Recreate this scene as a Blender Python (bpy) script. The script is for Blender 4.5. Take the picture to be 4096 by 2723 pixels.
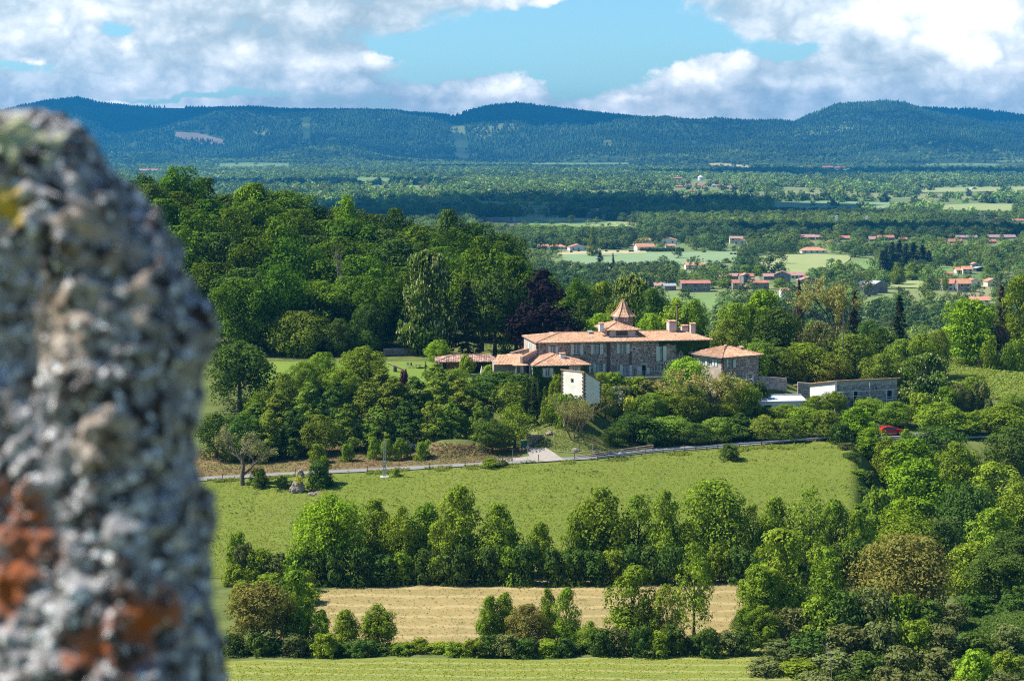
import bpy, math, random
import numpy as np
from mathutils import Vector, Matrix, noise as mnoise

# ------------------------------------------------------------------ camera, light, world
sc = bpy.context.scene
for o in list(bpy.data.objects):
    bpy.data.objects.remove(o)
C = sc.collection
F = 7964.0            # focal length in photograph pixels (70 mm on a 36 mm sensor)
CX, HY = 2048.0, 580.0
cam_d = bpy.data.cameras.new("camera"); cam = bpy.data.objects.new("camera", cam_d); C.objects.link(cam)
cam.location = (0, 0, 0); cam.rotation_euler = (math.radians(90), 0, 0)
cam_d.lens = 70.0; cam_d.sensor_width = 36.0
cam_d.shift_y = (HY - 1361.5) / 4096.0
cam_d.clip_start = 0.1; cam_d.clip_end = 60000
cam_d.dof.use_dof = True; cam_d.dof.focus_distance = 340.0; cam_d.dof.aperture_fstop = 6.7
sc.camera = cam

SUN_AZ = math.radians(-84.0)     # clockwise from +Y: from the left, a touch behind
SUN_EL = math.radians(50.0)
S = Vector((math.sin(SUN_AZ) * math.cos(SUN_EL), math.cos(SUN_AZ) * math.cos(SUN_EL), math.sin(SUN_EL)))
sun_d = bpy.data.lights.new("sun", 'SUN'); sun_d.energy = 5.0; sun_d.angle = math.radians(0.5); sun_d.color = (1.0, 0.95, 0.87)
sun = bpy.data.objects.new("sun", sun_d); C.objects.link(sun)
sun.rotation_euler = S.to_track_quat('Z', 'Y').to_euler(); sun.location = (-200, 0, 300)

sc.view_settings.view_transform = 'Standard'; sc.view_settings.look = 'None'
sc.view_settings.exposure = 0.8; sc.view_settings.gamma = 1.0
try: sc.view_settings.use_curve_mapping = False
except Exception: pass
cy = sc.cycles
cy.pixel_filter_type = 'BLACKMAN_HARRIS'; cy.filter_width = 1.15
cy.max_bounces = 6; cy.diffuse_bounces = 3; cy.glossy_bounces = 2; cy.transmission_bounces = 3
cy.volume_bounces = 0; cy.transparent_max_bounces = 8
cy.use_denoising = False; cy.sample_clamp_indirect = 3.0; cy.sample_clamp_direct = 12.0
try: cy.denoiser = 'OPENIMAGEDENOISE'
except Exception: pass
try: cy.denoising_prefilter = 'ACCURATE'
except Exception: pass

world = bpy.data.worlds.new("World"); sc.world = world; world.use_nodes = True

class NT:
    """tiny helper to write node trees"""
    def __init__(s, tree): s.t = tree; s.n = tree.nodes; s.l = tree.links
    def new(s, ty, **kw):
        nd = s.n.new(ty)
        for k, v in kw.items(): setattr(nd, k, v)
        return nd
    def put(s, sock, v):
        if isinstance(v, bpy.types.NodeSocket): s.l.new(v, sock)
        elif v is not None:
            if hasattr(sock.default_value, '__len__') and hasattr(v, '__len__') and len(sock.default_value) == 4 and len(v) == 3: v = (*v, 1)
            sock.default_value = v
    def m(s, op, a, b=None, c=None, clamp=False):
        nd = s.new('ShaderNodeMath', operation=op); nd.use_clamp = clamp
        s.put(nd.inputs[0], a); s.put(nd.inputs[1], b)
        if c is not None: s.put(nd.inputs[2], c)
        return nd.outputs[0]
    def mix(s, f, a, b, mode='MIX'):
        nd = s.new('ShaderNodeMix', data_type='RGBA', blend_type=mode)
        s.put(nd.inputs[0], f); s.put(nd.inputs[6], a); s.put(nd.inputs[7], b)
        return nd.outputs[2]
    def noise(s, vec, scale, detail=4, rough=.55, dist=0):
        nd = s.new('ShaderNodeTexNoise'); s.put(nd.inputs['Vector'], vec)
        nd.inputs['Scale'].default_value = scale; nd.inputs['Detail'].default_value = detail
        nd.inputs['Roughness'].default_value = rough; nd.inputs['Distortion'].default_value = dist
        return nd.outputs['Fac']
    def ramp(s, f, stops):
        nd = s.new('ShaderNodeValToRGB'); s.put(nd.inputs[0], f)
        cr = nd.color_ramp
        while len(cr.elements) > 1: cr.elements.remove(cr.elements[-1])
        cr.elements[0].position = stops[0][0]; cr.elements[0].color = (*stops[0][1], 1) if len(stops[0][1]) == 3 else stops[0][1]
        for p, c in stops[1:]:
            e = cr.elements.new(p); e.color = (*c, 1) if len(c) == 3 else c
        return nd.outputs[0]
    def smooth(s, f, a, b):
        nd = s.new('ShaderNodeMapRange', interpolation_type='SMOOTHSTEP'); s.put(nd.inputs[0], f)
        nd.inputs[1].default_value = a; nd.inputs[2].default_value = b
        return nd.outputs[0]

def build_world():
    w = NT(world.node_tree); w.n.clear()
    out = w.new('ShaderNodeOutputWorld'); bg = w.new('ShaderNodeBackground')
    sky = w.new('ShaderNodeTexSky', sky_type='NISHITA')
    sky.sun_disc = False; sky.sun_elevation = SUN_EL; sky.sun_rotation = SUN_AZ; sky.altitude = 800; sky.air_density = 1.0; sky.dust_density = 0.3; sky.ozone_density = 1.5
    tc = w.new('ShaderNodeTexCoord'); sep = w.new('ShaderNodeSeparateXYZ'); w.l.new(tc.outputs['Generated'], sep.inputs[0])
    x, y, z = sep.outputs
    az = w.m('ARCTAN2', x, y); el = w.m('ARCSINE', z)
    K = 1.7363
    def blob(cx, cy_, rx, ry, soft=1.0):       # in photograph-width units of the sky dome's azimuth and elevation
        a0 = math.atan((cx * K - CX) / F); e0 = math.atan((HY - cy_ * K) / F)
        da = w.m('MULTIPLY', w.m('SUBTRACT', azd, a0), F / (rx * K)); de = w.m('MULTIPLY', w.m('SUBTRACT', eld, e0), F / (ry * K))
        r2 = w.m('ADD', w.m('MULTIPLY', da, da), w.m('MULTIPLY', de, de))
        return w.m('POWER', 2.718, w.m('MULTIPLY', r2, -1.0))
    comb = w.new('ShaderNodeCombineXYZ'); w.put(comb.inputs[0], az); w.put(comb.inputs[1], w.m('MULTIPLY', el, 1.25)); comb.inputs[2].default_value = 3.7
    v = comb.outputs[0]
    # domain warp so that no blob keeps a clean edge
    wn = w.new('ShaderNodeTexNoise'); w.put(wn.inputs['Vector'], v); wn.inputs['Scale'].default_value = 16; wn.inputs['Detail'].default_value = 7; wn.inputs['Roughness'].default_value = .62
    ws = w.new('ShaderNodeSeparateXYZ'); w.l.new(wn.outputs['Color'], ws.inputs[0])
    azd = w.m('ADD', az, w.m('MULTIPLY', w.m('SUBTRACT', ws.outputs[0], .5), .075))
    eld = w.m('ADD', el, w.m('MULTIPLY', w.m('SUBTRACT', ws.outputs[1], .5), .026))
    big = w.noise(v, 9, 8, .6); fine = w.noise(v, 34, 9, .60)
    # blue gaps
    holes = None
    for b, amp in (((1180, 95, 150, 60), 1.2), ((1390, 90, 180, 75), 1.3), ((1370, 175, 110, 45), .9), ((1560, 105, 170, 35), .8), ((1820, 118, 90, 22), .7),
                   ((920, 115, 60, 30), .8), ((1000, 165, 90, 35), .5), ((240, 80, 50, 18), .55), ((420, 222, 260, 9), .55), ((1330, 20, 110, 30), .5), ((20, 160, 60, 14), .4)):
        g = w.m('MULTIPLY', blob(*b), amp); holes = g if holes is None else w.m('ADD', holes, g)
    bright = None
    for b, amp in (((835, 135, 85, 28), 1.1), ((720, 160, 70, 30), .75), ((560, 145, 90, 30), .7), ((255, 115, 34, 20), .8), ((35, 150, 16, 10), .8), ((1180, 208, 120, 28), 1.0),
                   ((1000, 215, 60, 14), .5), ((1710, 140, 60, 32), .8), ((1590, 185, 75, 26), .7), ((2120, 60, 240, 70), 1.25), ((2300, 160, 160, 50), .7), ((1230, 10, 110, 30), .7),
                   ((1900, 190, 120, 14), .45), ((230, 232, 110, 10), .65), ((1420, 240, 60, 10), .6), ((120, 40, 180, 50), .45), ((620, 30, 260, 24), .4), ((760, 205, 170, 16), .5), ((1500, 50, 110, 25), .4)):
        g = w.m('MULTIPLY', blob(*b), amp); bright = g if bright is None else w.m('ADD', bright, g)
    bl = w.m('ABSOLUTE', w.m('SUBTRACT', w.m('MULTIPLY', w.noise(v, 30, 3, .5, .4), 2.0), 1.0)); bl2 = w.m('ABSOLUTE', w.m('SUBTRACT', w.m('MULTIPLY', w.noise(v, 75, 4, .5, .3), 2.0), 1.0))
    puff = w.m('ADD', w.m('MULTIPLY', bl, .9), w.m('MULTIPLY', bl2, .5))
    nz = w.m('ADD', w.m('MULTIPLY', big, .75), w.m('MULTIPLY', fine, .35))
    cov = w.m('ADD', w.m('ADD', nz, .12), w.m('SUBTRACT', w.m('MULTIPLY', bright, .5), w.m('MULTIPLY', holes, .78)))
    # cloud cover thins away from the horizon, as it does overhead
    cov = w.m('SUBTRACT', w.m('ADD', cov, w.m('MULTIPLY', w.m('SUBTRACT', puff, .28), .22)), w.m('MULTIPLY', w.smooth(el, .075, .40), .75))
    fac = w.smooth(cov, .41, .63)
    lum = w.m('ADD', w.m('ADD', w.m('MULTIPLY', bright, .55), w.m('MULTIPLY', w.m('SUBTRACT', puff, .28), .75)), w.m('ADD', w.m('MULTIPLY', w.m('SUBTRACT', fine, .5), 1.0), w.m('ADD', .19, w.m('MULTIPLY', w.m('SUBTRACT', big, .45), 1.5))))
    cc = w.ramp(lum, [(0.0, (.30, .385, .44)), (.22, (.42, .50, .545)), (.5, (.66, .70, .715)), (.85, (1.12, 1.08, 1.03))])
    skyc = w.mix(1.0, sky.outputs[0], SKYTINT, 'MULTIPLY')
    str_ = w.new('ShaderNodeMix', data_type='RGBA', blend_type='MULTIPLY'); str_.inputs[0].default_value = 1
    w.put(str_.inputs[6], skyc); w.put(str_.inputs[7], (SKYK,) * 3)
    col = w.mix(fac, str_.outputs[2], cc)
    below = w.smooth(el, -.02, 0.0)
    col = w.mix(below, (.10, .14, .10), col)
    w.put(bg.inputs[0], w.mix(1.0, col, (1 / .1,) * 3, 'MULTIPLY')); bg.inputs[1].default_value = 0.1
    w.l.new(bg.outputs[0], out.inputs[0])
SKYK = 0.085
SKYTINT = (.60, .93, 1.12)
build_world()

HAZE_DENSITY = 6.8e-5
HAZE_COLOR = (.035, .37, .80)

# ------------------------------------------------------------------ helpers
rnd = random.Random(7)
rng = np.random.default_rng(7)
SK = 1.7363      # the 2359-wide view used while measuring

def tag(o, label=None, cat=None, group=None, kind=None):
    if label: o['label'] = label
    if cat: o['category'] = cat
    if group: o['group'] = group
    if kind: o['kind'] = kind
    return o

def link(o, parent=None):
    C.objects.link(o)
    if parent is not None: o.parent = parent
    return o

def empty(name, loc=(0, 0, 0), rz=0.0, label=None, cat=None, group=None):
    o = bpy.data.objects.new(name, None); C.objects.link(o); o.location = loc; o.rotation_euler = (0, 0, rz)
    o.empty_display_size = .5
    return tag(o, label, cat, group)

def mesh_np(name, V, Q, mats, mi=None, attr=None, smooth=False):
    """V (n,3), Q (m,k) index array with constant k"""
    me = bpy.data.meshes.new(name)
    V = np.asarray(V, dtype=np.float32); Q = np.asarray(Q, dtype=np.int32)
    k = Q.shape[1]; m = Q.shape[0]
    me.vertices.add(len(V)); me.vertices.foreach_set('co', V.ravel())
    me.loops.add(m * k); me.loops.foreach_set('vertex_index', Q.ravel())
    me.polygons.add(m)
    me.polygons.foreach_set('loop_start', np.arange(m, dtype=np.int32) * k)
    try: me.polygons.foreach_set('loop_total', np.full(m, k, dtype=np.int32))
    except Exception: pass
    for mt in (mats if isinstance(mats, (list, tuple)) else [mats]): me.materials.append(mt)
    if mi is not None: me.polygons.foreach_set('material_index', np.asarray(mi, dtype=np.int32))
    if smooth: me.polygons.foreach_set('use_smooth', np.ones(m, dtype=bool))
    if attr is not None:
        a = me.attributes.new('v', 'FLOAT', 'FACE'); a.data.foreach_set('value', np.asarray(attr, dtype=np.float32))
    me.update(calc_edges=True); me.validate()
    return me

class MB:
    """collects faces of one part"""
    def __init__(s): s.v = []; s.f = []; s.a = []; s.mi = []
    def face(s, pts, a=0.0, mi=0):
        n = len(s.v); s.v += [tuple(p) for p in pts]; s.f.append(tuple(range(n, n + len(pts)))); s.a.append(a); s.mi.append(mi)
    def box(s, x0, x1, y0, y1, z0, z1, a=0.0, mi=0, M=None):
        p = [(x, y, z) for z in (z0, z1) for y in (y0, y1) for x in (x0, x1)]
        if M is not None: p = [tuple(M @ Vector(q)) for q in p]
        n = len(s.v); s.v += p
        for f in ((0, 2, 3, 1), (4, 5, 7, 6), (0, 1, 5, 4), (2, 6, 7, 3), (0, 4, 6, 2), (1, 3, 7, 5)):
            s.f.append(tuple(n + i for i in f)); s.a.append(a); s.mi.append(mi)
    def tube(s, P, R, k=6, a=0.0, mi=0, cap=True):
        P = [Vector(p) for p in P]
        if not hasattr(R, '__len__'): R = [R] * len(P)
        n0 = len(s.v)
        for i, p in enumerate(P):
            d = (P[min(i + 1, len(P) - 1)] - P[max(i - 1, 0)])
            if d.length < 1e-9: d = Vector((0, 0, 1))
            d.normalize()
            up = Vector((0, 0, 1)) if abs(d.z) < .9 else Vector((1, 0, 0))
            e1 = d.cross(up).normalized(); e2 = d.cross(e1)
            for j in range(k):
                t = 2 * math.pi * j / k
                s.v.append(tuple(p + (e1 * math.cos(t) + e2 * math.sin(t)) * R[i]))
        for i in range(len(P) - 1):
            for j in range(k):
                a0 = n0 + i * k + j; a1 = n0 + i * k + (j + 1) % k
                s.f.append((a0, a0 + k, a1 + k, a1)); s.a.append(a); s.mi.append(mi)
        if cap:
            s.f.append(tuple(n0 + j for j in range(k))); s.a.append(a); s.mi.append(mi)
            e = n0 + (len(P) - 1) * k
            s.f.append(tuple(e + j for j in reversed(range(k)))); s.a.append(a); s.mi.append(mi)
    def lathe(s, prof, k=16, cx=0, cy_=0, a=0.0, mi=0, rot=0.0):
        n0 = len(s.v)
        for r, z in prof:
            for j in range(k):
                t = 2 * math.pi * j / k + rot; s.v.append((cx + r * math.cos(t), cy_ + r * math.sin(t), z))
        for i in range(len(prof) - 1):
            for j in range(k):
                a0 = n0 + i * k + j; a1 = n0 + i * k + (j + 1) % k
                s.f.append((a0, a1, a1 + k, a0 + k)); s.a.append(a); s.mi.append(mi)
        s.f.append(tuple(n0 + j for j in reversed(range(k)))); s.a.append(a); s.mi.append(mi)
        e = n0 + (len(prof) - 1) * k; s.f.append(tuple(e + j for j in range(k))); s.a.append(a); s.mi.append(mi)
    def mesh(s, name, mats, smooth=False):
        me = bpy.data.meshes.new(name); me.from_pydata(s.v, [], s.f)
        for mt in (mats if isinstance(mats, (list, tuple)) else [mats]): me.materials.append(mt)
        at = me.attributes.new('v', 'FLOAT', 'FACE'); at.data.foreach_set('value', s.a)
        me.polygons.foreach_set('material_index', s.mi)
        if smooth: me.polygons.foreach_set('use_smooth', [True] * len(s.f))
        me.update(); return me
    def build(s, name, mats, parent=None, loc=None, rz=0, smooth=False, kind=None):
        o = bpy.data.objects.new(name, s.mesh(name, mats, smooth)); link(o, parent)
        if loc is not None: o.location = loc
        if rz: o.rotation_euler = (0, 0, rz)
        if kind: o['kind'] = kind
        return o

# ------------------------------------------------------------------ materials
MATS = {}
def base_mat(name):
    m = bpy.data.materials.new(name); m.use_nodes = True
    t = NT(m.node_tree); bs = m.node_tree.nodes['Principled BSDF']
    return m, t, bs

def mat(name, col, col2=None, scale=3.0, rough=.85, attr=0.0, rand=0.0, metal=0.0, spec=.3, bump=0.0, bscale=20.0, detail=5, contrast=(.35, .65)):
    """plain surface: two-tone noise, optional per-face (attribute v) and per-object variation"""
    if name in MATS: return MATS[name]
    m, t, bs = base_mat(name)
    geo = t.new('ShaderNodeNewGeometry'); pos = geo.outputs['Position']
    col2 = col2 or tuple(c * .75 for c in col)
    f = t.smooth(t.noise(pos, scale, detail), *contrast)
    c = t.mix(f, col2, col)
    if attr or rand:
        at = t.new('ShaderNodeAttribute', attribute_name='v'); oi = t.new('ShaderNodeObjectInfo')
        k = t.m('ADD', t.m('MULTIPLY', t.m('SUBTRACT', at.outputs['Fac'], .5), attr), t.m('MULTIPLY', t.m('SUBTRACT', oi.outputs['Random'], .5), rand))
        hs = t.new('ShaderNodeHueSaturation'); t.put(hs.inputs['Color'], c); t.put(hs.inputs['Value'], t.m('ADD', 1.0, k))
        c = hs.outputs[0]
    t.put(bs.inputs['Base Color'], c); bs.inputs['Roughness'].default_value = rough; bs.inputs['Metallic'].default_value = metal
    bs.inputs['Specular IOR Level'].default_value = spec
    if bump:
        b = t.new('ShaderNodeBump'); b.inputs['Strength'].default_value = bump; b.inputs['Distance'].default_value = .05
        t.put(b.inputs['Height'], t.noise(pos, bscale, 6)); t.l.new(b.outputs[0], bs.inputs['Normal'])
    MATS[name] = m; return m

LEAFK = 1.5
def leaf_mat(name, col, col2, hue=.03, val=.35, trans=.20, shadeobj=.35, patch=None, gloss=.12):
    if name in MATS: return MATS[name]
    m, t, bs = base_mat(name); t.n.remove(bs); out = [n for n in t.n if n.type == 'OUTPUT_MATERIAL'][0]
    at = t.new('ShaderNodeAttribute', attribute_name='v'); oi = t.new('ShaderNodeObjectInfo')
    kk = (1.12, 1.0, .72) if col[1] > col[0] * 1.02 and col[1] > col[2] * 1.5 else (1, 1, 1)
    col = tuple(min(.8, q * LEAFK * k_) for q, k_ in zip(col, kk)); col2 = tuple(min(.8, q * LEAFK * k_ * .92) for q, k_ in zip(col2, kk))
    c = t.mix(at.outputs['Fac'], col2, col)
    wn = t.new('ShaderNodeTexWhiteNoise', noise_dimensions='1D'); t.put(wn.inputs['W'], t.m('ADD', oi.outputs['Random'], 3.3))
    wn2 = t.new('ShaderNodeTexWhiteNoise', noise_dimensions='1D'); t.put(wn2.inputs['W'], t.m('ADD', t.m('MULTIPLY', oi.outputs['Random'], 7.7), 1.3))
    if patch:
        geo = t.new('ShaderNodeNewGeometry')
        pf = t.smooth(t.noise(geo.outputs['Position'], patch[0], 3), .42, .62)
        c = t.mix(pf, c, patch[1])
    hs = t.new('ShaderNodeHueSaturation'); t.put(hs.inputs['Color'], c)
    t.put(hs.inputs['Hue'], t.m('ADD', .5, t.m('MULTIPLY', t.m('SUBTRACT', wn.outputs['Value'], .5), hue)))
    t.put(hs.inputs['Value'], t.m('ADD', 1.0, t.m('MULTIPLY', t.m('SUBTRACT', wn2.outputs['Value'], .5), shadeobj)))
    c = hs.outputs[0]
    d = t.new('ShaderNodeBsdfDiffuse'); t.put(d.inputs[0], c)
    tr = t.new('ShaderNodeBsdfTranslucent'); t.put(tr.inputs[0], t.mix(1.0, c, (1.15, 1.25, .55), 'MULTIPLY'))
    mx = t.new('ShaderNodeMixShader'); mx.inputs[0].default_value = trans; t.l.new(d.outputs[0], mx.inputs[1]); t.l.new(tr.outputs[0], mx.inputs[2])
    t.l.new(mx.outputs[0], out.inputs[0]); MATS[name] = m; return m

def ground_mat(name, cols, scales=(.02, .35, 3.0), rough=.95, bump=.6, stripes=None, stripe_amt=.0):
    """vegetated ground: three scales of noise between colours"""
    if name in MATS: return MATS[name]
    m, t, bs = base_mat(name)
    geo = t.new('ShaderNodeNewGeometry'); pos = geo.outputs['Position']
    f1 = t.smooth(t.noise(pos, scales[0], 4), .38, .62); f2 = t.smooth(t.noise(pos, scales[1], 6, .65), .40, .66); f3 = t.smooth(t.noise(pos, scales[2], 6, .7), .40, .62)
    c = t.mix(f1, cols[0], cols[1]); c = t.mix(t.m('MULTIPLY', f2, .65), c, cols[2]); c = t.mix(t.m('MULTIPLY', f3, .6), c, cols[3])
    if stripes is not None:     # swaths left by the mower
        mp = t.new('ShaderNodeMapping'); t.put(mp.inputs[0], pos); mp.inputs['Rotation'].default_value = (0, 0, stripes[0])
        sx = t.new('ShaderNodeSeparateXYZ'); t.l.new(mp.outputs[0], sx.inputs[0])
        wv = t.m('ADD', t.m('MULTIPLY', sx.outputs[1], stripes[1]), t.m('MULTIPLY', t.noise(pos, .06, 3), 1.8))
        sn = t.m('SINE', t.m('MULTIPLY', wv, 6.283)); sf = t.smooth(t.m('ADD', sn, t.m('MULTIPLY', t.noise(pos, 1.5, 5), .9)), .9, 1.5)
        c = t.mix(t.m('MULTIPLY', sf, stripe_amt), c, stripes[2])
    t.put(bs.inputs['Base Color'], c); bs.inputs['Roughness'].default_value = rough; bs.inputs['Specular IOR Level'].default_value = .1
    b = t.new('ShaderNodeBump'); b.inputs['Strength'].default_value = bump; b.inputs['Distance'].default_value = .25
    t.put(b.inputs['Height'], t.noise(pos, scales[2] * 1.4, 8, .75)); t.l.new(b.outputs[0], bs.inputs['Normal'])
    MATS[name] = m; return m

# ------------------------------------------------------------------ terrain
COLS = [
 (-1500, [(275,-58.5),(295,-56),(318,-53.6),(322,-53.2),(338,-52),(346,-49.5),(372,-43),(385,-41.6),(400,-41.5),(430,-37),(480,-26),(520,-27),(640,-50),(850,-84)]),
 (400,  [(275,-58.5),(295,-56),(318,-53.6),(322,-53.2),(338,-52),(346,-49.5),(372,-43),(385,-41.6),(400,-41.5),(430,-37),(480,-26),(520,-27),(640,-50),(850,-84)]),
 (900,  [(275,-58.5),(295,-56),(318,-53.5),(322,-53.0),(330,-52),(342,-51.2),(348,-49),(360,-44.5),(372,-43),(385,-41.5),(400,-41.5),(430,-38),(480,-28),(520,-30),(640,-55),(850,-84)]),
 (1500, [(275,-58),(295,-55.5),(318,-52.2),(322,-51.6),(330,-51),(342,-50.4),(348,-48.5),(360,-43.8),(372,-42.3),(385,-41),(400,-41.5),(430,-39),(480,-34),(560,-46),(800,-84)]),
 (2000, [(275,-58),(295,-55),(318,-51.5),(322,-51.3),(333,-50.4),(341,-49.6),(346,-46),(350,-44.2),(372,-41.8),(385,-41.3),(400,-41.8),(430,-40.5),(460,-39),(560,-52),(800,-84)]),
 (2300, [(275,-58),(295,-54.7),(318,-51.4),(322,-51.1),(326,-50),(338,-45.8),(345,-44.6),(350,-43.8),(362,-42.5),(385,-42),(430,-43),(500,-58),(800,-84)]),
 (2520, [(275,-58),(295,-54.7),(320,-51.6),(328,-50.7),(340,-50),(347,-48.5),(354,-45),(362,-43),(385,-43),(430,-47),(500,-60),(800,-85)]),
 (2750, [(275,-58),(295,-54.7),(322,-51.6),(330,-50.7),(346,-50.4),(351,-48),(357,-44.6),(362,-43.6),(385,-43),(430,-47),(500,-60),(800,-85)]),
 (3000, [(275,-58),(295,-54.8),(325,-51.4),(334,-50.3),(347,-50.2),(353,-47.6),(358,-46.4),(364,-44.2),(385,-43.5),(430,-47),(500,-60),(800,-85)]),
 (3400, [(275,-58),(295,-55),(330,-51),(341,-50.3),(352,-50.2),(362,-48.6),(370,-48),(385,-46.5),(410,-45),(430,-48),(500,-62),(800,-85)]),
 (3560, [(215,-59.5),(240,-59),(275,-61),(305,-61.5),(325,-59),(338,-54.5),(346,-51),(352,-50.7),(370,-49.5),(385,-47.5),(410,-45),(430,-47),(500,-62),(800,-85)]),
 (3800, [(215,-58),(235,-55.8),(255,-59),(275,-62),(305,-62.5),(325,-60.5),(338,-55.5),(346,-51.3),(352,-50.8),(370,-49.5),(385,-47.7),(410,-44.6),(430,-46),(500,-60),(800,-85)]),
 (4200, [(215,-57.5),(235,-55.3),(255,-59),(275,-62),(305,-62.5),(325,-60.5),(338,-55.5),(346,-51.5),(352,-51),(370,-49.5),(385,-47.8),(414,-43.9),(440,-43),(500,-56),(800,-85)]),
 (6500, [(215,-57),(235,-55.3),(262,-57),(295,-56),(341,-52),(350,-51),(370,-49),(385,-47.8),(414,-43.9),(440,-43),(500,-56),(800,-85)]),
]
NEAR = [(-400, -1.7), (0, -1.7), (6, -4.0), (165, -58.5), (215, -57.4)]
DN = np.concatenate([np.arange(-400, 200, 10), np.arange(200, 560, 2.0), np.arange(560, 1100, 20), [1500, 1700, 2400, 40000]])
HT = []
for cx_, lst in COLS:
    pts = sorted([p for p in NEAR if p[0] < lst[0][0]] + ([(232, -57.8), (262, -58)] if lst[0][0] > 262 else []) + lst + [(1100, -85.5), (1500, -83.5), (1700, -83), (2400, -85), (40000, -85)])
    d = np.array([p[0] for p in pts]); z = np.array([p[1] for p in pts]); h = np.interp(DN, d, z)
    hs = h.copy()
    for _ in range(2):
        hs[66:-4] = (hs[65:-5] + hs[66:-4] * 2 + hs[67:-3]) / 4
    HT.append(hs)
HT = np.array(HT); CT = np.array([c[0] for c in COLS], float)
RIDGE = [(-2600,300),(0,255),(60,240),(120,230),(180,224),(232,238),(300,243),(350,245),(450,247),(560,250),(700,253),(800,256),(1000,262),(1040,266),(1070,258),(1120,245),(1190,237),(1260,246),(1330,255),(1400,263),(1550,277),(1700,281),(1830,283),(1870,268),(1920,252),(1980,244),(2040,242),(2150,248),(2250,251),(2359,264),(2700,250),(5000,300)]
RX = np.array([p[0] * SK for p in RIDGE]); RY = np.array([(p[1] + 3) * SK for p in RIDGE])
R_D = 11000.0
def vnoise(x, y, seed=0):
    """smooth value noise, numpy"""
    xi = np.floor(x).astype(np.int64); yi = np.floor(y).astype(np.int64); fx = x - xi; fy = y - yi
    fx = fx * fx * (3 - 2 * fx); fy = fy * fy * (3 - 2 * fy)
    def hsh(a, b):
        n = (a * 374761393 + b * 668265263 + seed * 974634777) & 0xffffffff
        n = ((n ^ (n >> 13)) * 1274126177) & 0xffffffff
        return ((n ^ (n >> 16)) & 0xffff) / 65535.0
    return (hsh(xi, yi) * (1 - fx) + hsh(xi + 1, yi) * fx) * (1 - fy) + (hsh(xi, yi + 1) * (1 - fx) + hsh(xi + 1, yi + 1) * fx) * fy
MOUNDS = []       # (x, y, rx, ry, h)
def height(x, y):
    x = np.asarray(x, float); y = np.asarray(y, float)
    yy = np.maximum(y, 150.0)
    tx = np.clip(CX + F * x / yy, CT[0], CT[-1])
    i = np.clip(np.searchsorted(CT, tx) - 1, 0, len(CT) - 2); f = (tx - CT[i]) / (CT[i + 1] - CT[i]); f = f * f * (3 - 2 * f)
    j = np.clip(np.searchsorted(DN, y) - 1, 0, len(DN) - 2); g = (y - DN[j]) / (DN[j + 1] - DN[j]); g = np.clip(g, 0, 1)
    a = HT[i, j] * (1 - g) + HT[i, j + 1] * g; b = HT[i + 1, j] * (1 - g) + HT[i + 1, j + 1] * g
    z = a * (1 - f) + b * f
    z = z + np.where(y > 200, (vnoise(x / 9, y / 9, 3) - .5) * .35, 0) + np.where(y > 200, (vnoise(x / 2.5, y / 2.5, 5) - .5) * .12, 0)
    for mx, my, rx, ry, hh in MOUNDS:
        r2 = ((x - mx) / rx) ** 2 + ((y - my) / ry) ** 2; z = z + hh * np.exp(-r2 * r2)
    far = y > 1000
    z = z + np.where(far, (vnoise(x / 400, y / 400, 9) - .5) * 5 * np.clip((y - 1000) / 1500, 0, 1), 0)
    # mountains
    txr = CX + F * x / np.maximum(y, 1000.0)
    zr = (HY - np.interp(txr, RX, RY)) * R_D / F
    t = np.clip((y - 7700) / (R_D - 7700), 0, 1)
    spur = (vnoise(x / 900 + 3, y / 1500, 21) - .5) * 1.0 + (vnoise(x / 380, y / 700, 22) - .5) * .45 + (vnoise(x / 150, y / 260, 23) - .5) * .18
    tt = np.clip(t + spur * .75 * np.sin(np.pi * t), 0, 1)
    zm = -85 + (zr + 85) * (tt ** 1.15) + np.sin(np.pi * t) * ((vnoise(x / 90, y / 90, 24) - .5) * 12)
    over = np.clip((y - R_D) / 1500, 0, 1)
    zm = zm - over * 160
    z = np.where(y > 7700, zm, z)
    return z

def hgt(x, y): return float(height(np.array([x]), np.array([y]))[0])
def hit(tx, ty, d0=200.0, d1=9000.0):
    """first ground point on the sight line through a photograph pixel, between two distances"""
    tx = np.atleast_1d(np.asarray(tx, float)); ty = np.atleast_1d(np.asarray(ty, float))
    D = np.exp(np.linspace(math.log(d0), math.log(d1), 140 if d1 / d0 < 2 else 500))
    rx = (tx - CX) / F; rz = -(ty - HY) / F
    Hh = height(rx[:, None] * D[None], np.broadcast_to(D[None], (len(tx), len(D))))
    s = (Hh - rz[:, None] * D[None]) >= 0
    k = np.argmax(s, axis=1); k = np.where(s.any(1), k, len(D) - 1); k = np.maximum(k, 1)
    g = Hh - rz[:, None] * D[None]; r = np.arange(len(tx))
    g0 = g[r, k - 1]; g1 = g[r, k]; f = np.clip(-g0 / np.where(abs(g1 - g0) < 1e-9, 1, g1 - g0), 0, 1)
    Dh = D[k - 1] + (D[k] - D[k - 1]) * f
    return rx * Dh, Dh, height(rx * Dh, Dh)
def P(tx, ty, D): return Vector(((tx - CX) / F * D, D, -(ty - HY) / F * D))
def X(tx, D): return (tx - CX) / F * D

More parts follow.
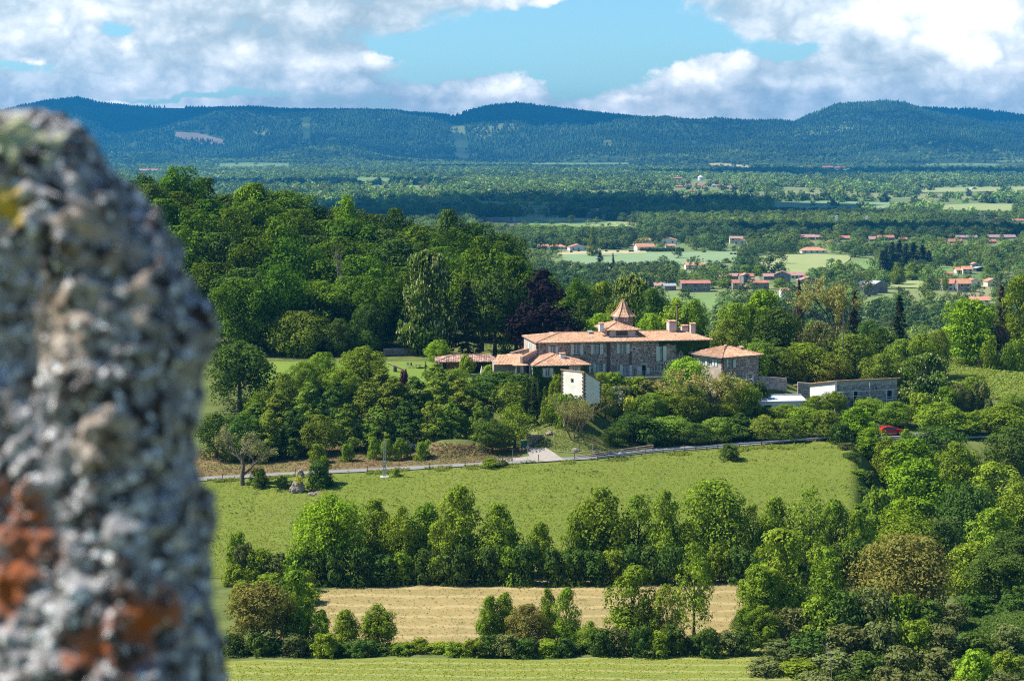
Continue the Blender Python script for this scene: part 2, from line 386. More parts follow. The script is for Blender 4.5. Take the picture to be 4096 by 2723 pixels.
MOUNDS.append((X(1815, 327), 328.5, 5.2, 3.4, 2.3))          # grassy earth mound beside the road
def build_terrain():
    u = np.concatenate([np.linspace(-4200, -300, 30), np.arange(-260, 4360, 26), np.linspace(4400, 8300, 30)])
    D = np.concatenate([np.linspace(150, 215, 14)[:-1], np.arange(215, 470, 1.1), 470 * np.exp(np.arange(0, math.log(12800 / 470), .0085))])
    UU, DD = np.meshgrid(u, D); Xg = (UU - CX) / F * DD
    Z = height(Xg, DD); n, m = DD.shape
    V = np.stack([Xg, DD, Z], -1).reshape(-1, 3)
    idx = np.arange(n * m).reshape(n, m)
    Q = np.stack([idx[:-1, :-1], idx[:-1, 1:], idx[1:, 1:], idx[1:, :-1]], -1).reshape(-1, 4)
    # the castle hill under the camera
    yy = np.concatenate([np.linspace(-60, 150, 60)]); xx = np.linspace((u[0] - CX) / F * 150, (u[-1] - CX) / F * 150, len(u))
    X2, Y2 = np.meshgrid(xx, yy); Z2 = height(X2, Y2); n2 = len(yy)
    V2 = np.stack([X2, Y2, Z2], -1).reshape(-1, 3); id2 = np.arange(n2 * m).reshape(n2, m) + len(V)
    Q2 = np.stack([id2[:-1, :-1], id2[:-1, 1:], id2[1:, 1:], id2[1:, :-1]], -1).reshape(-1, 4)
    m_, t, bs = base_mat('countryside')
    geo = t.new('ShaderNodeNewGeometry'); pos = geo.outputs['Position']; sp = t.new('ShaderNodeSeparateXYZ'); t.l.new(pos, sp.inputs[0])
    near = t.mix(t.smooth(t.noise(pos, .25, 6, .65), .4, .62), (.075, .11, .025), (.13, .16, .04))
    near = t.mix(t.m('MULTIPLY', t.smooth(t.noise(pos, 2.5, 6, .7), .45, .6), .5), near, (.17, .16, .06))
    # a patchwork of fields on the plain
    vo = t.new('ShaderNodeTexVoronoi'); mp = t.new('ShaderNodeMapping'); t.put(mp.inputs[0], pos); mp.inputs['Rotation'].default_value = (0, 0, .5); mp.inputs['Scale'].default_value = (.0028, .0055, 0)
    t.l.new(mp.outputs[0], vo.inputs['Vector']); vo.inputs['Scale'].default_value = 1
    sc_ = t.new('ShaderNodeSeparateColor'); t.l.new(vo.outputs['Color'], sc_.inputs[0])
    fld = t.ramp(sc_.outputs[0], [(0, (.10, .17, .05)), (.3, (.16, .22, .07)), (.5, (.22, .26, .10)), (.7, (.12, .20, .06)), (.88, (.30, .27, .14)), (1, (.20, .25, .08))])
    fld = t.mix(t.m('MULTIPLY', t.noise(pos, .02, 6, .6), .5), fld, (.15, .17, .06))
    c = t.mix(t.smooth(sp.outputs[1], 520, 750), near, fld)
    mt_ = t.mix(t.smooth(t.noise(pos, .004, 5, .6), .42, .6), (.030, .055, .020), (.05, .085, .03))
    mt_ = t.mix(t.smooth(t.noise(pos, .0016, 3), .60, .66), mt_, (.16, .2, .07))
    c = t.mix(t.smooth(sp.outputs[1], 7700, 7900), c, mt_)
    t.put(bs.inputs['Base Color'], c); bs.inputs['Roughness'].default_value = .95; bs.inputs['Specular IOR Level'].default_value = .1
    me = mesh_np('countryside', np.concatenate([V, V2]), np.concatenate([Q, Q2]), m_, smooth=True)
    o = bpy.data.objects.new('ground', me); link(o); tag(o, 'rolling green valley floor and castle hill with wooded mountains on the horizon', None, None, 'structure')
build_terrain()

def patch(name, near, far, m, label, d=(200, 9000), off=.06, nu=80, nv=12, kind='structure', cat=None):
    near = np.array(near, float); far = np.array(far, float)
    def along(p, u):
        s = np.concatenate([[0], np.cumsum(np.hypot(np.diff(p[:, 0]), np.diff(p[:, 1])))]); s /= s[-1]
        return np.interp(u, s, p[:, 0]), np.interp(u, s, p[:, 1])
    u = np.linspace(0, 1, nu); nx, ny = along(near, u); fx, fy = along(far, u)
    ax, ay, _ = hit(nx, ny, *d); bx, by, _ = hit(fx, fy, *d)
    v = np.linspace(0, 1, nv)[:, None]
    Xg = ax[None] * (1 - v) + bx[None] * v; Yg = ay[None] * (1 - v) + by[None] * v
    Z = height(Xg, Yg) + off
    V = np.stack([Xg, Yg, Z], -1).reshape(-1, 3); idx = np.arange(nu * nv).reshape(nv, nu)
    Q = np.stack([idx[:-1, :-1], idx[:-1, 1:], idx[1:, 1:], idx[1:, :-1]], -1).reshape(-1, 4)
    o = bpy.data.objects.new(name, mesh_np(name, V, Q, m, smooth=True)); link(o); tag(o, label, cat, None, kind)
    return o

M_MEADOW = ground_mat('meadow_grass', [(.165, .22, .026), (.19, .235, .034), (.125, .18, .024), (.22, .23, .055)], (.06, .5, 5.0), bump=.9)
M_HAY = ground_mat('mown_hay', [(.36, .265, .105), (.29, .22, .09), (.21, .20, .055), (.42, .32, .14)], (.045, .6, 5), stripes=(.045, .19, (.52, .40, .19)), stripe_amt=.55)
M_LOW = ground_mat('fresh_mown', [(.20, .25, .035), (.17, .225, .03), (.14, .20, .028), (.30, .29, .09)], (.06, .5, 5), stripes=(.04, .35, (.40, .36, .14)), stripe_amt=.6)
M_LAWN = ground_mat('garden_lawn', [(.14, .22, .03), (.17, .24, .035), (.12, .19, .03), (.18, .24, .05)], (.1, .6, 5), bump=.3)
M_BANK = ground_mat('dry_bank', [(.16, .17, .05), (.22, .15, .08), (.13, .16, .04), (.27, .12, .075)], (.15, .6, 3))
M_HILLG = ground_mat('hill_grass', [(.15, .20, .045), (.20, .21, .07), (.13, .18, .04), (.22, .22, .09)], (.12, .7, 4))
M_FIELD1 = ground_mat('barley', [(.19, .28, .13), (.22, .31, .15), (.17, .26, .11), (.25, .32, .17)], (.006, .05, .6), bump=.1)
M_FIELD2 = ground_mat('ripening_hay', [(.30, .33, .13), (.26, .31, .11), (.34, .35, .16), (.28, .33, .12)], (.008, .05, .5), bump=.1)
M_FIELD3 = ground_mat('green_pasture', [(.15, .24, .07), (.18, .27, .08), (.13, .21, .06), (.20, .27, .10)], (.01, .06, .5), bump=.1)
M_SAND = ground_mat('stubble', [(.46, .38, .20), (.42, .36, .18), (.38, .33, .15), (.5, .44, .26)], (.02, .1, .6), bump=.1)
M_PLOUGH = ground_mat('ploughed_soil', [(.13, .09, .08), (.16, .11, .09), (.12, .08, .07), (.17, .12, .1)], (.02, .1, .6), bump=.1)
M_ROAD = ground_mat('asphalt_worn', [(.22, .22, .22), (.25, .25, .24), (.19, .19, .19), (.27, .26, .25)], (.3, 2, 12), bump=.1)
M_GRAVEL = ground_mat('gravel', [(.33, .29, .25), (.38, .34, .29), (.24, .20, .16), (.42, .38, .32)], (.3, 2, 12), bump=.3)

patch('meadow', [(560, 2330), (900, 2310), (1500, 2310), (2200, 2300), (3000, 2290), (3480, 2270)], [(560, 1935), (810, 1926), (1080, 1909), (1356, 1895), (1631, 1883), (1934, 1864), (2100, 1857), (2364, 1842), (2600, 1817), (3000, 1787), (3345, 1763), (3440, 1770)],
      M_MEADOW, 'sloping green pasture between the road and the upper hedgerow', (240, 345), .05, 160, 40)
patch('hay_field', [(1080, 2600), (1300, 2580), (2200, 2570), (2800, 2560), (3050, 2520)], [(1200, 2368), (1260, 2362), (1700, 2335), (2200, 2312), (2560, 2296), (3000, 2285), (3150, 2280)],
      M_HAY, 'dry straw coloured mown hay field between the two hedgerows', (200, 300), .06, 120, 24)
patch('mown_field', [(500, 2860), (1500, 2860), (2500, 2860), (3300, 2860)], [(700, 2650), (1100, 2640), (1600, 2630), (2200, 2640), (2600, 2615), (2900, 2586), (3100, 2575)],
      M_LOW, 'freshly mown yellow green field along the bottom of the view', (190, 250), .06, 120, 20)
patch('garden_lawn', [(1000, 1560), (1300, 1560), (1600, 1580), (1800, 1560), (1900, 1520)], [(1000, 1446), (1200, 1448), (1500, 1446), (1700, 1446), (1900, 1452)],
      M_LAWN, 'mown garden lawn with flat bright grass below the wood', (352, 392), .06, 60, 16)
patch('roadside_bank', [(560, 1926), (810, 1909), (1080, 1894), (1356, 1881), (1631, 1867), (1934, 1851), (2050, 1848)], [(560, 1800), (900, 1800), (1200, 1795), (1500, 1780), (1760, 1770), (1960, 1775), (2100, 1800)],
      M_BANK, 'dry reddish roadside bank behind the lower road', (310, 345), .07, 80, 12)
patch('grass_hill', [(2150, 1800), (2290, 1812), (2420, 1815), (2560, 1800)], [(2050, 1720), (2200, 1688), (2330, 1660), (2560, 1650)],
      M_HILLG, 'rounded grassy slope above the gateway', (322, 348), .08, 50, 16)
patch('road', [(560, 1940), (810, 1925), (1080, 1907), (1356, 1893), (1631, 1881), (1934, 1862), (2060, 1856), (2364, 1838), (2600, 1812), (3000, 1782), (3345, 1757), (3700, 1745), (4096, 1740)],
      [(560, 1926), (810, 1910), (1080, 1895), (1356, 1882), (1631, 1868), (1934, 1852), (2060, 1846), (2364, 1826), (2600, 1798), (3000, 1768), (3345, 1743), (3700, 1733), (4096, 1728)],
      M_ROAD, 'narrow pale grey country road along the top of the pasture', (310, 365), .13, 260, 5)
patch('driveway', [(2130, 1852), (2180, 1849), (2260, 1843)], [(2105, 1797), (2150, 1792), (2185, 1794)],
      M_GRAVEL, 'pale gravel entrance drive leading up to the green gate', (316, 345), .17, 24, 12)
patch('dirt_track', [(1950, 1850), (2060, 1845), (2150, 1838)], [(1950, 1836), (2060, 1833), (2140, 1822)],
      M_GRAVEL, 'bare earth verge strip left of the driveway', (316, 345), .10, 24, 5)
patch('hillside_meadow', [(3790, 1600), (3950, 1590), (4250, 1600)], [(3790, 1432), (3900, 1424), (4000, 1420), (4250, 1416)],
      ground_mat('tall_grass', [(.13, .22, .045), (.17, .24, .06), (.22, .23, .09), (.14, .21, .05)], (.05, .3, 3)), 'tall grass hillside at the right edge of the view', (375, 440), .08, 40, 14)
patch('damp_meadow', [(3760, 2620), (4200, 2620)], [(3840, 2385), (4200, 2375)], ground_mat('rank_grass', [(.06, .13, .03), (.08, .15, .035), (.05, .11, .03), (.1, .16, .05)], (.1, .5, 4)), 'dark green rough grass clearing in the lower right corner', (200, 270), .08, 30, 12)
# far fields
for nm, ne, fa, mt_, lb in [
  ('barley_field', [(2250, 1062), (2500, 1066), (2760, 1062), (2960, 1048)], [(2250, 1020), (2500, 1014), (2760, 1010), (2985, 1010)], M_FIELD1, 'blue green barley field above the stone village'),
  ('stubble_field', [(2230, 1021), (2400, 1019), (2590, 1014)], [(2230, 1008), (2400, 1006), (2580, 1004)], M_SAND, 'pale straw strip with dark bales by the white villas'),
  ('hay_slope', [(2900, 1088), (3050, 1092), (3200, 1100), (3330, 1092), (3400, 1040)], [(3010, 1032), (3120, 1022), (3260, 1018), (3350, 1023), (3402, 1026)], M_FIELD2, 'broad pale yellow hay field in the middle distance'),
  ('village_pasture', [(3340, 1102), (3420, 1090), (3520, 1066)], [(3404, 1050), (3440, 1045), (3520, 1040)], M_FIELD3, 'bright green pasture right of the pale hay field'),
  ('orchard_field', [(2640, 1222), (2760, 1240), (2890, 1262), (2900, 1262)], [(2640, 1180), (2760, 1178), (2880, 1178), (3020, 1182)], M_FIELD3, 'green field below the grey stone farmhouse'),
  ('hollow_field', [(3440, 1300), (3500, 1295)], [(3430, 1218), (3520, 1212)], M_FIELD3, 'small green field glimpsed between trees below the right hamlet'),
  ('slope_field', [(3720, 1118), (3830, 1110)], [(3735, 1066), (3835, 1073)], M_FIELD3, 'grassy field sloping down beside the orange roofed villa'),
  ('terrace_field', [(3560, 1150), (3700, 1155)], [(3560, 1128), (3700, 1124)], M_FIELD2, 'grass terraces between the pavilion and the long farm'),
  ('power_field', [(2080, 908), (2250, 920), (2400, 918), (2560, 914)], [(1990, 872), (2160, 874), (2300, 876), (2520, 897)], M_FIELD3, 'dull green field beneath the distant pylons'),
  ('wheat_strip', [(2250, 898), (2400, 912), (2620, 910)], [(2140, 876), (2300, 874), (2560, 898)], M_FIELD2, 'long pale wheat strip in front of the white building'),
  ('ploughed_field', [(1900, 898), (2080, 912), (2180, 914)], [(1900, 872), (1960, 874), (2040, 876)], M_PLOUGH, 'brown ploughed field beside the dull green field'),
  ('plain_pasture', [(3080, 838), (3300, 842), (3560, 840)], [(3080, 812), (3300, 806), (3560, 812)], M_FIELD1, 'long blue green field on the plain right of centre'),
  ('plain_meadow', [(3760, 850), (3900, 856), (4096, 858)], [(3760, 822), (3900, 816), (4060, 818)], M_FIELD2, 'pale meadow strips on the plain at the right'),
  ('plain_strip', [(3660, 772), (3900, 770), (4200, 764)], [(3680, 756), (3900, 752), (4200, 748)], M_FIELD2, 'yellow green field in front of the arched barn'),
  ('foot_field', [(850, 675), (1000, 676), (1160, 672)], [(850, 655), (1000, 652), (1160, 655)], M_FIELD3, 'field at the foot of the left mountain'),
  ('foot_meadow', [(2120, 664), (2300, 664), (2520, 662)], [(2120, 652), (2300, 653), (2520, 652)], M_FIELD3, 'narrow green fields below the central mountain'),
  ('foot_pasture', [(3700, 668), (3850, 668), (4000, 664)], [(3700, 656), (3850, 654), (4000, 657)], M_FIELD3, 'narrow field below the right mountain'),
  ('clearing', [(1420, 727), (1500, 728), (1560, 727)], [(1420, 713), (1500, 711), (1560, 716)], M_FIELD3, 'small bright field among the valley trees left of centre'),
  ('far_stubble', [(2810, 668), (2880, 668), (3000, 673)], [(2830, 656), (2880, 653), (3000, 665)], M_SAND, 'tan field at the mountain foot above the far village')]:
    patch(nm, ne, fa, mt_, lb, (820, 9000), .5 if ne[0][1] > 780 else 1.2, 40, 8)

# ------------------------------------------------------------------ trees: crown and trunk prototypes, unit width and unit height
def quads_from(ctr, nrm, size, ang):
    """leaf-cluster quads: centre, normal, size, spin -> (4n,3) vertices"""
    n = len(ctr); nrm = nrm / (np.linalg.norm(nrm, axis=1, keepdims=True) + 1e-9)
    up = np.where(np.abs(nrm[:, 2:3]) < .9, np.array([[0, 0, 1.0]]), np.array([[1.0, 0, 0]]))
    e1 = np.cross(nrm, up); e1 /= np.linalg.norm(e1, axis=1, keepdims=True) + 1e-9; e2 = np.cross(nrm, e1)
    c, s = np.cos(ang)[:, None], np.sin(ang)[:, None]
    a = (e1 * c + e2 * s) * size[:, None]; b = (-e1 * s + e2 * c) * size[:, None] * .55
    # a pointed, folded leaf spray
    V = np.stack([ctr - a, ctr - b + nrm * size[:, None] * .22, ctr + a, ctr + b + nrm * size[:, None] * .22], 1)
    return V.reshape(-1, 3)

def crown_data(seed, n, prof, asp, lobes=22, lobe_r=.40, sub=9, leaf=.03, z0=.12, fill=.16, up=.5, centre=.60, droop=0):
    r = np.random.default_rng(seed)
    # lobes
    t = np.sort(r.uniform(0, 1, lobes)); t = .04 + .93 * t
    az = np.arange(lobes) * 2.399 + r.uniform(-.5, .5, lobes)
    pr = np.array([prof(q) for q in t])
    rr = pr * centre * (0.75 + .4 * r.random(lobes)); top = t > .85; rr[top] *= .5
    L = np.stack([np.cos(az) * rr, np.sin(az) * rr, (z0 + (1 - z0) * t) * asp], 1)
    LR = np.clip(lobe_r * (pr + .10) * (0.75 + .5 * r.random(lobes)), .07, .3)
    L[:, 2] = np.minimum(L[:, 2], asp - LR * .8)
    # sub clumps on each lobe
    sc_c, sc_r, sc_o = [], [], []
    for i in range(lobes):
        d = r.normal(size=(sub, 3)); d[:, 2] = d[:, 2] * .8 + .25; d /= np.linalg.norm(d, axis=1, keepdims=True)
        sc_c.append(L[i] + d * LR[i] * .72); sc_r.append(LR[i] * r.uniform(.30, .58, sub)); sc_o.append(d)
    sc_c = np.concatenate(sc_c); sc_r = np.concatenate(sc_r); sc_o = np.concatenate(sc_o)
    w = sc_r ** 2; k = r.choice(len(sc_c), n, p=w / w.sum())
    d = r.normal(size=(n, 3)) + sc_o[k] * .55; d[:, 2] += .2; d /= np.linalg.norm(d, axis=1, keepdims=True)
    rad = sc_r[k] * (0.55 + .5 * r.random(n) ** .6)
    c = sc_c[k] + d * rad[:, None]
    nr = d * .75 + sc_o[k] * .75 + r.normal(size=(n, 3)) * .42; nr[:, 2] += up * .5
    # loose inner leaves so that the crown is not hollow
    m = int(n * fill); kk = r.choice(lobes, m); dd = r.normal(size=(m, 3)); dd /= np.linalg.norm(dd, axis=1, keepdims=True)
    c[:m] = L[kk] + dd * (LR[kk] * r.random(m))[:, None]
    c[:, 2] = np.clip(c[:, 2], .01 * asp, asp * 1.0)
    if droop: c[:, 2] -= droop * np.hypot(c[:, 0], c[:, 1])
    size = leaf * r.uniform(.55, 1.35, n)
    tint = np.clip(.5 + .25 * r.normal(size=n) + .25 * (r.random(len(sc_c))[k] - .5), 0, 1)
    V = quads_from(c, nr, size, r.uniform(0, 6.28, n))
    V[:, 2] /= asp
    ext = np.percentile(np.abs(V[:, :2]), 99.0); V[:, :2] *= .5 / ext
    V[:, 2] *= 1.0 / np.percentile(V[:, 2], 99.9)
    return V, np.arange(4 * n).reshape(-1, 4), tint

def P_round(q): return .5 * math.sqrt(max(0.02, 1 - (2 * q - .92) ** 2 * .92)) * (1 if q > .15 else .7 + 2 * q)
def P_ash(q): return .5 * (math.sin(math.pi * min(1, (q * .86 + .10)) ** .85) ** .7 * .97 + .03)
def P_wide(q): return .5 * math.sqrt(max(.02, 1 - (1.6 * q - .55) ** 2 * .9)) * min(1, .6 + 2 * q)
def P_cone(q): return .5 * min(1, .55 + 2.2 * q) * (1.03 - q) ** .58 * 1.12
def P_egg(q): return .5 * math.sin(math.pi * (q * .80 + .17)) ** .6
def P_col(q): return .5 * (1 - q ** 3) ** .7
def P_bush(q): return .5 * math.sqrt(max(.03, 1 - q ** 2.2 * .95))

def trunk_mesh(name, seed, w=.035, limbs=7, asp=1.6, split=.28, h=.72):
    r = random.Random(seed); mb = MB()
    p = [Vector((0, 0, -.02))]; x = y = 0
    for i in range(1, 6):
        x += r.uniform(-.012, .012); y += r.uniform(-.012, .012); p.append(Vector((x, y, h * i / 5)))
    mb.tube(p, [w * 1.35, w, w * .85, w * .65, w * .42, w * .15], 7)
    for k in range(limbs):
        zz = split + (h - split) * (k / limbs) * .8; f = zz / h * 5; i = int(f); b = p[i].lerp(p[min(5, i + 1)], f - i)
        a = k * 2.4 + r.random(); L = r.uniform(.2, .36) * (1.15 - k / limbs * .5)
        q1 = b + Vector((math.cos(a) * L * .45, math.sin(a) * L * .45, .10)); q2 = b + Vector((math.cos(a + .2) * L, math.sin(a + .2) * L, .26 * r.uniform(.7, 1.1)))
        rr = w * .5 * (1 - k / limbs * .4); mb.tube([b, q1, q2], [rr, rr * .65, rr * .2], 5)
        for s in (-1, 1):
            q3 = q1 + Vector((math.cos(a + s * .9) * L * .5, math.sin(a + s * .9) * L * .5, .13)); mb.tube([q1, q3], [rr * .5, rr * .12], 4)
    return mb.mesh(name, M_BARK, True)
M_BARK = mat('bark', (.13, .11, .085), (.07, .06, .045), 4, .95)
M_BARK_PALE = mat('pale_bark', (.34, .29, .24), (.2, .16, .13), 4, .95)
TR = [trunk_mesh('trunk', 3), trunk_mesh('trunk', 4, limbs=9, split=.18), trunk_mesh('trunk', 8, limbs=8, split=.3)]

L_ASH = leaf_mat('ash_leaves', (.168, .248, .030), (.085, .145, .018), hue=.03, shadeobj=.4)
L_MAPLE = leaf_mat('maple_leaves', (.165, .275, .020), (.085, .165, .013), hue=.02, shadeobj=.25)
L_OAK = leaf_mat('wood_leaves', (.088, .158, .016), (.034, .070, .009), hue=.045, shadeobj=.55)
L_LIME = leaf_mat('lime_leaves', (.160, .230, .042), (.082, .135, .022), hue=.04, shadeobj=.4)
L_BRONZE = leaf_mat('walnut_leaves', (.20, .175, .040), (.11, .115, .025), hue=.02, shadeobj=.2)
L_SCRUB = leaf_mat('scrub_leaves', (.135, .165, .070), (.070, .095, .038), hue=.03, shadeobj=.45)
L_DARK = leaf_mat('dark_leaves', (.072, .130, .030), (.032, .066, .016), hue=.03, shadeobj=.3)
L_COPPER = leaf_mat('copper_leaves', (.026, .016, .020), (.011, .008, .010), hue=.01, shadeobj=.1, trans=.05, gloss=.2)
L_SPRUCE = leaf_mat('spruce_needles', (.045, .075, .030), (.022, .040, .018), hue=.02, trans=.1)
L_BROWNC = leaf_mat('brown_needles', (.13, .075, .045), (.06, .045, .03), hue=.02, trans=.1)
L_GOLD = leaf_mat('golden_leaves', (.50, .47, .05), (.30, .34, .04), hue=.01, shadeobj=.1)
L_BRIGHT = leaf_mat('bright_leaves', (.21, .34, .035), (.12, .22, .02), hue=.01, shadeobj=.15)
L_PALE = leaf_mat('pale_leaves', (.26, .27, .11), (.17, .18, .07), hue=.02, shadeobj=.2)
L_BLOSSOM = leaf_mat('cream_blossom', (.50, .47, .26), (.28, .30, .12), hue=.01, trans=.2, shadeobj=.1)
L_WHITE = leaf_mat('white_blossom', (.72, .70, .68), (.5, .52, .45), hue=.0, trans=.2, shadeobj=.1)
L_PURPLE = leaf_mat('purple_leaves', (.075, .022, .050), (.035, .012, .025), hue=.0, trans=.2, shadeobj=.1)

CROWN = {}
def crown(key, mat_, n_proto, n, **kw):
    L = []
    for i in range(n_proto):
        V, Q, t = crown_data(hash_(key) + i * 17, n, **kw)
        L.append((V, Q, t))
    CROWN[key] = L
def hash_(s): return sum((i + 1) * ord(c) for i, c in enumerate(s)) % 9973
crown('ash', None, 4, 9800, prof=P_ash, asp=1.45, lobes=30, lobe_r=.42, sub=10, leaf=.027, z0=.06, centre=.60, up=.5)
crown('airyash', None, 2, 4200, prof=P_ash, asp=1.5, lobes=24, lobe_r=.40, sub=8, leaf=.026, z0=.12, centre=.62, up=.5)
crown('round', None, 3, 11000, prof=P_round, asp=1.15, lobes=28, lobe_r=.38, sub=12, leaf=.021, z0=.06, up=.5)
crown('wood', None, 5, 9500, prof=P_round, asp=1.55, lobes=17, lobe_r=.56, sub=12, leaf=.026, z0=.22, up=.35, centre=.62)
crown('cone', None, 3, 9000, prof=P_cone, asp=1.7, lobes=34, lobe_r=.34, sub=9, leaf=.026, z0=.02, up=.6)
crown('wide', None, 2, 17000, prof=P_wide, asp=.85, lobes=38, lobe_r=.34, sub=13, leaf=.0135, z0=.08, up=.6)
crown('bush', None, 4, 3000, prof=P_bush, asp=.85, lobes=16, lobe_r=.42, sub=8, leaf=.038, z0=.0, up=.5)
crown('column', None, 2, 1800, prof=P_col, asp=3.2, lobes=26, lobe_r=.8, sub=5, leaf=.07, z0=.0, fill=.1, centre=.35, up=.1)
# mesh data shared by every tree of a kind
CM = {}
def cmesh(key, i, mt):
    k = (key, i % len(CROWN[key]), mt.name)
    if k not in CM:
        V, Q, t = CROWN[key][k[1]]; CM[k] = mesh_np('foliage', V, Q, mt, attr=t)
    return CM[k]
def blossom_mesh(key, i, mt, n=520, size=.018, low=.0):
    k = (key, i, mt.name, 'b')
    if k not in CM:
        V, Q, t = CROWN[key][i]; c = V.reshape(-1, 4, 3).mean(1); r = np.random.default_rng(i + 5)
        rad = np.hypot(c[:, 0], c[:, 1]); keep = np.where((rad > .22) | (c[:, 2] > .6))[0]; keep = keep[c[keep, 2] > low]
        s = r.choice(keep, min(n, len(keep)), replace=False); cc = c[s].copy(); cc[:, :2] *= 1.02; cc[:, 2] += .006
        B = []
        for j in range(2):      # upright candles: two crossed slips each
            nr = np.stack([np.cos(r.uniform(0, 6.28, len(s))), np.sin(r.uniform(0, 6.28, len(s))), np.full(len(s), .25)], 1)
            B.append(quads_from(cc, nr, size * r.uniform(.7, 1.3, len(s)), np.full(len(s), 1.57)))
        Vb = np.concatenate(B); CM[k] = mesh_np('blossom', Vb, np.arange(len(Vb)).reshape(-1, 4), mt, attr=r.random(len(Vb) // 4))
    return CM[k]

def spruce_mesh(name, seed, mt, tiers=22, n=5200, ragged=.25, slope=-.25, asp=2.6):
    r = np.random.default_rng(seed); V = []
    per = n // (tiers * 9)
    for i in range(tiers):
        t = .06 + .93 * i / tiers; R = .5 * (1 - t) ** .85 * (1 + r.uniform(-ragged, ragged)) + .02
        for j in range(9):
            a = r.uniform(0, 6.28); L = R * r.uniform(.6, 1.15); s = r.random(per) ** .6; tj = r.uniform(-.03, .03)
            side = r.normal(0, .06, per) * (1.2 - s) * L / .4
            x = np.cos(a) * s * L - np.sin(a) * side; y = np.sin(a) * s * L + np.cos(a) * side
            z = (t + tj) * asp + slope * s * L + (.10 * s * s) * L + r.normal(0, .012, per)
            c = np.stack([x, y, z], 1); nr = r.normal(0, .35, (per, 3)); nr[:, 2] += 1
            V.append(quads_from(c, nr, r.uniform(.028, .06, per), np.full(per, a) + r.normal(0, .5, per)))
    V = np.concatenate(V); V[:, 2] /= asp; V[:, 2] = np.clip(V[:, 2], 0, 1)
    return mesh_np('foliage', V, np.arange(len(V)).reshape(-1, 4), mt, attr=r.random(len(V) // 4))
SPR = {'spruce': spruce_mesh('s', 1, L_SPRUCE), 'brown_spruce': spruce_mesh('s', 2, L_BROWNC, ragged=.45, slope=-.1), 'cedar': spruce_mesh('s', 3, leaf_mat('cedar_needles', (.085, .12, .06), (.045, .07, .035), trans=.1), tiers=14, ragged=.5, slope=-.5)}

def branchy(seed, depth=4, n_leaf=900, mt_leaf=None, spread=.55, stems=1, leaf=.02, w=.02, name='b', bark=None):
    """open, twiggy tree: returns (wood mesh, leaf mesh), unit height"""
    r = random.Random(seed); mb = MB(); tips = []
    def go(p, d, L, rad, dep):
        q = p + d * L * .5 + Vector((r.uniform(-1, 1), r.uniform(-1, 1), 0)) * L * .06; e = q + (d + Vector((r.uniform(-.25, .25), r.uniform(-.25, .25), .12))).normalized() * L * .5
        mb.tube([p, q, e], [rad, rad * .8, rad * .6], 5 if dep > 2 else 3, cap=False)
        if dep <= 1: tips.append((e, q))
        if dep == 0: return
        for k in range(3 if dep > 1 else 2):
            a = r.uniform(0, 6.28); s = spread * r.uniform(.6, 1.25)
            nd = (d + Vector((math.cos(a) * s, math.sin(a) * s, r.uniform(-.15, .35)))).normalized()
            go(e if k else q, nd, L * r.uniform(.60, .80), rad * .6, dep - 1)
    for s in range(stems):
        a = s * 6.28 / stems + r.random(); lean = .0 if stems == 1 else .32
        go(Vector((math.cos(a) * .03 * (stems > 1), math.sin(a) * .03 * (stems > 1), -.01)), Vector((math.cos(a) * lean, math.sin(a) * lean, 1)).normalized(), .34, w, depth)
    zt = max(v[2] for v in mb.v); xs = float(np.percentile(np.abs(np.array([t[0][:2] for t in tips])), 93))
    mb.v = [(v[0] * .5 / xs, v[1] * .5 / xs, v[2] / zt) for v in mb.v]
    T = np.array([[t[0].x * .5 / xs, t[0].y * .5 / xs, t[0].z / zt] for t in tips]); rr = np.random.default_rng(seed)
    k = rr.integers(0, len(T), n_leaf); c = T[k] + rr.normal(0, .022, (n_leaf, 3)); V = quads_from(c, rr.normal(size=(n_leaf, 3)) + [0, 0, .4], rr.uniform(.5, 1.2, n_leaf) * leaf, rr.uniform(0, 6, n_leaf))
    return mb.mesh('trunk', bark or M_BARK, True), mesh_np('foliage', V, np.arange(len(V)).reshape(-1, 4), mt_leaf, attr=rr.random(n_leaf))
BR = {'sparse': branchy(11, 5, 5200, L_PALE, stems=4, leaf=.010, w=.013, spread=.50, bark=mat('warm_bark', (.28, .20, .12), (.15, .11, .07), 5)),
      'airy': branchy(12, 5, 5200, L_PALE, spread=.62, leaf=.017, w=.026),
      'apple': branchy(21, 5, 4200, leaf_mat('lichen_leaves', (.24, .225, .10), (.14, .135, .055), hue=.02), spread=.85, leaf=.014, w=.036, bark=mat('gnarled_bark', (.20, .16, .12), (.1, .08, .06), 6)),
      'dead': branchy(17, 5, 60, L_PALE, spread=.45, leaf=.008, w=.014, bark=M_BARK_PALE),}

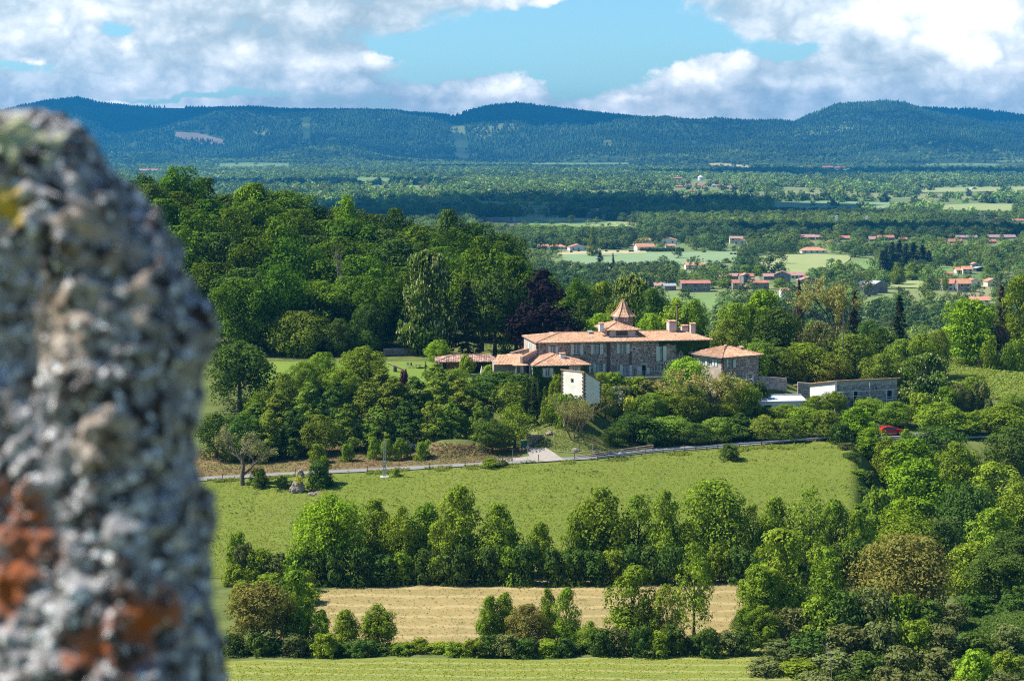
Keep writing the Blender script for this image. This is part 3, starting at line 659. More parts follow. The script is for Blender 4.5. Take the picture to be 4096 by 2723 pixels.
KIND = {   # crown key, leaf material, object name, category
 'light_ash': ('airyash', L_ASH, 'ash_tree'),
 'ash': ('ash', L_ASH, 'ash_tree'), 'maple': ('round', L_MAPLE, 'maple_tree'), 'wood': ('wood', L_OAK, 'oak_tree'), 'lime': ('cone', L_LIME, 'lime_tree'),
 'darklime': ('cone', L_DARK, 'lime_tree'), 'walnut': ('wide', L_BRONZE, 'walnut_tree'), 'smallwalnut': ('round', L_BRONZE, 'walnut_tree'), 'round': ('round', L_LIME, 'broadleaf_tree'),
 'darkround': ('round', L_DARK, 'broadleaf_tree'), 'ashround': ('round', L_ASH, 'broadleaf_tree'), 'brightash': ('ash', L_MAPLE, 'ash_tree'),
 'copper': ('cone', L_COPPER, 'copper_beech'), 'scrub': ('bush', L_SCRUB, 'shrub'), 'bush': ('bush', L_ASH, 'bush'), 'darkbush': ('bush', L_DARK, 'bush'), 'limebush': ('bush', L_BRIGHT, 'bush'),
 'goldbush': ('bush', L_GOLD, 'golden_shrub'), 'purple': ('bush', L_PURPLE, 'purple_shrub'), 'rustbush': ('bush', L_BROWNC, 'shrub'), 'bright': ('round', L_BRIGHT, 'maple_tree'),
 'widegreen': ('wide', L_LIME, 'broadleaf_tree'), 'cypress': ('column', L_DARK, 'cypress'), 'topiary': ('column', L_DARK, 'clipped_yew'), 'spruce': None, 'brown_spruce': None, 'cedar': None,
 'chestnut': ('ash', L_OAK, 'chestnut_tree'), 'hawthorn': ('round', L_SCRUB, 'hawthorn')}
TREES = []
def tree(kind, x, top, w, D, label, group=None, cat=None, base=None, s=True, minh=1.0, blossom=None, name=None, rot=None, lighter=None):
    """x, top and width measured in the photograph; D metres away; the foot stands on the terrain"""
    if s: tx, ty, tw = x * SK, top * SK, w * SK
    else: tx, ty, tw = x, top, w
    px = X(tx, D); zt = -(ty - HY) / F * D; W = tw / F * D
    zb = hgt(px, D) if base is None else base
    H = max(minh, zt - zb) + .15
    i = len(TREES); r = random.Random(i * 31 + 7)
    small = kind in ('scrub', 'bush', 'darkbush', 'limebush', 'goldbush', 'purple', 'rustbush', 'cypress', 'topiary')
    info = KIND.get(kind)
    nm = name or (info[2] if info else {'spruce': 'spruce_tree', 'brown_spruce': 'brown_conifer', 'cedar': 'cedar_tree', 'sparse': 'sparse_tree', 'airy': 'airy_tree', 'apple': 'old_tree', 'dead': 'dead_tree', 'light_ash': 'ash_tree'}[kind])
    e = empty(nm, (px, D, zb - .1), r.uniform(0, 6.28) if rot is None else rot, label, cat or ('shrub' if small else 'tree'), group)
    def part(pn, me, sc_):
        o = bpy.data.objects.new(pn, me); link(o, e); o.scale = sc_; return o
    if kind in BR:
        a, b = BR[kind]; part('trunk', a, (W * .93, W * .93, H)); part('crown', b, (W, W, H))
    elif kind in SPR:
        part('crown', SPR[kind], (W, W, H)); part('trunk', TR[0], (W * .8, W * .8, H * 1.25))
    else:
        key, mt_, _ = info
        part('crown', cmesh(key, r.randrange(9), mt_), (W, W, H))
        if not small: part('trunk', TR[r.randrange(3)], (W, W, H))
        else:
            part('stem', TR[0], (W * .6, W * .6, H * .9))
    if blossom:
        part('blossom', blossom_mesh(info[0], 0, blossom[0], blossom[1], blossom[2]), (W * 1.0, W * 1.0, H))
        [c for c in e.children if c.name.startswith('crown')][0].data = cmesh(info[0], 0, info[1])
    TREES.append(e); return e
def ordw(n): return ['first', 'second', 'third', 'fourth', 'fifth', 'sixth', 'seventh', 'eighth', 'ninth', 'tenth', 'eleventh', 'twelfth', 'thirteenth', 'fourteenth', 'fifteenth', 'sixteenth', 'seventeenth', 'eighteenth', 'nineteenth', 'twentieth', 'twenty-first', 'twenty-second', 'twenty-third', 'twenty-fourth', 'twenty-fifth', 'twenty-sixth', 'twenty-seventh', 'twenty-eighth', 'twenty-ninth', 'thirtieth'][n]
def row(items, where, group, what=None):
    """items in order from the left: (kind, x, top, w, D [, phrase]); labels count from the left along the row"""
    items = sorted(items, key=lambda q: q[1]); cnt = {}
    desc = {'ash': 'leafy ash', 'maple': 'bright green maple', 'walnut': 'bronze walnut', 'smallwalnut': 'bronze walnut', 'lime': 'pointed bright lime', 'darklime': 'pointed dark lime', 'round': 'olive round tree', 'darkround': 'dark round tree', 'hawthorn': 'hawthorn', 'chestnut': 'chestnut',
            'ashround': 'fresh green round tree', 'brightash': 'yellow green ash', 'bush': 'green bush', 'darkbush': 'dark bush', 'scrub': 'grey green shrub', 'wood': 'large dark oak', 'light_ash': 'thin ash', 'airy': 'pale airy tree', 'widegreen': 'spreading green tree', 'spruce': 'dark spruce', 'bright': 'vivid green maple', 'limebush': 'lime green bush'}
    tot = {}
    for it in items: tot[it[0]] = tot.get(it[0], 0) + 1
    for it in items:
        k = it[0]; n = cnt.get(k, 0); cnt[k] = n + 1
        if len(it) > 5: lb = it[5]
        elif tot[k] == 1: lb = f"only {desc[k]} {where}"
        else: lb = f"{ordw(n)} {desc[k]} from the left {where}"
        tree(k, it[1], it[2], it[3], it[4], lb, group)

# upper hedgerow between pasture and hay field
row([('maple', 762, 1140, 160, 267, 'broad bright green maple, largest crown at the left of the upper hedgerow'), ('ash', 868, 1150, 100, 272), ('ash', 925, 1165, 90, 268), ('ash', 985, 1160, 90, 270), ('ash', 1058, 1118, 105, 270), ('ash', 1150, 1160, 112, 268),
     ('ash', 1012, 1200, 80, 265), ('ash', 1245, 1203, 62, 269), ('ash', 1385, 1122, 135, 269), ('ash', 1322, 1190, 60, 267), ('light_ash', 1470, 1140, 100, 271), ('ash', 1532, 1130, 90, 268), ('ashround', 1650, 1106, 165, 271, 'large spreading ash with forked trunk in the middle right of the upper hedgerow'), ('light_ash', 1585, 1200, 80, 267),
     ('ash', 1785, 1145, 85, 272), ('light_ash', 1735, 1160, 70, 270), ('light_ash', 1868, 1122, 120, 271), ('ash', 1925, 1150, 85, 269), ('ash', 1975, 1175, 80, 268)],
    'in the upper hedgerow beside the hay field', 'trees of the upper hedgerow')
hb = []
for i, x in enumerate(range(690, 2010, 48)):
    hb.append(('darkbush' if i % 5 else 'bush', x + rnd.uniform(-10, 10), 1268 + rnd.uniform(-14, 18) - (x - 690) * .012, 76, 263.5 + rnd.uniform(-.8, .8)))  # mostly dark leaves: their colour stands in for shade at the hedge base
row(hb, 'in the dark foot of the upper hedgerow', 'bushes at the foot of the upper hedgerow')
row([('scrub', 560, 1252, 60, 266), ('bush', 600, 1262, 80, 266), ('bush', 545, 1225, 50, 270), ('scrub', 648, 1272, 80, 266), ('bush', 690, 1312, 84, 259, 'small round green bush in front of the broad maple'), ('bush', 620, 1320, 70, 262), ('bush', 545, 1300, 70, 262)],
    'left end of the upper hedgerow by the rock', 'bushes left of the upper hedgerow')
row([('bush', 560, 1340, 70, 248), ('bush', 610, 1330, 80, 250), ('darkbush', 660, 1335, 80, 251), ('bush', 705, 1345, 70, 252), ('bush', 640, 1365, 80, 243), ('bush', 695, 1375, 70, 243), ('darkbush', 585, 1380, 70, 240)],
    'between the walnut and the round bush at the left', 'bushes at the left end of the hay field')
row([('scrub', 1950, 1040, 46, 333), ('darkbush', 1962, 1072, 50, 327), ('bush', 1975, 1100, 50, 319), ('darkbush', 1985, 1128, 54, 312), ('bush', 1978, 1160, 50, 301), ('darkbush', 2000, 1165, 60, 300), ('scrub', 1972, 1190, 50, 290), ('darkbush', 1990, 1200, 70, 286)],
    'down the right hand edge of the pasture', 'bushes along the right edge of the pasture')
# lower hedgerow
row([('smallwalnut', 598, 1338, 150, 229, 'bronze tinted walnut beside the foreground rock in the lower hedgerow'), ('ash', 684, 1312, 84, 231), ('ash', 740, 1405, 48, 230), ('ash', 798, 1405, 64, 229), ('ash', 872, 1392, 84, 229),
     ('ash', 1128, 1372, 60, 229), ('ash', 1165, 1365, 56, 230), ('smallwalnut', 1215, 1392, 100, 228, 'bronze green walnut in the middle clump of the lower hedgerow'), ('ash', 1262, 1356, 56, 231), ('ash', 1305, 1352, 66, 229),
     ('ash', 1462, 1302, 128, 231), ('light_ash', 1598, 1250, 100, 233), ('light_ash', 1535, 1345, 80, 229), ('ash', 1360, 1430, 60, 227)],
    'in the lower hedgerow', 'trees of the lower hedgerow')
lb_ = []
for i, x in enumerate(range(545, 1730, 42)):
    top = 1462 if x < 760 else (1478 if x < 1100 else 1468)
    if x > 1350: top = 1448
    lb_.append((('darkbush', 'darkbush', 'darkbush', 'scrub', 'darkbush', 'bush')[i % 6] if not 900 < x < 1110 else 'bush', x + rnd.uniform(-8, 8), top + rnd.uniform(-8, 14), 66, 225.5 + rnd.uniform(-1, 1)))  # dark leaf colour on most bushes imitates the shadow under the hedge trees
row(lb_, 'in the foot of the lower hedgerow', 'bushes at the foot of the lower hedgerow')
# right of the hay field
row([('ash', 1802, 1216, 140, 241), ('ash', 1908, 1266, 88, 246), ('walnut', 2078, 1232, 245, 247, 'huge domed bronze green walnut above the scrub at the lower right'), ('ash', 1745, 1300, 100, 238), ('ash', 1762, 1395, 80, 230), ('ashround', 1720, 1400, 70, 231)],
    'right of the hay field', 'trees right of the hay field')
scr = [(1750, 1440, 110), (1822, 1400, 120), (1885, 1375, 110), (1945, 1362, 110), (2010, 1352, 120), (2075, 1368, 120), (2135, 1380, 110), (2195, 1390, 90), (1800, 1478, 120), (1875, 1455, 120), (1950, 1440, 120), (2030, 1425, 120), (2105, 1430, 110), (2175, 1440, 100), (2250, 1458, 90), (2325, 1440, 90),
       (1760, 1520, 90), (1840, 1520, 120), (1920, 1505, 120), (2000, 1500, 120), (2080, 1492, 110), (2155, 1496, 110), (2320, 1500, 90), (1880, 1550, 110), (1965, 1545, 110), (2050, 1540, 110), (2130, 1545, 110), (2220, 1560, 100), (2310, 1545, 100)]
it = []
for i, (x, t, w) in enumerate(scr):
    band = 0 if i < 8 else (1 if i < 16 else (2 if i < 23 else 3)); it.append((band, ('scrub', 'scrub', 'bush', 'scrub', 'darkbush')[i % 5] if band else ('darkbush', 'scrub', 'bush')[i % 3], x, t, w, (232, 224, 216, 209)[band]))
for b, nm in enumerate(('at the back of the corner scrub', 'in the second rank of the lower right scrub', 'in the third rank of the lower right scrub', 'in the nearest rank of the lower right scrub')):
    row([q[1:] for q in it if q[0] == b], nm, 'scrub in the lower right corner')
tree('limebush', 2245, 1495, 112, 211, 'yellow green bush glowing among grey scrub near the bottom right corner', 'scrub in the lower right corner')
tree('dead', 1916, 1470, 34, 212, 'bare pale dead tree poking out of the grey green scrub', minh=4)
# wooded right side
row([('brightash', 1972, 938, 96, 343), ('brightash', 2008, 985, 84, 336), ('ashround', 2062, 925, 96, 356), ('ash', 2165, 925, 110, 352), ('darkround', 2160, 985, 140, 338), ('brightash', 2100, 1010, 130, 330), ('brightash', 2088, 988, 44, 341), ('ash', 2232, 950, 96, 350), ('ash', 2312, 930, 120, 352), ('darkround', 2330, 985, 130, 338), ('ash', 2045, 1005, 70, 333), ('darkbush', 1998, 1085, 50, 322)],
    'beside the road at the right', 'roadside trees on the right')
row([('brightash', 2120, 1058, 150, 316), ('ashround', 2205, 1020, 120, 326), ('ash', 2290, 1065, 150, 318), ('darkround', 2230, 1110, 130, 304), ('ash', 2345, 1110, 110, 305), ('bush', 2020, 1120, 80, 300)],
    'in the middle of the wooded right slope', 'trees on the wooded right slope')
row([('brightash', 2080, 1150, 130, 290), ('ashround', 2095, 1190, 160, 276), ('darkround', 2170, 1200, 100, 275), ('ash', 2290, 1170, 130, 283), ('darkround', 2340, 1215, 140, 268), ('ash', 2240, 1250, 120, 260), ('darkround', 2300, 1265, 150, 255), ('ash', 2010, 1185, 80, 279), ('darkbush', 2350, 1350, 90, 240), ('darkbush', 2240, 1370, 100, 238)],
    'low on the wooded right slope behind the walnut', 'trees low on the right slope')
# behind the guardrail
row([('darkround', 1415, 985, 64, 331), ('darkround', 1458, 950, 96, 335), ('darkbush', 1500, 968, 90, 334), ('round', 1545, 958, 100, 338), ('darkround', 1600, 975, 90, 336), ('round', 1655, 962, 95, 338), ('darklime', 1705, 952, 90, 339), ('round', 1762, 958, 90, 338), ('ashround', 1850, 938, 90, 342), ('round', 1905, 945, 85, 340), ('darkbush', 1935, 975, 60, 337), ('round', 1810, 965, 70, 338)],
    'behind the guardrail', 'trees behind the guardrail')
row([('ashround', 1812, 932, 70, 352), ('ashround', 1765, 938, 60, 353), ('round', 1640, 930, 90, 351), ('bush', 1700, 945, 60, 352), ('ashround', 1880, 912, 70, 356), ('ashround', 1920, 900, 60, 358), ('ashround', 2000, 915, 70, 360)], 'below the low white building', 'bushes below the white buildings')
tree('airy', 1622, 852, 170, 349, 'wide yellowish airy tree in front of the right stone annex')
tree('bright', 1582, 822, 96, 356, 'vivid lime green maple in front of the main house right end')
row([('ashround', 1545, 890, 100, 352), ('scrub', 1500, 872, 90, 354), ('bush', 1462, 868, 80, 355), ('ashround', 1700, 872, 80, 352), ('bush', 1405, 858, 84, 355), ('round', 1500, 905, 80, 349), ('scrub', 1430, 885, 70, 351), ('bush', 1730, 895, 60, 354), ('darkbush', 1745, 880, 60, 357), ('bush', 1380, 885, 60, 351), ('round', 1590, 905, 90, 348)],
    'in the garden below the main house', 'garden shrubs below the main house')
tree('hawthorn', 1413, 893, 58, 347, 'shrub covered in white blossom right of the small white tower house', blossom=(L_WHITE, 700, .03), name='flowering_shrub')
tree('goldbush', 1448, 912, 42, 346, 'pale golden shrub right of the white blossom', 'golden shrubs')
tree('sparse', 1322, 908, 120, 329, 'nearly leafless yellowish multi stemmed tree on the grass slope', base=None)
tree('round', 1286, 918, 50, 343, 'rounded olive shrub tree behind the leafless tree')
# left belt below the garden
row([('darkround', 552, 785, 150, 354, 'big dark green tree beside the foreground rock below the wood'), ('ashround', 835, 800, 120, 362, 'bright fresh green tree at the left end of the lawn'), ('ashround', 740, 812, 70, 364), ('round', 655, 860, 80, 350), ('round', 700, 850, 60, 356), ('ashround', 790, 850, 80, 356), ('light_ash', 590, 900, 60, 346)],
    'at the left of the garden lawn', 'trees left of the lawn')
row([('lime', 640, 905, 98, 344), ('lime', 712, 880, 100, 345), ('darklime', 775, 878, 100, 344), ('lime', 848, 880, 98, 345), ('lime', 905, 868, 96, 345), ('darklime', 955, 868, 98, 346), ('lime', 1012, 858, 93, 347), ('lime', 1060, 872, 82, 346), ('darkround', 1150, 856, 136, 349), ('darkround', 1200, 862, 97, 348), ('lime', 590, 930, 87, 343)],
    'in the back row of the tree belt', 'back row of the tree belt')
row([('darkround', 500, 950, 109, 331), ('darkround', 560, 955, 102, 330), ('lime', 620, 945, 87, 330), ('darklime', 680, 940, 87, 331), ('round', 735, 955, 92, 330), ('lime', 800, 930, 87, 332), ('lime', 870, 935, 93, 332), ('darklime', 935, 925, 91, 333), ('lime', 990, 925, 82, 333), ('lime', 1040, 925, 72, 334), ('lime', 1105, 925, 81, 334), ('light_ash', 1185, 928, 102, 330), ('darkround', 1135, 965, 85, 328)],
    'in the front row of the tree belt', 'front row of the tree belt')
tree('lime', 1008, 952, 62, 332, 'small dense lime casting its shadow on the earth mound', rot=0)
tree('lime', 1068, 955, 44, 335, 'narrow small lime right of the earth mound top')
row([('round', 540, 1000, 60, 328), ('bush', 732, 1022, 44, 325), ('bush', 800, 1020, 36, 325), ('bush', 862, 1006, 36, 326), ('bush', 925, 1008, 44, 326), ('bush', 972, 1016, 36, 325), ('darkbush', 620, 1015, 60, 328), ('darkbush', 672, 1008, 60, 329), ('bush', 890, 1010, 26, 325)],
    'along the top of the roadside bank', 'bushes on the roadside bank')
tree('spruce', 1231, 880, 46, 339, 'dark blue green conifer left of the small white tower house')
tree('apple', 558, 984, 128, 315.5, 'old gnarled tree with forked trunk standing alone by the road')
row([('darkbush', 737, 1062, 66, 311.5, 'dense dark bush growing beside the tall boulder'), ('darkbush', 650, 1096, 34, 312.5), ('bush', 595, 1078, 44, 316, 'green bush behind the old gnarled tree trunk'), ('darkbush', 600, 1096, 44, 313.5), ('bush', 747, 1048, 30, 312.5, 'pointed green bush top above the boulder bush'), ('darkbush', 1682, 1022, 50, 325.5, 'round dark bush on the pasture just under the guardrail'), ('bush', 912, 1077, 22, 316, 'tiny dark bush right of the roadside pole'), ('bush', 1130, 1056, 50, 319), ('scrub', 1158, 1060, 30, 319)],
    'at the upper edge of the pasture', 'bushes on the pasture')
row([('bush', 1282, 905, 46, 336), ('scrub', 1345, 905, 44, 341), ('bush', 1368, 898, 44, 343), ('round', 1395, 885, 50, 344), ('bush', 1262, 915, 40, 337), ('round', 1385, 860, 46, 348), ('bush', 1308, 908, 60, 334), ('scrub', 1336, 912, 44, 334)], 'round the foot of the small white tower house', 'shrubs round the white tower house')
row([('ashround', 700, 832, 80, 360), ('light_ash', 770, 845, 80, 358), ('lime', 880, 850, 80, 357), ('ashround', 860, 830, 70, 360), ('round', 640, 880, 90, 351), ('lime', 1005, 838, 70, 356), ('lime', 1100, 862, 70, 352), ('round', 1175, 880, 80, 344)], 'between the lawn and the tree belt', 'trees between lawn and belt')
# garden planting
for x, t, w, D, lb in ((2181, 1546, 26, 342, 'fat clipped yew cone nearest the small white tower house'), (2211, 1538, 14, 342.5, 'thin clipped yew column beside the white tower house'), (2134, 1508, 17, 344, 'tall thin cypress before the golden shrub, right one'), (2109, 1520, 16, 343, 'tall thin cypress before the golden shrub, left one'),
                       (2153, 1535, 14, 345, 'slim dark column against the ivy wall'), (1823, 1467, 21, 363, 'clipped yew cone on the lawn left of the parasol'), (1862, 1459, 18, 366, 'clipped yew column in front of the tiled barn'), (1702, 1447, 14, 366, 'slim cypress left of the tiled barn'), (2001, 1470, 16, 356, 'clipped column before the low wing roof')):
    tree('topiary' if w > 18 else 'cypress', x, t, w, D, lb, 'clipped yews and cypresses', s=False, cat='tree')
tree('goldbush', 1203, 858, 46, 349, 'bright yellow laburnum in front of the ivy covered wing', 'golden shrubs')
tree('goldbush', 1228, 868, 34, 348.5, 'smaller yellow shrub between the laburnum and the ivy wall', 'golden shrubs')
tree('purple', 932, 850, 27, 357, 'small dark purple shrub at the edge of the lawn', s=True)
tree('bright', 1008, 784, 58, 377, 'bright green round tree left of the tiled barn')
tree('bush', 1075, 815, 40, 367, 'low green bush in front of the tiled barn')
tree('bush', 1137, 838, 70, 358, 'leafy hedge around the parasol terrace left part', 'terrace hedges')
tree('bush', 1188, 832, 60, 358, 'leafy hedge around the parasol terrace right part', 'terrace hedges')
tree('bush', 1288, 862, 50, 345, 'yellow green shrub between the ivy wall and the white tower house')
tree('round', 1050, 850, 70, 356, 'rounded green tree between lawn and parasol terrace')
# wood on the hill
tree('widegreen', 682, 716, 146, 391, 'broad olive green tree standing at the front of the wood')
tree('chestnut', 985, 578, 150, 392, 'huge chestnut covered with cream flower candles at the wood edge', blossom=(L_BLOSSOM, 1500, .019))
tree('cedar', 1078, 640, 90, 391, 'drooping grey green cedar right of the flowering chestnut')
tree('copper', 1250, 622, 176, 384, 'tall dark purple copper beech behind the left end of the house')
tree('dead', 790, 540, 46, 404, 'bare pale dead tree standing among the dark wood')
def woodtop(x): return np.interp(x, [330, 370, 425, 470, 540, 600, 640, 700, 750, 800, 850, 900, 960, 1040, 1100, 1160, 1220, 1290, 1320], [402, 395, 380, 415, 420, 428, 430, 440, 465, 452, 490, 487, 490, 497, 512, 540, 560, 572, 600])
bands = [(484, 0, 'along the skyline of the wood'), (462, 34, 'in the second rank of the wood'), (440, 74, 'in the middle rank of the wood'), (420, 118, 'in the fourth rank of the wood'), (403, 176, 'in the front rank of the wood')]
for bi, (D, dy, nm) in enumerate(bands):
    its = []; x = (330, 352, 385, 425, 470)[bi]
    while x < (1180, 1300, 1310, 1300, 940)[bi]:
        w = rnd.uniform(112, 172) * 440 / D * .97; top = woodtop(x) + dy + rnd.uniform(-14, 30)
        if bi == 0 and x < 470: top = woodtop(x)
        its.append(('wood' if rnd.random() < .8 else 'darkround', x, top, w, D + rnd.uniform(-4, 4))); x += w * rnd.uniform(.44, .60)
    row(its, nm, 'trees of the hillside wood')
tree('brightash', 800, 450, 66, 478, 'sunlit round topped tree standing proud on the wood skyline')
tree('brightash', 568, 428, 100, 472, 'bright yellow green crown near the top of the wood')
row([('wood', 560, 640, 130, 392), ('wood', 645, 610, 120, 396), ('darkround', 845, 700, 90, 391), ('wood', 880, 640, 130, 396), ('darkround', 1140, 620, 120, 394), ('wood', 1190, 590, 120, 399), ('darkround', 780, 735, 70, 390), ('wood', 1110, 545, 130, 402)], 'at the dark lower edge of the wood', 'trees at the wood edge')
# behind and right of the house
row([('chestnut', 1452, 632, 130, 402, 'pale flowering chestnut behind the pointed turret'), ('ash', 1388, 648, 90, 405), ('darkround', 1345, 690, 90, 395), ('bright', 1385, 722, 70, 386, 'bright green tree left of the pointed turret'), ('darkround', 1500, 665, 100, 398), ('bright', 1500, 722, 70, 384, 'bright green round tree right of the pointed turret'), ('ash', 1560, 686, 110, 388), ('ashround', 1600, 690, 70, 386), ('wood', 1330, 640, 70, 404), ('round', 1420, 700, 60, 392)],
    'behind the main house', 'trees behind the main house')
for tr_ in TREES:
    if tr_['label'].startswith('pale flowering chestnut'):
        o = bpy.data.objects.new('blossom', blossom_mesh('ash', 0, L_BLOSSOM, 1500, .019)); link(o, tr_); cr_ = [c for c in tr_.children if c.name.startswith('crown')][0]; o.scale = cr_.scale; cr_.data = cmesh('ash', 0, L_OAK)
row([('ashround', 1692, 698, 84, 392), ('brightash', 1762, 668, 110, 402), ('darkround', 1790, 712, 120, 388), ('round', 1680, 735, 100, 383), ('ash', 1725, 700, 70, 395), ('round', 1740, 780, 90, 380), ('bush', 1742, 800, 60, 372)],
    'right of the main house', 'trees right of the main house')
tree('brown_spruce', 1841, 642, 46, 428, 'rust brown conifer standing in front of the stone village')
tree('airy', 1922, 645, 120, 421, 'tall sparse tree with brown branches left of the spruce'); tree('brown_spruce', 1968, 668, 56, 419, 'dark brownish conifer growing beside the tall sparse tree')
tree('spruce', 2072, 678, 66, 412, 'pointed dark green spruce left of the big round tree')
tree('hawthorn', 1885, 742, 100, 393, 'bushy tree dotted with cream flowers by the tall pole', blossom=(L_BLOSSOM, 500, .02))
row([('ashround', 1852, 790, 110, 381), ('round', 1910, 812, 100, 379), ('round', 1965, 770, 110, 388), ('darkround', 2030, 755, 90, 394), ('round', 2075, 782, 90, 388), ('ashround', 2125, 770, 90, 388), ('round', 1795, 800, 90, 379), ('round', 2030, 815, 110, 380), ('round', 2100, 830, 80, 382), ('ash', 1870, 740, 50, 398), ('darkround', 2000, 740, 60, 404), ('round', 2165, 760, 60, 395)],
    'above the white hangar', 'trees above the white hangar')
tree('chestnut', 2138, 815, 136, 371, 'dark chestnut with white candles at the right end of the white hangar', blossom=(L_BLOSSOM, 700, .022))
tree('maple', 2232, 690, 140, 409, 'big round crowned tree on the ridge near the right edge'); tree('ash', 2352, 632, 90, 418, 'dark ash cut by the right edge of the view')
tree('brown_spruce', 2308, 655, 66, 424, 'brown conifer left of the dark ash at the right edge'); tree('spruce', 2278, 700, 50, 419, 'dark shaggy conifer between the round tree and the brown conifer')
tree('rustbush', 2308, 748, 52, 408, 'rust brown shrub on the earth bank at the right edge')
row([('bush', 2280, 772, 40, 402), ('bush', 2322, 790, 40, 401), ('bush', 2345, 780, 60, 404), ('hawthorn', 2205, 885, 60, 366, 'hawthorn with white blossom above the red car'), ('round', 2242, 868, 70, 368), ('scrub', 2262, 878, 60, 366), ('round', 2335, 908, 70, 362), ('ash', 2180, 890, 60, 364), ('bush', 2120, 905, 60, 362)],
    'on the hillside at the right', 'trees on the right hillside')

# ------------------------------------------------------------------ building tools
def frame(tx, ty, D, deg):
    """origin on a sight line at distance D and a heading; local x runs along the front, local y goes back into the building"""
    O = P(tx, ty, D); a = math.radians(deg)
    return (O, a)
def on_front(fr, tx, ty, ly=0.0):
    O, a = fr; u = Vector((math.cos(a), math.sin(a), 0)); w = Vector((-math.sin(a), math.cos(a), 0)); r = Vector(((tx - CX) / F, 1, -(ty - HY) / F))
    t = (ly + O.dot(w)) / r.dot(w); p = r * t - O; return p.dot(u), p.z
def on_side(fr, tx, ty, lx=0.0):
    O, a = fr; u = Vector((math.cos(a), math.sin(a), 0)); w = Vector((-math.sin(a), math.cos(a), 0)); r = Vector(((tx - CX) / F, 1, -(ty - HY) / F))
    t = (lx + O.dot(u)) / r.dot(u); p = r * t - O; return p.dot(w), p.z
def place(name, fr, label, cat, group=None):
    return empty(name, fr[0], fr[1], label, cat, group)

def wall_holes(mb, x0, x1, z0, z1, holes, y=0.0, depth=.22, axis='x', flip=False, ztop=None):
    """a wall face with real openings and their reveals. axis x: face in the plane y; axis y: face in the plane x=y"""
    xs = sorted({x0, x1, *[h[0] for h in holes], *[h[2] for h in holes]}); zs = sorted({z0, z1, *[h[1] for h in holes], *[h[3] for h in holes]})
    xs = [v for v in xs if x0 <= v <= x1]; zs = [v for v in zs if z0 <= v <= z1]
    def T(a, b, c): return (a, y + c, b) if axis == 'x' else (y + c, a, b)
    for i in range(len(xs) - 1):
        for j in range(len(zs) - 1):
            cx, cz = (xs[i] + xs[i + 1]) / 2, (zs[j] + zs[j + 1]) / 2
            if any(h[0] < cx < h[2] and h[1] < cz < h[3] for h in holes): continue
            mb.face([T(xs[i], zs[j], 0), T(xs[i + 1], zs[j], 0), T(xs[i + 1], zs[j + 1], 0), T(xs[i], zs[j + 1], 0)], .5)
    for h in holes:
        a, b, c, d = max(h[0], x0), max(h[1], z0), min(h[2], x1), min(h[3], z1)
        for q in ([T(a, b, 0), T(a, d, 0), T(a, d, depth), T(a, b, depth)], [T(c, b, 0), T(c, d, 0), T(c, d, depth), T(c, b, depth)], [T(a, d, 0), T(c, d, 0), T(c, d, depth), T(a, d, depth)], [T(a, b, 0), T(c, b, 0), T(c, b, depth), T(a, b, depth)]): mb.face(q, .5)
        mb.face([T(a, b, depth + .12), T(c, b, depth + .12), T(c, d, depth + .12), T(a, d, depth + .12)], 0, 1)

M_GLASS = None
def mk_glass():
    m, t, bs = base_mat('window_glass'); bs.inputs['Base Color'].default_value = (.03, .04, .05, 1); bs.inputs['Roughness'].default_value = .08; bs.inputs['Specular IOR Level'].default_value = .7; return m
M_GLASS = mk_glass()
M_FRAME = mat('white_joinery', (.72, .74, .76), (.6, .62, .64), 3, .5)
M_SHUT = mat('shutter_paint', (.62, .67, .58), (.54, .60, .52), 2, .6, rand=.12)
M_STONEM = mat('stone_mortar', (.52, .42, .355), (.40, .32, .27), 1.2, .95, bump=.5, bscale=9)
M_STONE = mat('lava_stone', (.35, .265, .22), (.22, .165, .14), 1.7, .95, attr=.7, rand=.7, bump=.4, bscale=14)
M_STONEL = mat('pale_stone', (.46, .38, .31), (.36, .29, .24), 1.2, .95, attr=.5, rand=.5, bump=.4)
M_QUOIN = mat('brown_quoin', (.19, .125, .10), (.13, .09, .075), 2, .9, attr=.5, rand=.4)
M_PLASTER = mat('cream_plaster', (.84, .79, .68), (.76, .70, .58), .8, .9, bump=.2)
M_PLASTP = mat('pink_plaster', (.60, .50, .46), (.52, .42, .38), 1.0, .9, bump=.2)
M_WHITEW = mat('white_render', (.78, .78, .78), (.68, .69, .70), .7, .9, bump=.2)
M_GREYW = mat('grey_render', (.42, .41, .40), (.33, .32, .31), 1.0, .95, bump=.3)
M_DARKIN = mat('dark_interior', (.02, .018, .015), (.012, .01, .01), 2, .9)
M_TILE = mat('canal_tile', (.58, .345, .21), (.48, .275, .165), .5, .85, attr=.6, rand=.0, bump=.2)
M_TILEW = mat('weathered_tile', (.50, .33, .25), (.30, .17, .13), 1.0, .9, attr=1.0, bump=.2)
M_ZINC = mat('grey_gutter', (.30, .29, .28), (.22, .21, .2), 3, .5, metal=.3)
M_METAL = mat('galvanised_steel', (.52, .54, .56), (.4, .42, .44), 3, .45, metal=.4)
M_WOOD = mat('grey_wood', (.26, .20, .14), (.15, .11, .08), 3, .9, rand=.3)
M_LOG = mat('peeled_log', (.50, .38, .26), (.36, .26, .17), 4, .8, rand=.2)
M_IVY = leaf_mat('ivy_leaves', (.055, .115, .018), (.03, .07, .012), hue=.02)

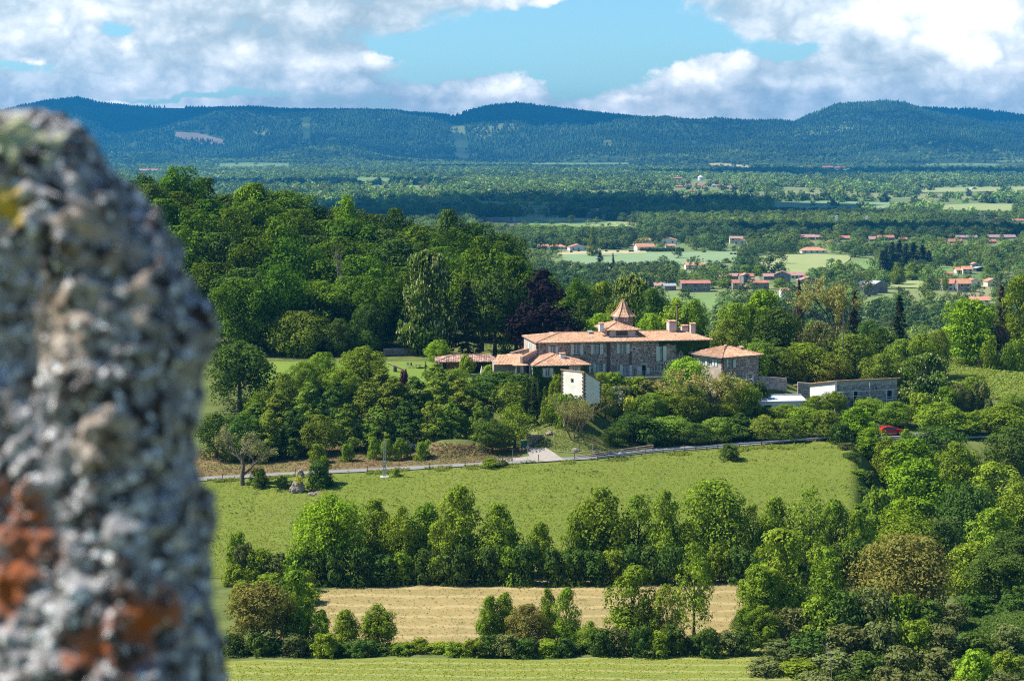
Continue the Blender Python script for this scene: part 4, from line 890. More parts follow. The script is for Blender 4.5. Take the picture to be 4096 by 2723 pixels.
def tile_face(mb, A, B, Cc, Dd, pitch=.25, row=.42, r=.055, drop=.02):
    """canal tiles laid up the slope of A-B (eave) to D-C (top); clipped to the slope's outline"""
    A, B, Cc, Dd = Vector(A), Vector(B), Vector(Cc), Vector(Dd)
    e = (B - A); L = e.length; e.normalize(); nrm = e.cross(Dd - A) if (Dd - A).length > 1e-6 else e.cross(Cc - A)
    if nrm.z < 0: nrm = -nrm
    nrm.normalize(); upv = nrm.cross(e)
    if upv.z < 0: upv = -upv
    d = Dd - A; c = Cc - A; dx, dy = d.dot(e), d.dot(upv); cx_, cy_ = c.dot(e), c.dot(upv)
    H = max(dy, cy_)
    def vmax(s):
        if s < dx: return max(0.0, dy * s / dx) if dx > 1e-6 else dy
        if s > cx_: return max(0.0, cy_ * (L - s) / (L - cx_)) if L - cx_ > 1e-6 else cy_
        return dy + (cy_ - dy) * ((s - dx) / (cx_ - dx) if cx_ - dx > 1e-6 else 0)
    n = max(1, int(L / pitch)); p = L / n; nr_ = max(1, int(H / row)); rh = H / nr_
    prof = ((0, 0.0), (.18, .8), (.36, 1.0), (.54, .8), (.72, 0.0), (.86, -.25), (1.0, 0.0))
    for i in range(n):
        for j in range(nr_):
            v0 = j * rh; tone = rnd.random()
            for k in range(len(prof) - 1):
                s0 = (i + prof[k][0]) * p; s1 = (i + prof[k + 1][0]) * p; m0, m1 = vmax(s0), vmax(s1)
                if v0 >= max(m0, m1) - 1e-4: continue
                a0, a1 = min(v0, m0), min(v0, m1); b0, b1 = min(v0 + rh, m0), min(v0 + rh, m1)
                q = lambda s, v, h: tuple(A + e * s + upv * v + nrm * h)
                mb.face([q(s0, a0, prof[k][1] * r + drop), q(s1, a1, prof[k + 1][1] * r + drop), q(s1, b1, prof[k + 1][1] * r * .9), q(s0, b0, prof[k][1] * r * .9)], tone)
def hip_roof(parent, x0, x1, y0, y1, ze, zr, ridge, axis='x', tmat=None, pitch=.25, gutter=True):
    """ridge: (a0,a1) start and end along the axis"""
    tmat = tmat or M_TILE; mb = MB()
    cyy = (y0 + y1) / 2; cxx = (x0 + x1) / 2
    if axis == 'x': R0, R1 = (ridge[0], cyy, zr), (ridge[1], cyy, zr)
    else: R0, R1 = (cxx if len(ridge) < 3 else ridge[2], ridge[0], zr), (cxx if len(ridge) < 3 else ridge[2], ridge[1], zr)
    a, b, c, d = (x0, y0, ze), (x1, y0, ze), (x1, y1, ze), (x0, y1, ze)
    if axis == 'x': F4 = [(a, b, R1, R0), (b, c, R1, R1), (c, d, R0, R1), (d, a, R0, R0)]; hips = [(a, R0), (b, R1), (c, R1), (d, R0), (R0, R1)]
    else: F4 = [(a, b, R0, R0), (b, c, R1, R0), (c, d, R1, R1), (d, a, R0, R1)]; hips = [(a, R0), (b, R0), (c, R1), (d, R1), (R0, R1)]
    for f in F4: tile_face(mb, *f, pitch=pitch)
    o = mb.build('roof', tmat, parent)
    tb = MB()
    for f in F4: tb.face([(p[0], p[1], p[2] - .03) for p in (f[0], f[1], f[2], f[3])][:3 if f[2] == f[3] else 4])
    tb.face([(p[0], p[1], p[2] - .14) for p in (a, b, c, d)])
    for p, q in ((a, b), (b, c), (c, d), (d, a)): tb.face([(p[0], p[1], ze - .14), (q[0], q[1], ze - .14), (q[0], q[1], ze - .03), (p[0], p[1], ze - .03)])
    tb.build('roof_deck', M_WOOD, o)
    hb_ = MB()
    for p, q in hips:
        p, q = Vector(p), Vector(q); L = (q - p).length; n = max(1, int(L / .45))
        for i in range(n):
            f0, f1 = i / n, (i + 1.05) / n; hb_.tube([p.lerp(q, f0) + Vector((0, 0, .05)), p.lerp(q, min(1, f1)) + Vector((0, 0, .04))], [.13, .10], 6, a=rnd.random())
    hb_.build('ridge_tiles', tmat, o)
    if gutter:
        g = MB()
        for p, q in ((a, b), (d, a), (b, c)): g.tube([(p[0], p[1], ze - .07), (q[0], q[1], ze - .07)], .06, 6)
        g.build('gutter', M_ZINC, o)
    return o
STONES = None
def stone_variants(m_):
    global STONES
    if STONES is None: STONES = {}
    if m_.name in STONES: return STONES[m_.name]
    L = []
    for i in range(8):
        r = random.Random(i); mb = MB(); f = [(-.5 + r.uniform(0, .1), -.5 + r.uniform(0, .14)), (.5 - r.uniform(0, .1), -.5 + r.uniform(0, .14)), (.5 - r.uniform(0, .14), .5 - r.uniform(0, .14)), (-.5 + r.uniform(0, .14), .5 - r.uniform(0, .14))]
        g = [(x * .84 + r.uniform(-.03, .03), z * .8 + r.uniform(-.03, .03)) for x, z in f]
        for k in range(4):
            k2 = (k + 1) % 4; mb.face([(f[k][0], 0, f[k][1]), (f[k2][0], 0, f[k2][1]), (g[k2][0], -1, g[k2][1]), (g[k][0], -1, g[k][1])])
        mb.face([(g[k][0], -1 + r.uniform(-.1, .2), g[k][1]) for k in range(4)]); L.append((mb, mb.mesh('stone', m_)))
    STONES[m_.name] = L; return L
def stones(parent, x0, x1, z0, z1, holes, y=0.0, count=300, m_=None, axis='x', h=(.20, .34), w=(.28, .62), dens=.86, ztop=None, seed=1, side=1):
    """irregular rubble set proud of the mortar: the largest as parts, the rest joined"""
    m_ = m_ or M_STONE; var = stone_variants(m_); r = random.Random(seed); items = []
    z = z0 + .03
    while z < z1 - .1:
        hh = r.uniform(*h); x = x0 + r.uniform(0, .2)
        while x < x1 - .15:
            ww = min(r.uniform(*w), x1 - x); cx, cz = x + ww / 2, z + hh / 2 + r.uniform(-.03, .03)
            top = z1 if ztop is None else ztop(cx)
            ok = cz + hh / 2 < top and not any(q[0] - .05 < cx + ww * .4 and q[2] + .05 > cx - ww * .4 and q[1] - .05 < cz + hh * .4 and q[3] + .05 > cz - hh * .4 for q in holes)
            if ok and r.random() < dens: items.append((ww * hh, cx, cz, ww * .90, hh * r.uniform(.8, .95)))
            x += ww + .02
        z += hh
    items.sort(reverse=True); mb = MB()
    for i, (ar, cx, cz, ww, hh) in enumerate(items):
        d = r.uniform(.025, .06); k = r.randrange(8)
        loc = (cx, y, cz) if axis == 'x' else (y, cx, cz)
        if i < count:
            o = bpy.data.objects.new('stone', var[k][1]); link(o, parent); o.location = loc; o.scale = (ww, d, hh)
            if axis != 'x': o.rotation_euler = (0, 0, -math.pi / 2 * side)
        else:
            tone = r.random(); src = var[k][0]
            for f in src.f:
                pts = []
                for q in f:
                    vx, vy, vz = src.v[q]; vx *= ww; vy *= d; vz *= hh
                    if axis != 'x': vx, vy = (vy, -vx) if side == 1 else (-vy, vx)
                    pts.append((loc[0] + vx, loc[1] + vy, loc[2] + vz))
                mb.face(pts, tone)
    if mb.f: mb.build('rubble_stones', m_, parent, kind='stuff')
def quoins(parent, x, y, z0, z1, m_=None, size=.34, axis=None):
    z = z0; i = 0; var = stone_variants(m_ or M_QUOIN); r = random.Random(int(x * 7 + y))
    while z < z1 - .2:
        hh = r.uniform(.24, .34); mb = MB(); w1, w2 = (.45, .28) if i % 2 else (.28, .45)
        o = MB(); o.box(x - .025, x + w1, y - .025, y + w2, z + .01, z + hh - .02) if axis is None else (o.box(x - w1, x + .025, y - .025, y + w2, z + .01, z + hh - .02))
        o.build('quoin_stone', m_ or M_QUOIN, parent); z += hh; i += 1
def window(parent, r, y=.10, cols=2, rows=4, axis='x', frame_mat=None, cat='window', surround=None, bar=.07, sign=1):
    """r: x0,z0,x1,z1 clear opening. frame with glazing bars, glass panes behind"""
    x0, z0, x1, z1 = r; mb = MB(); fw = .08
    def B(mb_, a0, a1, b0, b1, c0, c1, **k):
        if axis == 'x': mb_.box(a0, a1, c0, c1, b0, b1, **k)
        else: mb_.box(min(sign * c0 + 0, sign * c1 + 0) if sign < 0 else c0, max(sign * c0, sign * c1) if sign < 0 else c1, a0, a1, b0, b1, **k)
    for q in ((x0, x0 + fw, z0, z1), (x1 - fw, x1, z0, z1), (x0, x1, z0, z0 + fw), (x0, x1, z1 - fw, z1)): B(mb, *q, y, y + .06)
    mid = (x0 + x1) / 2
    if cols > 1: B(mb, mid - .045, mid + .045, z0, z1, y - .005, y + .055)
    for i in range(1, cols):
        xx = x0 + (x1 - x0) * i / cols
        if abs(xx - mid) > .05: B(mb, xx - bar / 2, xx + bar / 2, z0, z1, y + .01, y + .05)
    for j in range(1, rows):
        zz = z0 + (z1 - z0) * j / rows; B(mb, x0, x1, zz - bar / 2, zz + bar / 2, y + .012, y + .048)
    o = mb.build('window', frame_mat or M_FRAME, parent)
    for i in range(cols):
        for j in range(rows):
            g = MB(); B(g, x0 + (x1 - x0) * i / cols + .01, x0 + (x1 - x0) * (i + 1) / cols - .01, z0 + (z1 - z0) * j / rows + .01, z0 + (z1 - z0) * (j + 1) / rows - .01, y + .025, y + .035); g.build('pane', M_GLASS, o)
    if surround:
        s = MB()
        for q in ((x0 - surround, x0, z0 - .1, z1 + surround), (x1, x1 + surround, z0 - .1, z1 + surround), (x0, x1, z1, z1 + surround), (x0 - surround * .7, x1 + surround * .7, z0 - .16, z0)): B(s, *q, -.045, .02)
        s.build('window_surround', M_QUOIN, parent)
    return o
def shutter(parent, x0, x1, z0, z1, y=-.05, axis='x', m_=None, sign=1):
    mb = MB()
    def B(a0, a1, b0, b1, c0, c1):
        if axis == 'x': mb.box(a0, a1, c0, c1, b0, b1)
        else: mb.box(c0, c1, a0, a1, b0, b1)
    B(x0, x1, z0, z1, y - .03, y)
    for zz in (z0 + .18 * (z1 - z0), z0 + .82 * (z1 - z0)): B(x0 + .03, x1 - .03, zz - .04, zz + .04, y - .05, y - .03)
    n = 3
    for i in range(n): a = x0 + (x1 - x0) * i / n + .015; B(a, a + (x1 - x0) / n - .03, z0 + .02, z1 - .02, y - .037, y - .03)
    return mb.build('shutter', m_ or M_SHUT, parent)
def chimney(parent, x, y, w, d, z0, z1, m_, cap=True, tm=None):
    mb = MB(); mb.box(x - w / 2, x + w / 2, y - d / 2, y + d / 2, z0, z1 - .28); mb.box(x - w / 2 - .04, x + w / 2 + .04, y - d / 2 - .04, y + d / 2 + .04, z0, z0 + .15)
    mb.box(x - w / 2 - .03, x + w / 2 + .03, y - d / 2 - .03, y + d / 2 + .03, z1 - .42, z1 - .34)
    o = mb.build('chimney', m_, parent)
    if cap:
        c = MB(); e = .10
        for s in (-1, 1):
            for t in (-1, 1): c.box(x + s * (w / 2 - .06) - .05, x + s * (w / 2 - .06) + .05, y + t * (d / 2 - .06) - .05, y + t * (d / 2 - .06) + .05, z1 - .28, z1 - .1)
        n = max(3, int((w + .2) / .2))
        for i in range(n):
            xx = x - w / 2 - e + (w + 2 * e) * (i + .5) / n
            c.tube([(xx, y - d / 2 - e, z1 - .10), (xx, y, z1 + .05)], .10, 6, a=rnd.random()); c.tube([(xx, y + d / 2 + e, z1 - .10), (xx, y, z1 + .05)], .10, 6, a=rnd.random())
        c.build('chimney_cap', tm or M_TILE, o)
    return o
def ivy(name, label, fr, quads, n=1500, y=-.12, size=.14, axis='x'):
    """leaves over parts of a wall; quads: (x0,z0,x1,z1,ragged)"""
    r = np.random.default_rng(len(name) + n); Cn = []
    for x0, z0, x1, z1, rag in quads:
        k = int(n * (x1 - x0) * (z1 - z0) / sum((q[2] - q[0]) * (q[3] - q[1]) for q in quads))
        x = r.uniform(x0 - .1, x1 + .1, k); z = r.uniform(z0, z1, k); edge = z0 + rag * vnoise(x * 1.3, x * 0, 4) * (z1 - z0); keep = z > edge; x, z = x[keep], z[keep]
        dpt = y - r.random(len(x)) * .12
        Cn.append(np.stack([x, dpt, z], 1) if axis == 'x' else np.stack([dpt, x, z], 1))
    c = np.concatenate(Cn); nr = r.normal(0, .5, (len(c), 3)); nr[:, 1 if axis == 'x' else 0] -= 1; nr[:, 2] += .4
    V = quads_from(c, nr, size * r.uniform(.6, 1.2, len(c)), r.uniform(0, 6.28, len(c)))
    o = bpy.data.objects.new(name, mesh_np(name, V, np.arange(len(V)).reshape(-1, 4), M_IVY, attr=r.random(len(c)))); link(o); o.location = fr[0]; o.rotation_euler = (0, 0, fr[1])
    tag(o, label, 'climbing plant'); return o

# ------------------------------------------------------------------ the main house
def Zm(Xz, Yz): return 2040 + Xz / 2.743, 1180 + Yz / 2.743
fr = frame(*Zm(290, 905), 360, 10.5)
H0 = place('manor_house', fr, 'long stone manor with orange tiled roof, roof pavilion and pointed turret', 'house')
def R_(a, b, c, d, y=0): x0, z1 = on_front(fr, *Zm(a, b), y); x1, z0 = on_front(fr, *Zm(c, d), y); return (x0, z0, x1, z1)
xr_, zt_ = on_front(fr, *Zm(2185, 520)); WL = xr_; WZ = on_front(fr, *Zm(290, 524), -.6)[1]
WD = 12.0
wins = [(447, 562, 492, 636, 2, 4, (418, 445), (497, 528)), (699, 545, 765, 650, 4, 5, (668, 698), (770, 803)), (916, 542, 978, 646, 4, 5, (887, 915), (986, 1022)), (1202, 537, 1268, 636, 4, 5, (1169, 1200), (1276, 1311)),
        (1643, 562, 1670, 720, 2, 7, (1603, 1641), (1679, 1716)), (945, 755, 1004, 838, 4, 4, (914, 942), (1015, 1046)), (1240, 770, 1303, 888, 4, 5, (1204, 1238), (1308, 1340)), (1536, 797, 1566, 852, 2, 3, (1498, 1532), None),
        (1605, 765, 1668, 850, 4, 4, None, None), (838, 782, 856, 845, 2, 4, None, (866, 888)), (2004, 550, 2040, 642, 2, 4, (1968, 2002), None)]
holes = [R_(*w[:4]) for w in wins] + [R_(1352, 585, 1370, 600), R_(1450, 768, 1490, 890), R_(1742, 775, 1776, 850)]
mb = MB(); wall_holes(mb, 0, WL, -3.2, WZ + .05, holes)
mb.face([(0, 0, -3.2), (0, WD, -3.2), (0, WD, WZ), (0, 0, WZ)]); mb.face([(WL, 0, -3.2), (WL, WD, -3.2), (WL, WD, WZ), (WL, 0, WZ)]); mb.face([(0, WD, -3.2), (WL, WD, -3.2), (WL, WD, WZ), (0, WD, WZ)])
mb.build('wall', [M_STONEM, M_DARKIN], H0)
hh_ = [(h[0] - .15, h[1] - .12, h[2] + .15, h[3] + .18) for h in holes]
stones(H0, .5, WL, -2.8, WZ - .12, hh_, count=300, w=(.30, .70), h=(.21, .36), dens=.90, seed=3)
for w, h in zip(wins, holes):
    window(H0, h, cols=w[4], rows=w[5], surround=.16)
    for s in w[6:8]:
        if s: a = R_(s[0], w[1] - 2, s[1], w[3] + 3); shutter(H0, a[0], a[2], a[1], a[3])
a = R_(1396, 780, 1443, 890); shutter(H0, a[0], a[2], a[1], a[3])
quoins(H0, 0, 0, -2.8, WZ - .1)
for xx in (1062, 1310, 1080): 
    q = R_(xx, 530, xx + 18, 890)
    if xx == 1310: q = R_(1310, 630, 1338, 765)
    mb = MB(); mb.box(q[0], q[2], -.07, .0, q[1], q[3] if xx == 1310 else WZ - .05); mb.build('brown_stone_pier', M_QUOIN, H0)
for xx, yb in ((650, 700), (1832, 700), (622, 560)):
    q = R_(xx, 520, xx + 1, yb); mb = MB(); mb.tube([(q[0], -.55, WZ - .1), (q[0], -.12, WZ - .5), (q[0], -.12, q[1])], .045, 6); mb.build('downpipe', M_ZINC, H0)
# left gable end: two small windows
for a, b in ((226, 242), (262, 285)):
    y0_, z1_ = on_side(fr, *Zm(a, 548), 0.0); y1_, z0_ = on_side(fr, *Zm(b, 600), 0.0)
y = 2.2
for k in range(2):
    mb = MB(); mb.box(-.06, 0, y, y + 1.0, WZ - 2.2, WZ - .7); mb.build('shutter', M_SHUT, H0); y += 4.2
rl = on_front(fr, *Zm(545, 402), WD / 2)[0]; rr_ = on_front(fr, *Zm(1850, 402), WD / 2)[0]
ZR = on_front(fr, *Zm(1000, 404), WD / 2)[1]
XL = on_front(fr, *Zm(283, 522), -.7)[0]; XRR = on_front(fr, *Zm(2225, 496), -.7)[0]
roof = hip_roof(H0, XL, XRR, -.7, WD + .7, WZ, ZR, (rl, rr_))
SLOPE = (ZR - WZ) / (WD / 2 + .7)
def roofz(y): return WZ + (y + .7) * SLOPE
# roof pavilion
by0 = 2.6; by1 = 10.2
q = R_(1070, 385, 1398, 455, by0); px0, pz0, px1, pz1 = q; pz1 = on_front(fr, *Zm(1240, 384), by0)[1]
hw = [(lambda r_: (r_[0], r_[1], r_[2], r_[3]))(R_(1172, 392, 1283, 446, by0))]
mb = MB(); wall_holes(mb, px0, px1, roofz(by0) - .3, pz1, hw, y=by0)
mb.face([(px0, by0, roofz(by0) - .3), (px0, by1, roofz(by0) - .3), (px0, by1, pz1), (px0, by0, pz1)]); mb.face([(px1, by0, roofz(by0) - .3), (px1, by1, roofz(by0) - .3), (px1, by1, pz1), (px1, by0, pz1)]); mb.face([(px0, by1, roofz(by0) - .3), (px1, by1, roofz(by0) - .3), (px1, by1, pz1), (px0, by1, pz1)])
mb.build('pavilion_wall', [M_PLASTP, M_DARKIN], H0)
h = hw[0]; hm = (h[0] + h[2]) / 2
window(H0, (h[0] + .15, h[1], hm - .12, h[3]), y=by0 + .12, cols=2, rows=3, frame_mat=M_WOOD); window(H0, (hm + .12, h[1], h[2] - .15, h[3]), y=by0 + .12, cols=2, rows=3, frame_mat=M_WOOD)
mb = MB(); mb.box(hm - .12, hm + .12, by0 - .04, by0 + .2, h[1], h[3]); mb.box(h[0] - .15, h[0] + .15, by0 - .04, by0 + .1, h[1], h[3]); mb.box(h[2] - .15, h[2] + .15, by0 - .04, by0 + .1, h[1], h[3]); mb.build('window_surround', M_QUOIN, H0)
quoins(H0, px0, by0, roofz(by0), pz1 - .1); quoins(H0, px1, by0, roofz(by0), pz1 - .1, axis='r')
mb = MB(); mb.box(px0 - .1, px1 + .1, by0 - .12, by0 - .03, roofz(by0) - .05, roofz(by0) + .12); mb.build('lead_flashing', M_WHITEW, H0)
e = R_(1040, 378, 1435, 378, by0 - .6); pk, pkz = on_front(fr, *Zm(1170, 300), by0 + 2.6)
hip_roof(H0, e[0], e[2], by0 - .6, by1 + .6, pz1 + .04, pkz, (by0 + 2.6, by1 - 2.4, pk), axis='y')
# turret
ty0 = 10.5; tcx = on_front(fr, *Zm(1240, 240), ty0)[0]; tz = on_front(fr, *Zm(1232, 236), ty0 - 2.2)[1]; tip = on_front(fr, *Zm(1228, 48), ty0)[1]
mb = MB(); mb.lathe([(1.9, 0), (1.9, tz + .05)], 8, tcx, ty0, rot=math.radians(12)); T0 = mb.build('turret_wall', M_STONEM, H0)
tw_ = MB(); R8 = 1.9
for f8 in range(8):
    a0 = math.radians(12) + f8 * math.pi / 4; p0 = Vector((tcx + R8 * math.cos(a0), ty0 + R8 * math.sin(a0), 0)); p1 = Vector((tcx + R8 * math.cos(a0 + math.pi / 4), ty0 + R8 * math.sin(a0 + math.pi / 4), 0))
    if (p0 + p1).y / 2 > ty0 + 1: continue
    nn = ((p0 + p1) / 2 - Vector((tcx, ty0, 0))).normalized(); z = tz - 3.2
    while z < tz - .1:
        hh = rnd.uniform(.2, .32); s = 0; L = (p1 - p0).length
        while s < L - .1:
            ww = min(rnd.uniform(.25, .5), L - s); a_ = p0.lerp(p1, (s + .02) / L); b_ = p0.lerp(p1, (s + ww - .02) / L); d_ = nn * rnd.uniform(.03, .06); tn = rnd.random()
            A4 = [Vector((*a_.xy, z + .02)), Vector((*b_.xy, z + .02)), Vector((*b_.xy, z + hh - .02)), Vector((*a_.xy, z + hh - .02))]
            B4 = [v + d_ for v in A4]; tw_.face(B4, tn)
            for k in range(4): tw_.face([A4[k], A4[(k + 1) % 4], B4[(k + 1) % 4], B4[k]], tn)
            s += ww
        z += hh
tw_.build('rubble_stones', M_STONE, T0, kind='stuff')
for wx in (1275, 1160):
    q = on_front(fr, *Zm(wx, 268), ty0 - 1.95); mb = MB(); mb.box(q[0] - .3, q[0] + .3, ty0 - 1.98, ty0 - 1.7, q[1] - .35, q[1] + .35); fo = mb.build('window', M_FRAME, T0)
    for sx in (-1, 1):
        for szz in (-1, 1): g = MB(); g.box(q[0] + sx * .13 - .1, q[0] + sx * .13 + .1, ty0 - 2.0, ty0 - 1.981, q[1] + szz * .16 - .12, q[1] + szz * .16 + .12); g.build('pane', M_GLASS, fo)
Ht = tip - tz; mb = MB(); prof = [(2.42, -.10), (1.98, .10 * Ht), (1.5, .25 * Ht), (1.12, .42 * Ht), (.76, .62 * Ht), (.38, .83 * Ht), (.05, Ht)]
k8 = 8; rot8 = math.radians(12)
for i in range(len(prof) - 1):
    n_r = max(1, int((prof[i + 1][1] - prof[i][1]) / .28))
    for rr2 in range(n_r):
        f0, f1 = rr2 / n_r, (rr2 + 1) / n_r; ra, za = prof[i][0] + (prof[i + 1][0] - prof[i][0]) * f0, prof[i][1] + (prof[i + 1][1] - prof[i][1]) * f0; rb, zb = prof[i][0] + (prof[i + 1][0] - prof[i][0]) * f1, prof[i][1] + (prof[i + 1][1] - prof[i][1]) * f1
        for f8 in range(8):
            nt = max(1, int(ra * .765 / .2))
            for c_ in range(nt):
                def pt(rad, zz, fr8, out=0): 
                    a0 = rot8 + f8 * math.pi / 4; v0 = Vector((math.cos(a0), math.sin(a0), 0)) * (rad + out); v1 = Vector((math.cos(a0 + math.pi / 4), math.sin(a0 + math.pi / 4), 0)) * (rad + out); v = v0.lerp(v1, fr8); return (tcx + v.x, ty0 + v.y, tz + zz)
                mb.face([pt(ra, za, c_ / nt, .035), pt(ra, za, (c_ + 1) / nt, .035), pt(rb, zb, (c_ + 1) / nt, 0), pt(rb, zb, c_ / nt, 0)], rnd.random())
tr0 = mb.build('turret_roof', M_TILE, H0)
mb = MB()
for f8 in range(8):
    a0 = rot8 + f8 * math.pi / 4; mb.tube([(tcx + (p_[0] + .03) * math.cos(a0), ty0 + (p_[0] + .03) * math.sin(a0), tz + p_[1] + .03) for p_ in prof], [.10] * 5 + [.07, .05], 5, a=.4)
mb.build('ridge_tiles', M_TILE, tr0); mb = MB(); mb.lathe([(.16, tz + Ht - .25), (.13, tz + Ht - .05), (.05, tz + Ht + .18)], 8, tcx, ty0); mb.build('finial', M_ZINC, tr0)
mb = MB(); mb.lathe([(2.38, tz - .14), (1.9, tz - .12)], 8, tcx, ty0, rot=rot8); mb.build('roof_deck', M_WOOD, tr0)
# chimneys
def chim(a, b, c, d, y, depth, m_, **k):
    x0, z1 = on_front(fr, *Zm(a, b), y - depth / 2); x1, z0 = on_front(fr, *Zm(c, d), y - depth / 2); return chimney(H0, (x0 + x1) / 2, y, x1 - x0, depth, z0 - .6, z1 - .05, m_, **k)
chim(983, 303, 1030, 362, 3.4, .8, M_WHITEW); chim(443, 392, 485, 432, 8.3, .8, M_PLASTER, cap=False)
chim(1748, 282, 1824, 402, 6.0, 2.0, M_PLASTP); chim(1888, 330, 1957, 420, 8.2, 1.0, M_PLASTP); chim(1985, 308, 2035, 438, 6.2, 1.0, M_PLASTP)
q = on_front(fr, *Zm(876, 404), 5.4); mb = MB(); Mx = Matrix.Translation((q[0], 5.2, roofz(5.2) + .35)) @ Matrix.Rotation(math.radians(12), 4, 'X'); mb.box(-.45, .45, -.5, .5, -.05, .05, M=Mx); mb.build('roof_hatch', M_METAL, H0)
# terrace with railing
q = R_(1110, 895, 1400, 905, -2.6)
mb = MB(); mb.box(q[0], q[2] + 6.5, -2.6, -.06, -.18, 0); mb.build('terrace_slab', M_GREYW, H0)
mb = MB()
for i in range(44):
    xx = q[0] + (q[2] + 6.5 - q[0]) * i / 43; mb.box(xx - .015, xx + .015, -2.56, -2.53, 0, 1.0)
mb.box(q[0], q[2] + 6.5, -2.57, -2.52, .97, 1.03); mb.box(q[0], q[2] + 6.5, -2.56, -2.53, .08, .12); mb.build('terrace_railing', M_ZINC, H0)
mb = MB(); mb.box(q[0], q[2] + 6.5, -2.4, -2.0, -3.0, -.18); mb.build('terrace_wall', M_STONEM, H0); stones(H0, q[0], q[2] + 6.5, -2.6, -.25, [(q[0] + 1.2, -3, q[0] + 5.0, -.9)], y=-2.4, count=30, seed=9)
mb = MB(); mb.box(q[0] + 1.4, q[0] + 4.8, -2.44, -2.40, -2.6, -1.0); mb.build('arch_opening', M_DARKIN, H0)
ivy('ivy', 'dark ivy creeping over the right end of the manor facade', fr, [(R_(1830, 520, 2190, 700)[0], WZ - 3.6, WL - .1, WZ - .15, .55), (R_(1640, 520, 1830, 560)[0], WZ - 1.1, R_(1640, 520, 1830, 560)[2], WZ - .12, .9)], 4200)

# ------------------------------------------------------------------ ivy covered wing in front of the manor
frw = frame(*Zm(250, 1000), 348, 12)
W0 = place('garden_wing', frw, 'low ivy covered wing with hipped tile roof and white chimney before the manor', 'house')
def RW(a, b, c, d, y=0): x0, z1 = on_front(frw, *Zm(a, b), y); x1, z0 = on_front(frw, *Zm(c, d), y); return (x0, z0, x1, z1)
ew = RW(250, 778, 890, 778, -.6); wz = ew[3]; WW = ew[2] - .6; x0w = 0.0
wh = [RW(388, 806, 438, 884), RW(685, 803, 735, 845)]
mb = MB(); wall_holes(mb, 0, WW, -2.4, wz, wh)
mb.face([(0, 0, -2.4), (0, 9, -2.4), (0, 9, wz), (0, 0, wz)]); mb.face([(WW, 0, -2.4), (WW, 9, -2.4), (WW, 9, wz), (WW, 0, wz)]); mb.face([(0, 9, -2.4), (WW, 9, -2.4), (WW, 9, wz), (0, 9, wz)])
mb.build('wall', [M_STONEM, M_DARKIN], W0)
window(W0, wh[0], cols=2, rows=3); window(W0, wh[1], cols=2, rows=3)
for a in ((360, 806, 386, 888), (442, 804, 471, 882), (655, 803, 683, 850), (737, 803, 768, 850)): q = RW(*a); shutter(W0, q[0], q[2], q[1], q[3])
pk, pkz = on_front(frw, *Zm(490, 652), 3.4)
hip_roof(W0, ew[0], ew[2], -.6, 8.6, wz, pkz, (3.4, 5.8, pk), axis='y')
x0c, zc1 = on_front(frw, *Zm(552, 638), 2.0); x1c, _ = on_front(frw, *Zm(606, 638), 2.0); zc0 = on_front(frw, *Zm(580, 742), 2.0)[1]
chimney(W0, (x0c + x1c) / 2, 2.4, x1c - x0c, .9, zc0 - .3, zc1, M_WHITEW)
# veranda on the left of the wing
vr = RW(40, 762, 250, 762, 3.0); mb = MB()
for xx in (-2.7, -1.5, -.25):
    mb = MB(); mb.box(xx - .06, xx + .06, 1.2, 1.32, -2.4, wz - .05); mb.build('veranda_post', M_FRAME, W0)
mb = MB()
tile_face(mb, (-3.4, .6, wz - .02), (-.62, .6, wz - .02), (-.62, 6, wz + 1.5), (-3.4, 6, wz + 1.5)); vo_ = mb.build('veranda_roof', M_TILE, W0)
ivy('ivy', 'green ivy covering the walls of the low garden wing', frw, [(0, -2.3, wh[0][0] - .75, wz - .2, .1), (wh[0][0] - .75, -2.3, wh[0][2] + .8, wh[0][1] - .25, .0), (wh[0][0] - .7, wh[0][3] + .15, wh[0][2] + .8, wz - .15, .0), (wh[0][2] + .8, -2.3, wh[1][0] - .8, wz - .15, .0), (wh[1][2] + .8, -2.3, WW, wz - .15, .0), (wh[1][0] - .8, -2.3, wh[1][2] + .8, wh[1][1] - .2, 0)], 7000, size=.15)
